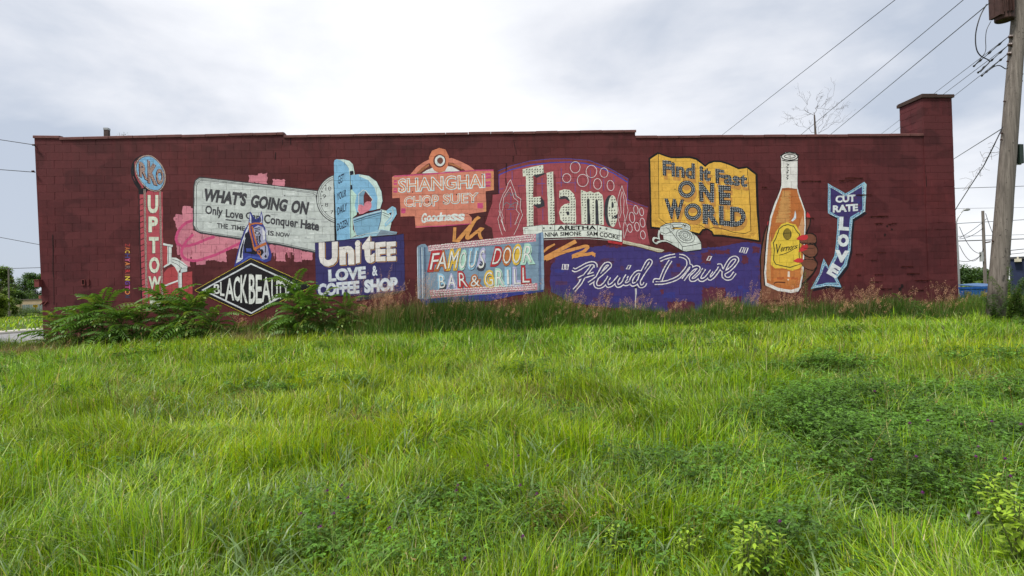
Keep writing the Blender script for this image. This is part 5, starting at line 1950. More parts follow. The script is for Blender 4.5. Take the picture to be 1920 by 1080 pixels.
def clover_mask(x, y):
    """how strongly the leafy vetch takes over from the grass at a point (a patch of plants on the right of the lot)"""
    z = gz(x, y)
    px, py = px_of(x, y, z + .2)
    m = np.zeros_like(x)
    for (cx, cy, rx, ry, a) in ((1650, 790, 330, 85, .90), (1780, 860, 260, 110, .8), (1330, 850, 180, 60, .5), (880, 930, 170, 70, .55), (640, 960, 120, 60, .35), (1500, 960, 200, 60, .4), (1700, 690, 240, 30, .3), (1330, 780, 120, 30, .45), (950, 1010, 300, 60, .35)):
        m = np.maximum(m, a * np.clip(1.35 - np.hypot((px - cx) / rx, (py - cy) / ry), 0, 1))
    m = m + .30 * field(x, y, 2.1, 3) * (m > .05) + .18 * np.clip(field(x, y, 1.7, 8) + field(x, y, 5.1, 2) - .35, 0, 1)
    return np.clip(m, 0, 1)


def blocked(x, y):
    """no lawn inside the building, on the road"""
    bad = (y > -0.12) & (x > XL_B - .1) & (x < XR + .1) & (y < 12)
    bad |= (x < -17.2) & (x > -28)
    return bad


def grass():
    A = Acc()
    spec = [  # n, d0, d1, height, width, segs
        (46000, 1.6, 3.6, 0.20, 0.0040, 3),
        (86000, 3.0, 6.0, 0.20, 0.0046, 3),
        (105000, 5.6, 9.5, 0.22, 0.0050, 2),
        (110000, 9.0, 14.6, 0.21, 0.0075, 2),
        (34000, 14.0, 30.0, 0.30, 0.020, 2),
        (22000, 30.0, 95.0, 0.40, 0.06, 2)]
    for n, d0, d1, h0, w0, sg in spec:
        x, y = in_view(int(n * 1.12), d0, d1, 1.12 if d0 < 5 else 1.32)
        n = len(x)
        ok = ~blocked(x, y)
        ok &= rng.random(n) > clover_mask(x, y) * .35
        cl = field(x, y, 3.1, 1.0)
        ok &= rng.random(n) < (0.76 + .36 * cl + .16 * field(x, y, 6.5, 4))
        x, y = x[ok], y[ok]
        n = len(x)
        cl = field(x, y, 3.1, 1.0)
        big = field(x, y, 0.8, 4.0)
        h = h0 * (0.62 + .55 * rng.random(n)) * (1 + .30 * cl + .18 * big)
        h *= np.where(rng.random(n) < .05, 1.5, 1) * (1 + .22 * field(x, y, 6.5, 4))
        az = 2.6 * field(x, y, 1.1, 7.0) + 2.2 * field(x, y, 3.4, 2.0) + rng.normal(0, 1.15, n) + .6
        lean = np.clip(.55 + .30 * field(x, y, 2.6, 5.0) + rng.normal(0, .42, n), .05, 1.7)
        w = w0 * rng.uniform(.6, 1.35, n)
        droop = np.clip(rng.normal(.12, .25, n), 0, .8) * (lean > .4)
        base = np.array([0.175, 0.350, 0.012])
        col = np.tile(base, (n, 1))
        tone = np.clip(rng.normal(1, .34, n), .3, 2)[:, None] * (1 + .16 * field(x, y, 4.3, 3) + .14 * field(x, y, 1.2, 6))[:, None]
        yel = np.clip(.5 + .55 * field(x, y, 0.55, 9.0) + rng.normal(0, .28, n), 0, 1)[:, None]
        col = col * (1 - yel) + np.array([0.325, 0.455, 0.013]) * yel
        blue = (rng.random(n) < .15)[:, None]
        col = np.where(blue, np.array([0.12, 0.25, 0.045]), col)
        glint = (rng.random(n) < .10)[:, None]  # random pale blades, bright glints put into the blade colour
        col = np.where(glint, np.array([0.40, 0.50, 0.17]), col)
        straw = (rng.random(n) < .035 + .03 * (field(x, y, 1.3, 12) > .6))[:, None]
        col = np.where(straw, np.array([0.42, 0.34, 0.15]), col)
        col = np.clip(col * tone, .01, .6)
        A.add(*blades(x, y, h, lean, az, w, gz(x, y) - .02, col, sg, droop))
    # broad pale orchard-grass tufts, mostly close by
    cx, cy = in_view(420, 1.9, 9)
    cxx, cyy = in_view(240, 1.8, 4.6)
    cx, cy = np.concatenate([cx, cxx]), np.concatenate([cy, cyy])
    for k in range(len(cx)):
        m = int(rng.integers(9, 24))
        x = cx[k] + rng.normal(0, .07, m)
        y = cy[k] + rng.normal(0, .07, m)
        h = rng.uniform(.18, .36, m)
        az = rng.uniform(0, 6.28, m)
        lean = rng.uniform(.3, 1.1, m)
        col = np.tile(np.array([0.17, 0.26, 0.10]) if rng.random() < .55 else np.array([0.16, 0.28, .04]), (m, 1)) * rng.uniform(.75, 1.3, (m, 1))
        A.add(*blades(x, y, h, lean, az, rng.uniform(.0045, .009, m), gz(x, y) - .02, col, 4, rng.uniform(.1, .8, m)))
    A.build('grass', M_GRASS)
    # flowering stalks and dead stems standing in the lawn
    S = Acc()
    x, y = in_view(900, 2.2, 13.5)
    ok = ~blocked(x, y) & (field(x, y, 1.9, 11) > -.1)
    x, y = x[ok], y[ok]
    n = len(x)
    h = rng.uniform(.28, .52, n)
    az = rng.uniform(0, 6.28, n)
    lean = rng.uniform(.1, .8, n)
    c = np.where((rng.random(n) < .5)[:, None], np.array([.34, .24, .12]), np.array([.24, .30, .10])) * rng.uniform(.7, 1.2, (n, 1))
    z = gz(x, y)
    d = np.hypot(x - EYE.x, y - EYE.y)
    S.add(*blades(x, y, h, lean, az, .0012 + .00022 * d, z, c, 3))
    for j in range(12):
        t = rng.uniform(.84, 1.0, n)
        off = lean * t ** 1.7 * h
        a = rng.uniform(0, 6.28, n)
        S.add(*leaf_faces(x + np.cos(az) * off, y + np.sin(az) * off, z + h * t * np.sqrt(np.clip(1 - (lean * .45 * t) ** 2, .2, 1)), rng.uniform(.008, .016, n) * (1 + .06 * d), rng.uniform(.003, .006, n) * (1 + .06 * d), a, rng.uniform(.2, 1.2, n), c * 1.25))
    S.build('seeding_stalks', M_SEED)
    # dead thatch in scattered spots
    T = Acc()
    cx, cy = in_view(46, 2.0, 9)
    n = 15000
    k = rng.integers(0, 46, n)
    x, y = cx[k] + rng.normal(0, .22, n), cy[k] + rng.normal(0, .16, n)
    col = np.tile(np.array([0.34, 0.25, 0.13]), (n, 1)) * rng.uniform(.6, 1.3, (n, 1))
    T.add(*blades(x, y, rng.uniform(.05, .2, n), rng.uniform(.5, 2.2, n), rng.uniform(0, 6.28, n), np.full(n, .0022), gz(x, y), col, 2))
    T.build('dry_grass', M_SEED)


def leaf_faces(x, y, z, L, W, az, el, col, roll=None):
    """pointed leaves as folded rhombs (2 quads... 4 verts + midrib): n leaves"""
    n = len(x)
    d = np.stack([np.cos(el) * np.cos(az), np.cos(el) * np.sin(az), np.sin(el)], 1)
    s = np.stack([-np.sin(az), np.cos(az), np.zeros(n)], 1)
    if roll is not None:
        up = np.cross(s, d)
        s = s * np.cos(roll)[:, None] + up * np.sin(roll)[:, None]
    p = np.stack([x, y, z], 1)
    L = L[:, None]
    W = W[:, None]
    v0 = p
    v1 = p + d * L * .45 + s * W * .5
    v2 = p + d * L
    v3 = p + d * L * .45 - s * W * .5
    V = np.stack([v0, v1, v2, v3], 1).reshape(-1, 3)
    V[2::4, 2] -= (L * .18)[:, 0]
    F = np.arange(4 * n).astype(np.int32)
    C = np.ones((n, 4, 4))
    C[:, :, :3] = col[:, None, :]
    return V, F, np.full(n, 4), C.reshape(-1, 4)


def clover():
    A = Acc()
    x, y = in_view(90000, 1.8, 12.5)
    m = clover_mask(x, y)
    ok = (rng.random(len(x)) < m * .9) & ~blocked(x, y)
    x, y, m = x[ok], y[ok], m[ok]
    x, y = x[:13000], y[:13000]
    m = m[:13000]
    n = len(x)
    hmax = .17 + .15 * m + .10 * field(x, y, 2.7, 3) + .05 * field(x, y, 6.0, 1)
    # stems
    h = hmax * rng.uniform(.55, 1.05, n)
    az = rng.uniform(0, 6.28, n)
    col = np.tile(np.array([0.06, 0.11, 0.03]), (n, 1))
    g = gz(x, y)
    A.add(*blades(x, y, h, np.full(n, .35), az, np.full(n, .0015), g, col, 2))
    d = np.hypot(x - EYE.x, y - EYE.y)
    for j in range(9):
        hh = h * rng.uniform(.35, 1.05, n)
        a = rng.uniform(0, 6.28, n)
        r = rng.uniform(0, .06, n)
        bx, by = x + np.cos(az) * .35 * h * .8 + np.cos(a) * r, y + np.sin(az) * .35 * h * .8 + np.sin(a) * r
        c = np.array([0.090, 0.200, 0.020]) * rng.uniform(.5, 1.6, (n, 1)) * (1 + .3 * field(x, y, 3.3, 5))[:, None] + rng.uniform(0, .02, (n, 1))
        sz = np.clip(.011 + .0012 * d, .012, .03) * rng.uniform(.6, 1.7, n)
        for q_ in (-.8, 0, .8):
            A.add(*leaf_faces(bx, by, g + hh, sz * 1.5, sz * .8, a + q_, rng.uniform(-.4, .5, n), c))
    A.build('clover', M_LEAF)


grass()
clover()


# tall weeds and seeding grass along the foot of the wall
def weed_top(px):
    pts_ = [(60, 45), (120, 40), (200, 40), (400, 45), (600, 60), (660, 72), (700, 72), (760, 86), (830, 92), (900, 88), (1000, 94), (1050, 84), (1100, 64), (1180, 60), (1280, 54), (1340, 58), (1400, 64), (1500, 60), (1600, 58), (1700, 58), (1780, 56), (1850, 60), (1950, 70)]
    return np.interp(px, [p_[0] for p_ in pts_], [p_[1] for p_ in pts_])


def weeds():
    A = Acc()
    S = Acc()
    n = 82000
    x = rng.uniform(XL_B - 1.2, XR + 8, n)
    y = -0.12 - 1.25 * rng.random(n) ** 1.2
    out_r = x > XR + .1
    y = np.where(out_r, rng.uniform(-2.9, 2.2, n), y)
    z = gz(x, y)
    px, _ = px_of(x, y, z)
    hh = weed_top(px) / 76.0
    fade = np.clip(1 - (-y - .6) / 1.0, .38, 1)
    h = hh * fade * rng.uniform(.45, 1.0, n) * (1 + .22 * field(x, y, 2.7, 6)) * np.where(px > 700, 1.1, 1)
    az = rng.uniform(0, 6.28, n)
    lean = np.clip(rng.normal(.22, .14, n), .02, .8)
    dk = np.clip(.5 + .6 * field(x, y, 1.1, 8), 0, 1)[:, None]
    col = np.array([0.055, 0.125, 0.016]) * dk + np.array([0.11, 0.21, 0.028]) * (1 - dk)
    col = col * rng.normal(1, .22, (n, 1))
    straw = (rng.random(n) < .08)[:, None]
    col = np.clip(np.where(straw, np.array([.30, .22, .11]), col), .01, .6)
    A.add(*blades(x, y, h, lean, az, rng.uniform(.004, .0085, n), z - .02, col, 2, rng.uniform(0, .5, n)))
    # seed heads (bunches of tiny seeds on a stalk)
    dens = [(650, 800, 300, 118), (800, 1050, 170, 95), (1050, 1190, 210, 88), (1190, 1350, 90, 66), (1340, 1440, 85, 82), (1440, 1640, 170, 76), (1630, 1800, 90, 78), (1760, 1920, 36, 64), (70, 160, 60, 40), (430, 500, 40, 50)]
    sx, sy, sh = [], [], []
    for (a, b, k, top) in dens:
        for _ in range(int(k * (.6 + .9 * rng.random()) * (1.25 if a > 1100 else 1))):
            pxx = rng.uniform(a, b)
            Yd = -rng.uniform(.25, 1.05)
            p_ = at(pxx, 600, Yd)
            clump = .78 + .26 * math.sin(pxx * .09) + .16 * math.sin(pxx * .31)
            if math.sin(pxx * .047 + 1) + .7 * math.sin(pxx * .13) < -.95: continue
            sx.append(p_.x)
            sy.append(Yd)
            sh.append(top / 76.0 * rng.uniform(.62, 1.02) * clump)
    sx, sy, sh = map(np.array, (sx, sy, sh))
    n = len(sx)
    z = gz(sx, sy)
    az = rng.normal(.3, 1.0, n)
    lean = rng.uniform(.08, .4, n)
    tan = np.array([.42, .27, .17]) * rng.uniform(.7, 1.3, (n, 1))
    S.add(*blades(sx, sy, sh, lean, az, np.full(n, .0026), z - .02, tan * .75, 3))
    for j in range(40):
        t = rng.uniform(.80, 1.0, n)
        off = lean * t ** 1.7 * sh
        spread = .032 * np.sin((t - .78) / .22 * np.pi * .9 + .2)
        a = rng.uniform(0, 6.28, n)
        xx = sx + np.cos(az) * off + np.cos(a) * spread
        yy = sy + np.sin(az) * off + np.sin(a) * spread
        zz = z + sh * t * np.sqrt(np.clip(1 - (lean * .45 * t) ** 2, .2, 1))
        c = np.array([.58, .36, .25]) * rng.uniform(.65, 1.35, (n, 1))
        S.add(*leaf_faces(xx, yy, zz, rng.uniform(.014, .030, n), rng.uniform(.006, .011, n), a, rng.uniform(.3, 1.3, n), c))
    # parched grass at the left corner
    n = 5200
    x = np.concatenate([rng.normal(XL_B + .3, 1.0, n // 2), rng.normal(at(480, 600, -1).x, .35, n // 4), rng.normal(XL_B - 2.2, 1.6, n // 4)])
    y = rng.uniform(-2.0, -.3, len(x))
    n = len(x)
    c = np.array([.32, .25, .13]) * rng.uniform(.6, 1.3, (n, 1))
    S.add(*blades(x, y, rng.uniform(.15, .5, n), rng.uniform(.1, .9, n), rng.uniform(0, 6.28, n), np.full(n, .003), gz(x, y) - .02, c, 2, rng.uniform(0, .6, n)))
    A.build('tall_grass', M_GRASS)
    S.build('seeding_grass', M_SEED)
    # low broad-leaved growth mixed in
    B = Acc()
    n = 26000
    x = rng.uniform(XL_B - .8, XR + 7, n)
    y = -0.15 - 1.1 * rng.random(n)
    y = np.where(x > XR + .1, rng.uniform(-2.8, 2.0, n), y)
    z = gz(x, y)
    px, _ = px_of(x, y, z)
    cl = field(x, y, 1.4, 2)
    keep = (cl > -.1) | (px < 620) | (px > 1300)
    x, y, z, px, cl = x[keep], y[keep], z[keep], px[keep], cl[keep]
    n = len(x)
    h = weed_top(px) / 76.0 * rng.uniform(.05, .85, n) * (.8 + .3 * cl) * np.clip(1 - (-y - .5) / 1.1, .4, 1)
    c = np.array([.080, .165, .024]) * rng.uniform(.6, 1.6, (n, 1)) + np.where(px > 1790, .02, 0)[:, None]
    B.add(*leaf_faces(x, y, z + h, rng.uniform(.03, .075, n), rng.uniform(.012, .03, n), rng.uniform(0, 6.28, n), rng.uniform(-.5, .7, n), c))
    B.build('undergrowth', M_LEAF)


weeds()


# ------------------------------------------------------------------ sumac-like plants with long feathery leaves
def leaf_mat(name, c, tr=.35):
    return leafy(name, c, tr, .4, .35, rough=.45, scale=8)


M_FROND = leaf_mat('feathery_leaf_green', (.105, .215, .037))
M_FROND2 = leaf_mat('feathery_leaf_yellow_green', (.17, .25, .045))
M_STALK = simple('green_stalk', (.10, .12, .04), .6, .3, 10)


def frond_mesh(seed, L=1.0, pairs=14, ll=.19, lw=.060):
    R = random.Random(seed)
    mb = MB()
    pts_ = []
    rise = R.uniform(.18, .34)
    for k in range(pairs + 2):
        t = k / (pairs + 1)
        pts_.append(Vector((L * (t - .10 * t ** 3), R.uniform(-.004, .004) + .05 * math.sin(t * 2 + seed) * t, L * (rise * t * 1.6 - .62 * t ** 2.3))))
    mb.tube(pts_, [.006 * (1 - .75 * k / (pairs + 1)) for k in range(pairs + 2)], 3, 0, False)
    for k in range(2, pairs + 2):
        t = k / (pairs + 1)
        p_ = pts_[k]
        tan_ = (pts_[min(k + 1, pairs + 1)] - pts_[k - 1]).normalized()
        sz = ll * (1.0 - .55 * abs(t - .45) ** 1.3 - .25 * t) * R.uniform(.88, 1.1)
        for sgn in ((-1, 1) if k < pairs + 1 else (0,)):
            side = Vector((-tan_.y, tan_.x, 0)).normalized() * sgn
            d = (side * 1.0 + tan_ * R.uniform(.35, .6) + Vector((0, 0, R.uniform(-.42, -.12)))).normalized() if sgn else tan_
            w_ = d.cross(Vector((0, 0, 1)))
            w_ = (w_.normalized() if w_.length > .01 else Vector((0, 1, 0))) * lw * .5
            base = p_ + d * .006
            mid = base + d * sz * .38 + Vector((0, 0, .004))
            tip = base + d * sz + Vector((0, 0, -.18 * sz))
            m2 = base + d * sz * .7 + Vector((0, 0, -.04 * sz))
            b = len(mb.v)
            mb.v += [tuple(base), tuple(mid + w_), tuple(mid - Vector((0, 0, .008))), tuple(mid - w_), tuple(m2 + w_ * .7), tuple(m2 - w_ * .7), tuple(tip)]
            for f in ((0, 1, 2), (0, 2, 3), (1, 4, 2), (2, 5, 3), (2, 4, 6), (2, 6, 5)):
                mb.f.append(tuple(b + i_ for i_ in f))
                mb.m.append(0)
                mb.c.append(None)
    return mb.mesh('frond')


FRONDS = [frond_mesh(s) for s in range(5)]
FR_G = []
for me in FRONDS:
    me.materials.append(M_FROND)
FRY = []
for s in range(3):
    me = frond_mesh(20 + s, pairs=11, ll=.18)
    me.materials.append(M_FROND2)
    FRY.append(me)


def sumac(px, top, Yd, label, size=1.0, nf=13, group='feathery leaved shrubs growing against the left half of the wall', yellow=.12, name='sumac_shrub'):
    R = random.Random(int(px * 7 + top))
    p_ = at(px, top, Yd)
    zg = G(p_.x, Yd)
    H = max(.3, p_.z - zg)
    root = empty(name, (p_.x, Yd, zg - .03), label, 'shrub', group)
    hs = H * .80
    nf = int(nf * 2.3)
    st = MB()
    pts_ = [(0, 0, 0), (R.uniform(-.04, .04), R.uniform(-.03, .03), hs * .5), (R.uniform(-.07, .07), R.uniform(-.05, .05), hs)]
    st.tube(pts_, [.018, .014, .009], 6)
    st.build('stem', M_STALK, root)
    for k in range(nf):
        t = .22 + .78 * (k / (nf - 1)) ** .8
        me_ = R.choice(FRY) if R.random() < yellow else R.choice(FRONDS)
        o = bpy.data.objects.new('frond', me_)
        COL.objects.link(o)
        o.parent = root
        a, b = Vector(pts_[1]), Vector(pts_[2])
        pos = (Vector(pts_[0]).lerp(a, t * 2) if t < .5 else a.lerp(b, (t - .5) * 2))
        o.location = pos
        az = k * 2.4 + R.uniform(-.4, .4)
        if math.sin(az) > .35: az = -az            # the wall is behind: leaves reach out of it
        el = -(.05 + .75 * t ** 2 + R.uniform(-.15, .2))
        o.rotation_euler = (R.uniform(-.5, .5), el * R.uniform(.6, 1.35), az)
        s = size * R.uniform(.5, 1.08) * (1.12 - .2 * t)
        o.scale = (s, s, s)
    return root


SUM = [
    (108, 600, -.55, .72, 11, 'small drooping feathery shrub at the left corner of the building'),
    (150, 590, -.75, .75, 12, 'feathery shrub second from the left corner, in front of the wall'),
    (192, 560, -.65, 1.0, 15, 'tall arching feathery shrub below the pair of small wall openings'),
    (228, 585, -1.0, .85, 14, 'dense feathery shrub left of the painted tower sign'),
    (268, 582, -.7, .8, 12, 'feathery shrub in front of the foot of the painted tower sign'),
    (318, 556, -.6, 1.0, 15, 'feathery shrub hiding the bottom of the painted theatre front'),
    (362, 566, -.9, .95, 15, 'broad feathery shrub left of the black diamond sign'),
    (398, 588, -1.05, .75, 12, 'low feathery shrub below the left tip of the black diamond'),
    (440, 612, -.7, .5, 8, 'smallest feathery shrub below the middle of the black diamond'),
    (548, 520, -.55, .78, 14, 'tallest feathery shrub, covering the right end of the black diamond'),
    (562, 560, -.9, .9, 14, 'feathery shrub between the black diamond and the navy sign'),
    (602, 558, -.7, .85, 13, 'feathery shrub below the left side of the navy sign'),
    (645, 566, -.6, .7, 12, 'rightmost feathery shrub of the row, under the navy sign')]
for (px, top, Yd, sz, nf, lab) in SUM:
    sumac(px, top - 6, Yd, lab, sz * 1.1, nf)
sumac(1697, 566, -.5, 'lone feathery shrub in the weeds near the right end of the wall', .55, 8)


# ------------------------------------------------------------------ leafy weeds one can pick out
def weed_plant(x, y, H, label, col, n=260, spread=.18, leaf=.05, name='weed_plant', group=None, cat='weed', tipcol=None):
    z = G(x, y)
    R = random.Random(int(x * 91 + y * 13))
    root = empty(name, (x, y, z - .02), label, cat, group)
    st = MB()
    nb = 5
    tips = []
    for k in range(nb):
        a = R.uniform(0, 6.28)
        e = Vector((math.cos(a) * spread * R.uniform(.2, 1), math.sin(a) * spread * R.uniform(.2, 1), H * R.uniform(.7, 1)))
        if k == 0: e = Vector((0, 0, H))
        m_ = e * .5
        m_.x *= .5
        m_.y *= .5
        st.tube([(0, 0, 0), tuple(m_), tuple(e)], [.006, .0045, .002], 4, 0, False)
        tips.append((m_, e))
    st.build('stem', M_STALK, root)
    A = Acc()
    k = rng.integers(0, nb, n)
    t = rng.uniform(.08, 1.02, n)
    M = np.array([list(a[0]) for a in tips])[k]
    E = np.array([list(a[1]) for a in tips])[k]
    p_ = np.where((t < .5)[:, None], M * (t * 2)[:, None], M + (E - M) * ((t - .5) * 2)[:, None])
    az = rng.uniform(0, 6.28, n)
    off = leaf * .3
    c = np.array(col) * rng.uniform(.6, 1.5, (n, 1))
    if tipcol is not None:
        c = np.where((t > .8)[:, None], np.array(tipcol) * rng.uniform(.8, 1.2, (n, 1)), c)
    A.add(*leaf_faces(p_[:, 0] + np.cos(az) * off, p_[:, 1] + np.sin(az) * off, p_[:, 2], rng.uniform(.6, 1.2, n) * leaf * (1.15 - .45 * t), rng.uniform(.25, .4, n) * leaf, az, rng.uniform(-.3, .7, n), c))
    A.build('foliage', M_LEAF, kind=None, parent=root)
    return root


def weed_px(px, top, Yd, label, col, **k):
    p_ = at(px, top, Yd)
    return weed_plant(p_.x, Yd, max(.2, p_.z - G(p_.x, Yd)), label, col, **k)


DKG, MDG, YG = (.05, .11, .022), (.085, .16, .03), (.17, .25, .03)
weed_px(1509, 505, -.7, 'tall spindly green weed in front of the painted bottle, beside the arrow tip', MDG, n=520, spread=.22, leaf=.055)
weed_px(1560, 560, -.8, 'bushy green weed below the tip of the painted arrow', DKG, n=420, spread=.3, leaf=.05)
weed_px(1030, 548, -.7, 'dark green weed at the lower right corner of the pale blue sign', DKG, n=480, spread=.3, leaf=.06)
weed_px(1058, 566, -.8, 'lower green weed right of the pale blue sign', DKG, n=300, spread=.2, leaf=.05)
weed_px(775, 566, -.95, 'bright green weed rising left of the pale blue sign', MDG, n=320, spread=.16, leaf=.06)
weed_px(1330, 556, -.7, 'slim green weed below the neon script, in the patchy part', MDG, n=300, spread=.15, leaf=.05)
weed_px(1425, 565, -.7, 'green weed below the left edge of the painted hand', MDG, n=340, spread=.25, leaf=.05)
weed_px(1245, 585, -.9, 'short green weed below the word drive of the neon script', MDG, n=300, spread=.3, leaf=.05)
# plants round the utility pole and the bin
weed_px(1893, 498, -2.2, 'tall green bush leaning against the big utility pole', MDG, n=2400, spread=.6, leaf=.075, name='bush', cat='bush')
weed_px(1914, 525, -2.4, 'dark green bush at the right edge beside the utility pole', DKG, n=1400, spread=.6, leaf=.07, name='bush', cat='bush')
weed_px(1866, 552, -2.7, 'low dark bush at the foot of the utility pole', DKG, n=1700, spread=.6, leaf=.07, name='bush', cat='bush')
weed_px(1812, 545, 1.2, 'yellow flowering goldenrod left of the blue bin', YG, n=2600, spread=.9, leaf=.075, name='goldenrod', cat='weed', tipcol=(.50, .45, .03))
weed_px(1842, 546, 2.0, 'yellow flowering goldenrod in front of the blue bin', YG, n=2400, spread=.8, leaf=.075, name='goldenrod', cat='weed', tipcol=(.45, .42, .03))
# bright plants in the front corner of the lawn
for (px, py, lab, s) in ((1395, 1040, 'yellow green leafy weed at the bottom edge of the lawn', .9), (1440, 1062, 'second yellow green weed at the bottom edge, right of the other', .8), (1890, 960, 'light green leafy weed at the lower right edge of the lawn', 1.1), (1905, 1035, 'leafy weed in the bottom right corner of the lawn', 1.1), (1150, 985, 'small light green weed in the lower middle of the lawn', .6), (1290, 1000, 'small leafy weed left of the bright weeds at the bottom', .6)):
    d = ray(px, py)
    t = 2.9
    for _ in range(30):
        P_ = EYE + d * t
        if P_.z < G(P_.x, P_.y) + .22: break
        t += .08
    weed_plant(P_.x, P_.y, .42 * s, lab, (.27, .40, .035), n=int(190 * s), spread=.16 * s, leaf=.075 * s)


# purple flowers dotted in the lawn
def flowers():
    pos = [(613, 922), (640, 912), (652, 935), (600, 990), (625, 965), (563, 965), (975, 912), (1006, 928), (914, 875), (972, 856), (858, 912), (855, 922), (980, 1008), (730, 992), (871, 1050), (1860, 792), (1915, 797), (1835, 840), (1718, 858), (1740, 790), (1706, 795), (1830, 858), (1634, 864), (1885, 862), (1895, 895), (1520, 732), (1640, 735), (1462, 980), (1835, 965), (1730, 926)]
    mats = [leafy('purple_petal', (.26, .06, .30), .3, .2, .3), M_STALK]
    hd = MB()
    R = random.Random(2)
    for k in range(26):
        a, e = R.uniform(0, 6.28), R.uniform(-.3, 1.4)
        d = Vector((math.cos(a) * math.cos(e), math.sin(a) * math.cos(e), math.sin(e)))
        s = d.cross(Vector((.2, .3, 1))).normalized() * .0035
        b = Vector((0, 0, 0)) + d * .003
        t = d * R.uniform(.010, .015)
        hd.face([b - s * .4, b + t * .6 - s, b + t, b + t * .6 + s])
    hm = hd.mesh('flower_head')
    hm.materials.append(mats[0])
    sm = MB()
    sm.tube([(0, 0, -.3), (.01, 0, -.12), (0, 0, 0)], [.002, .0016, .0012], 4, 0, False)
    smm = sm.mesh('flower_stem')
    smm.materials.append(mats[1])
    for (px, py) in pos:
        d = ray(px, py)
        t = 1.5
        while t < 16:
            P_ = EYE + d * t
            if P_.z < G(P_.x, P_.y) + .30: break
            t += .03
        f = empty('flower', P_, 'small purple vetch flower on a thin stem in the lawn', 'flower', 'purple flowers dotted through the lawn')
        s = .85 + .07 * t
        for nme, mm in (('petals', hm), ('stem', smm)):
            o = bpy.data.objects.new(nme, mm)
            COL.objects.link(o)
            o.parent = f
            if nme == 'petals':
                o.scale = (s, s, s)


flowers()


# ------------------------------------------------------------------ trees
def branch_tree(mb, p, d, L, r, depth, R, ends, spread=.6, kids=(2, 3), shrink=.74, rmin=.006):
    pts_ = [p]
    dd = d.copy()
    for k in range(3):
        dd = (dd + Vector((R.uniform(-1, 1), R.uniform(-1, 1), R.uniform(-.4, .7))) * .16).normalized()
        pts_.append(pts_[-1] + dd * L / 3)
    mb.tube(pts_, [r, r * .9, r * .8, r * .7], 6 if r > .03 else 4, 0, False)
    ends.append((pts_[-1], r))
    ends.append((pts_[2], r))
    if depth == 0: return
    for k in range(R.randint(*kids)):
        ax = Vector((R.uniform(-1, 1), R.uniform(-1, 1), R.uniform(-.3, .6)))
        nd = (dd + ax * spread).normalized()
        branch_tree(mb, pts_[-1] if R.random() < .7 else pts_[2], nd, L * shrink * R.uniform(.75, 1.1), max(rmin, r * .62), depth - 1, R, ends, spread, kids, shrink, rmin)


M_BARK = simple('grey_brown_bark', (.11, .085, .065), .9, .35, 9, bmp=.01)


def leaf_tree(loc, H, W, label, col, seed, group=None, leaves=9000, leaf=.28, name='tree', low=.2):
    R = random.Random(seed)
    root = empty(name, loc, label, 'tree', group)
    tr = MB()
    ends = []
    branch_tree(tr, Vector((0, 0, 0)), Vector((0, 0, 1)), H * .30, H * .022, 4, R, ends, .7, (2, 3), .78, .02)
    tr.build('trunk', M_BARK, root, smooth=True)
    nb = 22
    C_ = []
    for k in range(nb):
        a = R.uniform(0, 6.28)
        t = R.uniform(low, .92)
        rad = W * .5 * math.sin(math.pi * (.18 + .78 * t)) * R.uniform(.35, 1)
        C_.append((math.cos(a) * rad, math.sin(a) * rad, H * t, W * R.uniform(.11, .22)))
    C_ = np.array(C_)
    k = rng.integers(0, nb, leaves)
    v = rng.normal(0, 1, (leaves, 3))
    v /= np.linalg.norm(v, axis=1)[:, None]
    rr = rng.random(leaves) ** .45
    P_ = C_[k, :3] + v * (C_[k, 3] * rr)[:, None] * np.array([1, 1, .75])
    tone = np.array([R.uniform(.75, 1.25) for _ in range(nb)])[k]
    c = np.array(col) * (tone * rng.uniform(.65, 1.4, leaves))[:, None]
    A = Acc()
    A.add(*leaf_faces(P_[:, 0], P_[:, 1], P_[:, 2], rng.uniform(.6, 1.3, leaves) * leaf, rng.uniform(.5, .8, leaves) * leaf, rng.uniform(0, 6.28, leaves), rng.uniform(-.9, .9, leaves), c))
    A.build('crown', M_LEAF, kind=None, parent=root)
    return root


def tree_px(px, top, z, W, label, col, seed, base=0.0, **k):
    p_ = dep(px, top, z)
    return leaf_tree((p_.x, p_.y, base), p_.z - base, W, label, col, seed, **k)


tree_px(2, 498, 95, 5, 'light green tree at the left edge, nearest the street', (.14, .22, .05), 1, leaves=9000, leaf=.34, group=None)
tree_px(-26, 545, 75, 4.5, 'yellow green bushy tree at the left edge of the frame', (.17, .25, .04), 2, leaves=9000, leaf=.3)
tree_px(9, 556, 88, 3, 'low yellow green tree in front of the tan garage', (.16, .24, .04), 3, leaves=7000, leaf=.3)
tree_px(64, 512, 165, 11, 'dark green broad tree behind the tan garage, next to the wall', (.07, .14, .04), 4, leaves=12000, leaf=.5)
tree_px(38, 536, 165, 14, 'mid green rounded tree behind the tan garage', (.085, .16, .045), 5, leaves=9000, leaf=.5)
tree_px(12, 534, 150, 14, 'darker tree behind the street at the left edge', (.08, .15, .04), 6, leaves=9000, leaf=.5)
for i_, (px, top, z, W, lab, col) in enumerate(((8, 577, 92, 8, 'rounded green bush nearest the left edge across the street', (.07, .13, .03)), (26, 580, 92, 8, 'grey green bush across the street, second from the left edge', (.09, .14, .05)), (48, 584, 96, 7, 'green bush across the street in front of the garage doors', (.08, .14, .03)), (72, 582, 92, 6, 'green bush across the street beside the building corner', (.07, .13, .03)))):
    p_ = dep(px, top, z)
    leaf_tree((p_.x, p_.y, 0), max(.7, p_.z), W, lab, col, 30 + i_, leaves=3500, leaf=.16, name='bush', low=.1)['category'] = 'bush'
tree_px(1801, 500, 70, 7, 'dark green tree right against the right end of the building', (.045, .095, .022), 7, leaves=6000, leaf=.3)
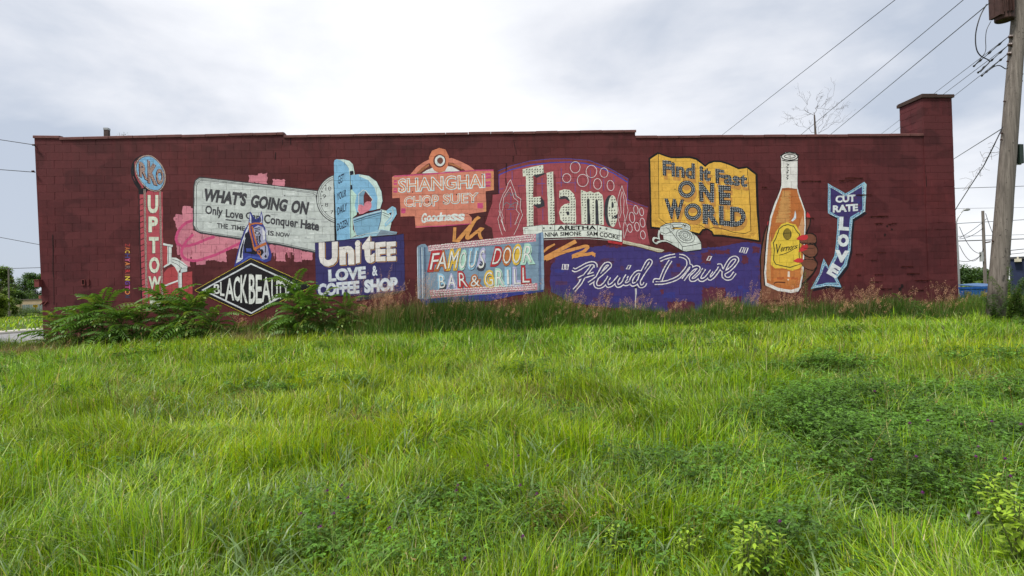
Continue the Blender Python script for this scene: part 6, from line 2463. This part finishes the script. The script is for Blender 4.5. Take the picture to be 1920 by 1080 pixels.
tree_px(1824, 508, 110, 9, 'pale olive tree behind the small far house', (.14, .16, .07), 8, leaves=9000, leaf=.4)
tree_px(1850, 505, 100, 7, 'green tree behind the far utility pole', (.07, .13, .03), 9, leaves=6000, leaf=.35)
tree_px(1842, 528, 60, 3.4, 'bright green young tree behind the blue bin', (.12, .20, .03), 10, leaves=3500, leaf=.2)
tree_px(1935, 530, 60, 8, 'green tree at the right edge in front of the navy building', (.07, .13, .03), 12, leaves=5000, leaf=.3)
# far wooded horizon on both sides
T = Acc()
for a, b in ((-330, -120), (60, 330)):
    n = 24000
    x = rng.uniform(a, b, n)
    y = 330 + rng.uniform(0, 25, n)
    h = (5.5 + 2.2 * np.sin(x * .09) + 1.4 * np.sin(x * .31 + 2)) * rng.random(n) ** .5
    c = np.array([.06, .10, .035]) * rng.uniform(.6, 1.4, (n, 1))
    T.add(*leaf_faces(x, y, h, rng.uniform(.8, 1.6, n), rng.uniform(.6, 1.1, n), rng.uniform(0, 6.28, n), rng.uniform(-.9, .9, n), c))
T.build('distant_woods', M_LEAF)

# bare tree behind the roof
p_ = at(1537, 252, 14.0)
bt = empty('bare_tree', (p_.x, 14.0, 0), 'leafless tree with thin twigs rising behind the roof near the right', 'tree')
mb = MB()
ztop = at(1537, 250, 14.0).z


def bare():
    def P2(px, py, dy=0):
        q_ = at(px, py, 14.0 + dy)
        return Vector((q_.x - p_.x, dy, q_.z))
    R = random.Random(4)
    mb.tube([(0, 0, 0), (.05, 0, ztop * .6), tuple(P2(1529, 250)), tuple(P2(1528, 235)), tuple(P2(1527, 216))], [.13, .10, .055, .045, .032], 8)

    def twig(p0, p1, r, n, sp):
        pts_ = [p0]
        for k in range(1, 5):
            t = k / 4
            pts_.append(p0.lerp(p1, t) + Vector((R.uniform(-1, 1), R.uniform(-1, 1), R.uniform(-1, 1))) * sp * .12)
        mb.tube(pts_, [max(.0035, .72 * r * (1 - .75 * k / 4)) for k in range(5)], 4, 0, False)
        if n <= 0: return
        for k in range(R.randint(2, 4)):
            t = R.randint(1, 4)
            d = (pts_[t] - p0).normalized()
            nd = (d + Vector((R.uniform(-1, 1), R.uniform(-1, 1), R.uniform(-.5, .9))) * .85).normalized()
            twig(pts_[t], pts_[t] + nd * sp * R.uniform(.35, .65), r * .55, n - 1, sp * .55)
    for a, b, r in ((((1527, 216)), (1500, 205), .022), ((1516, 211), (1504, 175), .014), ((1500, 205), (1488, 204), .012), ((1527, 216), (1478, 222), .010), ((1528, 216), (1532, 203), .026), ((1532, 203), (1572, 201), .016), ((1540, 200), (1566, 172), .014), ((1532, 203), (1533, 178), .014), ((1530, 248), (1503, 237), .018), ((1534, 250), (1575, 217), .014), ((1536, 250), (1580, 225), .012), ((1534, 250), (1548, 212), .014), ((1531, 240), (1538, 222), .012), ((1545, 202), (1552, 186), .01)):
        twig(P2(*a), P2(*b), r, 2, (P2(*a) - P2(*b)).length)


bare()
mb.build('trunk', simple('dead_grey_bark', (.09, .07, .06), .9, .3, 9), bt)

# twiggy sprout above the coping on the left
p_ = at(232, 253, 1.2)
sp = empty('sapling', (p_.x, 1.2, 5.15), 'small sprouting sapling with few leaves on the roof edge at the left', 'plant')
mb = MB()
tips_ = []
zb_ = at(232, 241, 1.2).z - 5.15
for k in range(7):
    a = k * .9
    e = (math.cos(a) * .12, math.sin(a) * .06, zb_ * random.uniform(.8, 1.02))
    mb.tube([(0, 0, 0), (e[0] * .3, e[1] * .3, e[2] * .6), e], [.01, .007, .003], 4)
    tips_.append(e)
mb.build('stem', M_BARK, sp)
A = Acc()
n = 40
k = rng.integers(0, 7, n)
E = np.array(tips_)[k]
A.add(*leaf_faces(E[:, 0] + rng.normal(0, .04, n), E[:, 1], E[:, 2] - rng.uniform(0, .16, n), rng.uniform(.03, .06, n), rng.uniform(.015, .03, n), rng.uniform(0, 6.28, n), rng.uniform(-.5, .5, n), np.array([.12, .12, .05]) * rng.uniform(.7, 1.4, (n, 1))))
A.build('foliage', M_LEAF, kind=None, parent=sp)

# ------------------------------------------------------------------ utility poles, wires, far buildings
def mat_pole():
    m, nt, p = new_mat('weathered_pole_wood')
    tc = nt.nodes.new('ShaderNodeTexCoord')
    mp = nt.nodes.new('ShaderNodeMapping')
    mp.inputs['Scale'].default_value = (26, 26, 1.1)
    nt.links.new(tc.outputs['Object'], mp.inputs[0])
    g = noise(nt, 1.0, 7, .65, mp.outputs[0])
    c = ramp(nt, g, [(.25, (.06, .05, .042)), (.5, (.145, .125, .11)), (.75, (.25, .22, .195))])
    sp_ = noise(nt, 17, 3, .5, tc.outputs['Object'])
    k = ramp(nt, sp_, [(.66, 0.0), (.70, .85)])
    c = mixc(nt, k, c, (.03, .025, .022))
    nt.links.new(c, p.inputs['Base Color'])
    p.inputs['Roughness'].default_value = .9
    bump(nt, p, g, .012, .9)
    return m


M_POLE = mat_pole()
M_INS = simple('dark_glazed_insulator', (.06, .03, .025), .3, .2, 20, spec=.6)


ZP = 14.4


def big_pole():
    z = ZP
    b = dep(1866, 600, z)
    t = dep(1913, -4, z)
    g = G(b.x, b.y)
    b = b + (t - b) * ((g - b.z) / (t.z - b.z))
    up = (t - b)
    top = b + up * 1.45
    root = empty('utility_pole', b, 'big leaning weathered wooden utility pole at the right with a transformer', 'utility pole')
    U = up.normalized()

    def rel(p):
        return Vector(p) - b
    mb = MB()
    n = 14
    pts_ = [b - U * .3] + [b + (top - b) * (k / 12) for k in range(1, 13)]
    mb.tube([rel(p) for p in pts_], [.203 - .0062 * k for k in range(13)], 18)
    mb.build('shaft', M_POLE, root, smooth=True)

    def on(py, side=0.0, out=0.0):
        """point on the pole axis at pixel height py, moved sideways (m) and towards camera"""
        k = (600 - py) / 604
        P_ = dep(1866 + (1913 - 1866) * k, py, z)
        return P_ + cr * side - Vector((fwd.x, fwd.y, 0)) * out
    # transformer can with cooling fins, hung on the left
    c = on(8, -.40, .0)
    cz = Vector((0, 0, 1))
    tr = MB()
    pts_ = [c + cz * h for h in (-.42, -.405, -.39, .75, .78, .86)]
    tr.tube([rel(p) for p in pts_], [.185, .20, .205, .205, .215, .12], 20)
    T_ = tr.build('transformer', M_RUST, root, smooth=False)
    T_['label'] = 'rusty dark brown transformer can hung on the pole'
    for k in range(9):
        a = math.radians(150 + k * 15)
        d = Vector((math.cos(a), math.sin(a), 0))
        fm = MB()
        s_ = Vector((-d.y, d.x, 0))
        fm.obox(rel(c + d * .235 + cz * .2), d * .035, s_ * .006, cz * .48)
        q_ = fm.build('cooling_fin', M_RUST, T_)
    # flat radiator box in front-left
    rb = MB()
    c2 = c - cr * .22 + Vector((0, -.02, .18))
    rb.obox(rel(c2), cr * .045, Vector((0, .16, 0)), cz * .52)
    rb.build('radiator', M_RUST, T_)
    nm = MB()
    for j, (dx, dz) in enumerate(((-.10, -.27), (-.03, -.25), (.02, -.27))):
        c3 = c + Vector((dx, -.207, dz))
        for seg in (((-.02, -.03), (-.02, .03)), ((-.02, .03), (.02, -.03)), ((.02, -.03), (.02, .03))):
            pa, pb = seg
            nm.tube([rel(c3 + Vector((pa[0], 0, pa[1]))), rel(c3 + Vector((pb[0], 0, pb[1])))], .004, 4)
    nm.build('lettering', M_BLACK, T_)
    br = MB()
    br.obox(rel(on(10, -.16)), cr * .10, Vector((0, .03, 0)), cz * .04)
    br.obox(rel(on(34, -.16)), cr * .10, Vector((0, .03, 0)), cz * .03)
    br.build('hanger_bracket', M_RUST, root)
    # insulators on both sides
    for py in (70, 85, 102):
        for s in (-1, 1):
            im = MB()
            pc = on(py, s * .205, .04)
            im.tube([rel(pc - cr * .05), rel(pc - cr * .02), rel(pc), rel(pc + cr * .02), rel(pc + cr * .05)], [.022, .048, .03, .048, .022], 10)
            im.tube([rel(pc - cr * s * .12), rel(pc)], .012, 6)
            im.build('insulator', M_INS, root)
    # bolts and steps
    R = random.Random(6)
    for py in (115, 139, 152, 190, 250, 262, 285, 330, 410, 452, 475):
        s = R.choice((-1, 1))
        bm = MB()
        r_ = .192 - .055 * (600 - py) / 900
        pc = on(py, s * r_)
        bm.tube([rel(pc - cr * s * .03), rel(pc + cr * s * .035)], .012, 6)
        bm.tube([rel(pc + cr * s * .035), rel(pc + cr * s * .05)], .022, 6)
        bm.build('bolt', M_RUST, root)
    # meter box on the right and its straps
    bx = MB()
    pc = on(290, .245, .02)
    bx.obox(rel(pc), cr * .05, Vector((0, .09, 0)), cz * .24)
    bx.build('control_box', simple('dark_green_box', (.015, .028, .022), .4, .2, 9), root)
    bm = MB()
    bm.obox(rel(pc - cr * .06 + cz * .25), cr * .11, Vector((0, .02, 0)), cz * .012)
    bm.obox(rel(pc - cr * .06 - cz * .25), cr * .11, Vector((0, .02, 0)), cz * .012)
    bm.build('box_strap', M_STEEL, root)
    # ground wire / conduit down the right side
    w = MB()
    w.tube([rel(on(330, .22)), rel(on(380, .235)), rel(on(430, .22, .02)), rel(on(470, .20, .03))], .006, 5)
    w.tube([rel(on(335, .19, .04)), rel(on(400, .215, .04)), rel(on(472, .195, .05))], .005, 5)
    w.build('ground_wire', M_BLACK, root)
    ct = MB()
    pc = on(475, .155, .06)
    ct.obox(rel(pc), cr * .03, Vector((0, .03, 0)), cz * .05)
    ct.build('clamp', M_BLACK, root)
    nk = MB()
    for (py, s, tl) in ((520, -.05, .3), (523, -.05, .3), (526, -.05, .3), (517, -.04, .3)):
        pc = on(py, s, .202)
        nk.obox(rel(pc), cr * .028 + cz * .006, Vector((0, .004, 0)), cz * .0035)
    for _ in range(26):
        pc = on(R.uniform(420, 545), R.uniform(-.09, .09), .192)
        nk.tube([rel(pc), rel(pc - Vector((0, .012, 0)))], R.uniform(.004, .009), 5)
    nk.build('staple', M_BLACK, root).location = (0, 0, 0)
    return on, b


on_pole, pole_base = big_pole()


def wire(pts_, r, label, group=None, sag=0.0, mat=None, name='power_line'):
    """pts_: list of 3-D points; sag in metres at mid span"""
    P_ = []
    for i_ in range(len(pts_) - 1):
        a, b = Vector(pts_[i_]), Vector(pts_[i_ + 1])
        n = 12 if sag else 2
        for k in range(n):
            t = k / n
            P_.append(a.lerp(b, t) - Vector((0, 0, sag * 4 * t * (1 - t))))
    P_.append(Vector(pts_[-1]))
    mb = MB()
    mb.tube(P_, r, 5)
    o = mb.build(name, mat or M_BLACK)
    return tag(o, label, 'cable', group)


def ext(p, q, t):
    return (p[0] + (q[0] - p[0]) * t, p[1] + (q[1] - p[1]) * t)


def pw(p, q, z0, z1, r, label, group=None, sag=0.0, e0=0.0, e1=0.0, **k):
    a, b = ext(p, q, -e0), ext(p, q, 1 + e1)
    return wire([dep(a[0], a[1], z0), dep(b[0], b[1], z1)], r, label, group, sag, **k)


GW = 'power lines crossing above the building at the right'
pw((1678, 0), (1358, 250), 14, 42, .011, 'leftmost and highest power line slanting over the roof to the sky', GW, e0=.5, e1=.25)
pw((1806, 0), (1505, 250), 13.4, 42, .011, 'power line slanting over the roof through the bare tree twigs', GW, e0=.4, e1=.25)
pw((1850, 10), (1560, 250), 13.0, 42, .011, 'power line from the transformer down behind the roof right of the bare tree', GW, e0=.02, e1=.25)
GI = 'service lines from the pole insulators to behind the chimney'
for (a, b, lab) in (((1889, 70), (1654, 250), 'upper service line from the topmost pole insulator passing behind the chimney'), ((1889, 86), (1672, 250), 'middle service line from the pole insulators passing behind the chimney'), ((1887, 103), (1700, 250), 'lowest service line from the pole insulators passing behind the chimney')):
    pw(a, b, ZP, 42, .008, lab, GI, e1=.2)
for (a, b, lab) in (((1889, 70), (1826, 124), 'thick wrapped cable joint on the upper service line'), ((1889, 86), (1834, 136), 'thick wrapped cable joint on the middle service line'), ((1887, 103), (1841, 142), 'thick wrapped cable joint on the lowest service line')):
    A_, B_ = dep(*a, ZP), dep(*b, ZP + 2)
    mb = MB()
    pts_ = [A_.lerp(B_, t) for t in np.linspace(0, 1, 15)]
    rad = [.010 + (.022 if k in (3, 7, 11, 14) else 0) for k in range(15)]
    mb.tube(pts_, rad, 6)
    tag(mb.build('cable_splice', M_BLACK), lab, 'cable', GI)
# looping drop cables under the transformer
wire([dep(x, y, ZP - .1) for x, y in catmull([(1850, 8), (1838, 30), (1830, 60), (1830, 88), (1838, 104), (1855, 114), (1848, 124), (1838, 135)], 5)], .014, 'thick black cable looping down from the transformer to the service lines', name='drop_cable')
wire([dep(x, y, ZP - .1) for x, y in catmull([(1858, 40), (1850, 56), (1848, 75), (1848, 95), (1840, 108), (1826, 124)], 5)], .008, 'thin cable looping down beside the thick transformer cable', name='drop_cable')
wire([dep(x, y, ZP - .1) for x, y in catmull([(1890, 127), (1885, 129), (1874, 123), (1862, 126), (1842, 141)], 5)], .012, 'short cable curling out of the pole below the insulators', name='drop_cable')
wire([dep(1879, 241, ZP - .1), dep(1793, 295, 22), dep(1740, 328, 30)], .012, 'black cable from the middle of the pole to behind the chimney', name='service_cable')
wire([dep(x, y, z) for x, y, z in ((1880, 238, ZP - .1), (1866, 268, 13.6), (1845, 310, 15.2), (1822, 345, 17), (1797, 384, 20), (1770, 430, 24))], .014, 'twisted vine wrapped cable dropping steeply behind the corner', name='service_cable')
R = random.Random(8)
mb = MB()
for k in range(26):
    t = R.uniform(.2, .75)
    a = dep(1880 - 83 * t, 238 + 146 * t, ZP + 6 * t)
    e = a + Vector((R.uniform(-.3, .35), R.uniform(-.2, .2), R.uniform(-.35, .2)))
    mb.tube([a, a.lerp(e, .5) + Vector((0, 0, R.uniform(-.06, .06))), e], .004, 4)
tag(mb.build('dead_vine', simple('dry_vine', (.12, .09, .06), .9)), 'dry vine twigs hanging from the twisted cable beside the pole', 'vine')
GR = 'distant lines beyond the building at the right'
for (a, b, z, r, lab) in (((1797, 353), (1920, 349), 60, .03, 'single thin line crossing the sky at mid height behind the pole'), ((1797, 391), (1920, 389), 70, .02, 'faint line above the street lamp beyond the wall'), ((1797, 419), (1920, 412), 55, .03, 'line just below the street lamp arm'), ((1797, 452), (1920, 448), 50, .045, 'thick dark line crossing behind both poles'), ((1797, 443), (1920, 440), 60, .025, 'thin line just above the thick dark one'), ((1890, 470), (1920, 467), 50, .035, 'short line right of the big pole above the navy building'), ((1890, 477), (1920, 474), 50, .025, 'thin short line right of the big pole, under another')):
    pw(a, b, z, z + 4, r, lab, GR, e0=.5, e1=.8)
for (a, b, sg, lab) in (((1799, 425), (1846, 472), .8, 'slack cable sagging between the street lamp and the far pole'), ((1799, 448), (1846, 425), .2, 'upper slanting cable between the street lamp and the far pole'), ((1799, 489), (1846, 473), .3, 'lower slanting cable between the street lamp and the far pole'), ((1799, 460), (1846, 461), 1.2, 'deeply sagging thin cable left of the far pole'), ((1799, 446), (1850, 410), .1, 'cable rising to the top of the far pole'), ((1848, 400), (1885, 470), .6, 'cable dropping to the right of the far pole')):
    wire([dep(*a, 44), dep(*b, 44)], .02, lab, GR, sg)
GL = 'lines meeting the left end of the building'
for (a, b, lab) in (((0, 262), (66, 272), 'topmost line reaching the left end of the wall'), ((0, 318), (66, 323), 'second line reaching the left end of the wall'), ((0, 445), (70, 458), 'third line passing left of the wall'), ((0, 504), (70, 502), 'lowest faint line passing left of the wall')):
    z1 = (Vector((XL_T, 0, 5)) - EYE).dot(fwd)
    pw(a, b, z1 + (9 if b[0] > 68 else 3), z1 + (8 if b[0] > 68 else -.08), .009 if b[0] < 68 else .011, lab, GL, e0=9, e1=(.5 if b[0] > 68 else 0))

# street lamp
p_ = dep(1798, 560, 42)
gl = empty('street_lamp', (p_.x, p_.y, 0), 'thin metal street lamp with a curved arm just right of the building', 'street lamp')
topz = dep(1797, 418, 42).z
mb = MB()
mb.tube([(0, 0, 0), (0, 0, topz * .5), (-.02, 0, topz)], [.13, .11, .08], 10)
mb.build('pole', M_STEEL, gl)
arm = [Vector((0, 0, topz)), Vector((.12, 0, topz + .35)), Vector((.38, 0, topz + .75)), Vector((.62, 0, topz + .95))]
mb = MB()
mb.tube(arm, .045, 8)
mb.build('arm', M_STEEL, gl)
mb = MB()
mb.tube([Vector((.58, 0, topz + .93)), Vector((.7, 0, topz + .98)), Vector((.95, 0, topz + 1.0)), Vector((1.1, 0, topz + .97))], [.05, .10, .11, .04], 10)
mb.build('lamp_head', M_STEEL, gl)

# far pole
p_ = dep(1848.5, 560, 44)
fp = empty('utility_pole', (p_.x, p_.y, 0), 'thin distant wooden pole standing behind the blue bin', 'utility pole')
mb = MB()
mb.tube([(0, 0, 0), (0, 0, dep(1848, 395, 44).z)], [.13, .10], 10)
mb.build('shaft', M_POLE, fp)
mb = MB()
zz = dep(1846, 478, 44).z
mb.box(-.30, -.165, -.12, .12, zz - .5, zz + .25)
mb.build('meter_box', simple('grey_enclosure', (.35, .36, .36), .6), fp)
mb = MB()
zz = dep(1848, 455, 44).z
mb.tube([(0, -.15, zz), (.35, -.2, zz + .05)], .05, 6)
mb.build('insulator', M_INS, fp)
# far left pole
p_ = dep(17, 570, 80)
fl_ = empty('utility_pole', (p_.x, p_.y, 0), 'slender grey pole among the trees at the far left', 'utility pole')
mb = MB()
mb.tube([(0, 0, 0), (0, 0, dep(17, 502, 80).z)], [.12, .09], 8)
mb.build('shaft', M_POLE, fl_)

# blue bin
def skip():
    z = 24.0
    a = dep(1812, 560, z)
    c = dep(1833, 545, z)
    W = (dep(1853, 540, z) - dep(1812, 540, z)).length
    topz = dep(1833, 536, z).z
    root = empty('dumpster', (c.x + .1, c.y, 0), 'blue steel rubbish bin with a sloping lid behind the yellow weeds', 'dumpster')
    Bm = simple('blue_painted_steel', (.010, .085, .34), .65, .35, 5, spec=.25)
    hw = W * .47
    g = topz - 1.1
    mb = MB()
    b0 = len(mb.v)
    for (zz, k) in ((g, .86), (topz - .12, 1.0)):
        mb.v += [(-hw * k, -.55 * k, zz), (hw * k, -.55 * k, zz), (hw * k, .55 * k, zz), (-hw * k, .55 * k, zz)]
    for f in ((0, 3, 2, 1), (4, 5, 6, 7), (0, 1, 5, 4), (1, 2, 6, 5), (2, 3, 7, 6), (3, 0, 4, 7)):
        mb.f.append(f)
        mb.m.append(0)
        mb.c.append(None)
    mb.build('body', Bm, root)
    for x in (-.6, -.2, .2, .6):
        mb = MB()
        mb.box(x * hw - .02, x * hw + .02, -.60, -.49, g + .1, topz - .16)
        mb.build('rib', Bm, root)
    mb = MB()
    mb.box(-hw * 1.05, hw * 1.05, -.6, .6, topz - .118, topz - .04)
    mb.build('rim', Bm, root)
    mb = MB()
    mb.obox((0, 0, topz + .03), (hw * 1.02, 0, .02), (0, .58, .05), (0, 0, .02))
    mb.build('lid', simple('faded_blue_lid', (.05, .12, .26), .5), root)


skip()


def far_house():
    z = 95
    c = dep(1822, 545, z)
    root = empty('house', (c.x, c.y, 0), 'small distant brick house with a low brown gable roof', 'house')
    W = (dep(1840, 540, z) - dep(1804, 540, z)).length / 2
    eave = dep(1822, 537, z).z
    rid = dep(1822, 523, z).z
    mb = MB()
    mb.box(-W, W, 0, 8, 0, eave)
    mb.build('wall', simple('dull_red_brick', (.12, .05, .04), .9, .3, 4), root)
    mb = MB()
    mb.face([(-W * 1.1, -.4, eave), (W * 1.1, -.4, eave), (0, -.4, rid)])
    mb.face([(-W * 1.1, -.4, eave), (0, -.4, rid), (0, 8.4, rid), (-W * 1.1, 8.4, eave)])
    mb.face([(0, -.4, rid), (W * 1.1, -.4, eave), (W * 1.1, 8.4, eave), (0, 8.4, rid)])
    mb.build('roof', simple('brown_shingle', (.10, .075, .065), .9, .3, 3), root)
    mb = MB()
    mb.box(W * .2, W * .5, -.05, -.005, eave * .35, eave * .8)
    mb.build('window', simple('dark_glass', (.03, .035, .04), .2, spec=.6), root)
    mb = MB()
    mb.box(W * .5, W * .9, 3, 4, eave, rid + .4)
    mb.build('chimney', simple('grey_flue', (.2, .2, .2), .8), root)


far_house()


def navy_building():
    z = 30
    a = dep(1895, 482, z)
    root = empty('commercial_building', (a.x, a.y, 0), 'plain navy blue building at the right edge with a flood light', 'building')
    root.rotation_euler = (0, 0, -math.radians(44.5))
    Nm = simple('navy_render', (.016, .024, .065), .7, .3, 2)
    mb = MB()
    mb.box(0, 14, 0, 12, 0, a.z - .12)
    mb.build('wall', Nm, root)
    mb = MB()
    mb.box(-.08, 14.1, -.08, 12.1, a.z - .118, a.z)
    mb.build('parapet', simple('dark_grey_flashing', (.05, .05, .055), .6), root)
    l = Vector((.26, 0, dep(1901, 488, z).z))
    mb = MB()
    mb.box(l.x - .12, l.x + .16, -.30, -.005, l.z - .10, l.z + .06)
    mb.box(l.x - .02, l.x + .05, -.12, -.005, l.z + .0605, l.z + .18)
    mb.build('flood_light', simple('cream_lamp_housing', (.5, .47, .38), .5), root)
    for k in range(3):
        mb = MB()
        mb.box(1.5 + k * 4, 3.2 + k * 4, -.03, -.004, 1.2, 2.6)
        mb.build('window', simple('dark_glass_pane', (.03, .035, .04), .2, spec=.6), root)


navy_building()


def garage():
    z = 140
    a = dep(20, 560, z)
    b = dep(84, 560, z)
    root = empty('garage_building', (a.x, a.y, 0), 'low tan garage building with grey roller doors across the street', 'building')
    H = b.z
    ex = Vector((cr.x, cr.y, 0)).normalized()
    root.rotation_euler = (0, 0, math.atan2(ex.y, ex.x))
    W = (b - a).length + 14
    tan = simple('tan_stucco', (.36, .28, .18), .85, .15, 1)
    mb = MB()
    mb.box(-4, W, 0, 14, 0, H - .25)
    mb.build('wall', tan, root)
    mb = MB()
    mb.box(-4.15, W + .1, -.15, 14.1, H - .248, H)
    mb.build('parapet', simple('dark_roof_edge', (.10, .08, .07), .8), root)
    s = (b - a).length / 64
    dm = simple('grey_green_roller_door', (.13, .17, .17), .5, .2, 2)
    for (x0, x1) in ((22 * s, 34.5 * s), (35.5 * s, 48 * s), (50 * s, 62 * s)):
        mb = MB()
        dh = H * .62
        mb.box(x0, x1, -.06, -.01, 0, dh)
        d_ = mb.build('door', dm, root)
        for k in range(1, 4):
            mb = MB()
            xx = x0 + (x1 - x0) * k / 4
            mb.box(xx - .05, xx + .05, -.10, -.062, 0, dh)
            mb.build('mullion', simple('door_frame', (.30, .32, .30), .6) if 'door_frame' not in bpy.data.materials else bpy.data.materials['door_frame'], d_)
    mb = MB()
    mb.box(15 * s, 18 * s, -.25, -.01, 0, H - .26)
    mb.build('pilaster', tan, root)
    mb = MB()
    mb.box(27 * s, 31 * s, 4, 5, H, H + .9)
    mb.build('chimney', simple('red_flue_brick', (.22, .07, .05), .9), root)


garage()
# yellow sign across the street
p_ = dep(67, 585, 98)
sg = empty('street_sign', (p_.x, p_.y, 0), 'small yellow sign on a yellow post across the street', 'sign')
M_YEL = simple('yellow_sign_enamel', (.62, .42, .02), .5, .15, 8)
tz = dep(66, 571.5, 98).z
mb = MB()
mb.box(-.09, .09, -.04, .04, 0, tz - .45)
mb.build('post', M_YEL, sg)
mb = MB()
mb.box(-.38, .38, -.075, -.045, tz - .45, tz)
mb.build('panel', M_YEL, sg)
mb = MB()
mb.box(-.28, .28, -.0785, -.0755, tz - .18, tz - .12)
mb.box(-.2, .2, -.0785, -.0755, tz - .34, tz - .28)
mb.build('lettering', M_BLACK, sg)
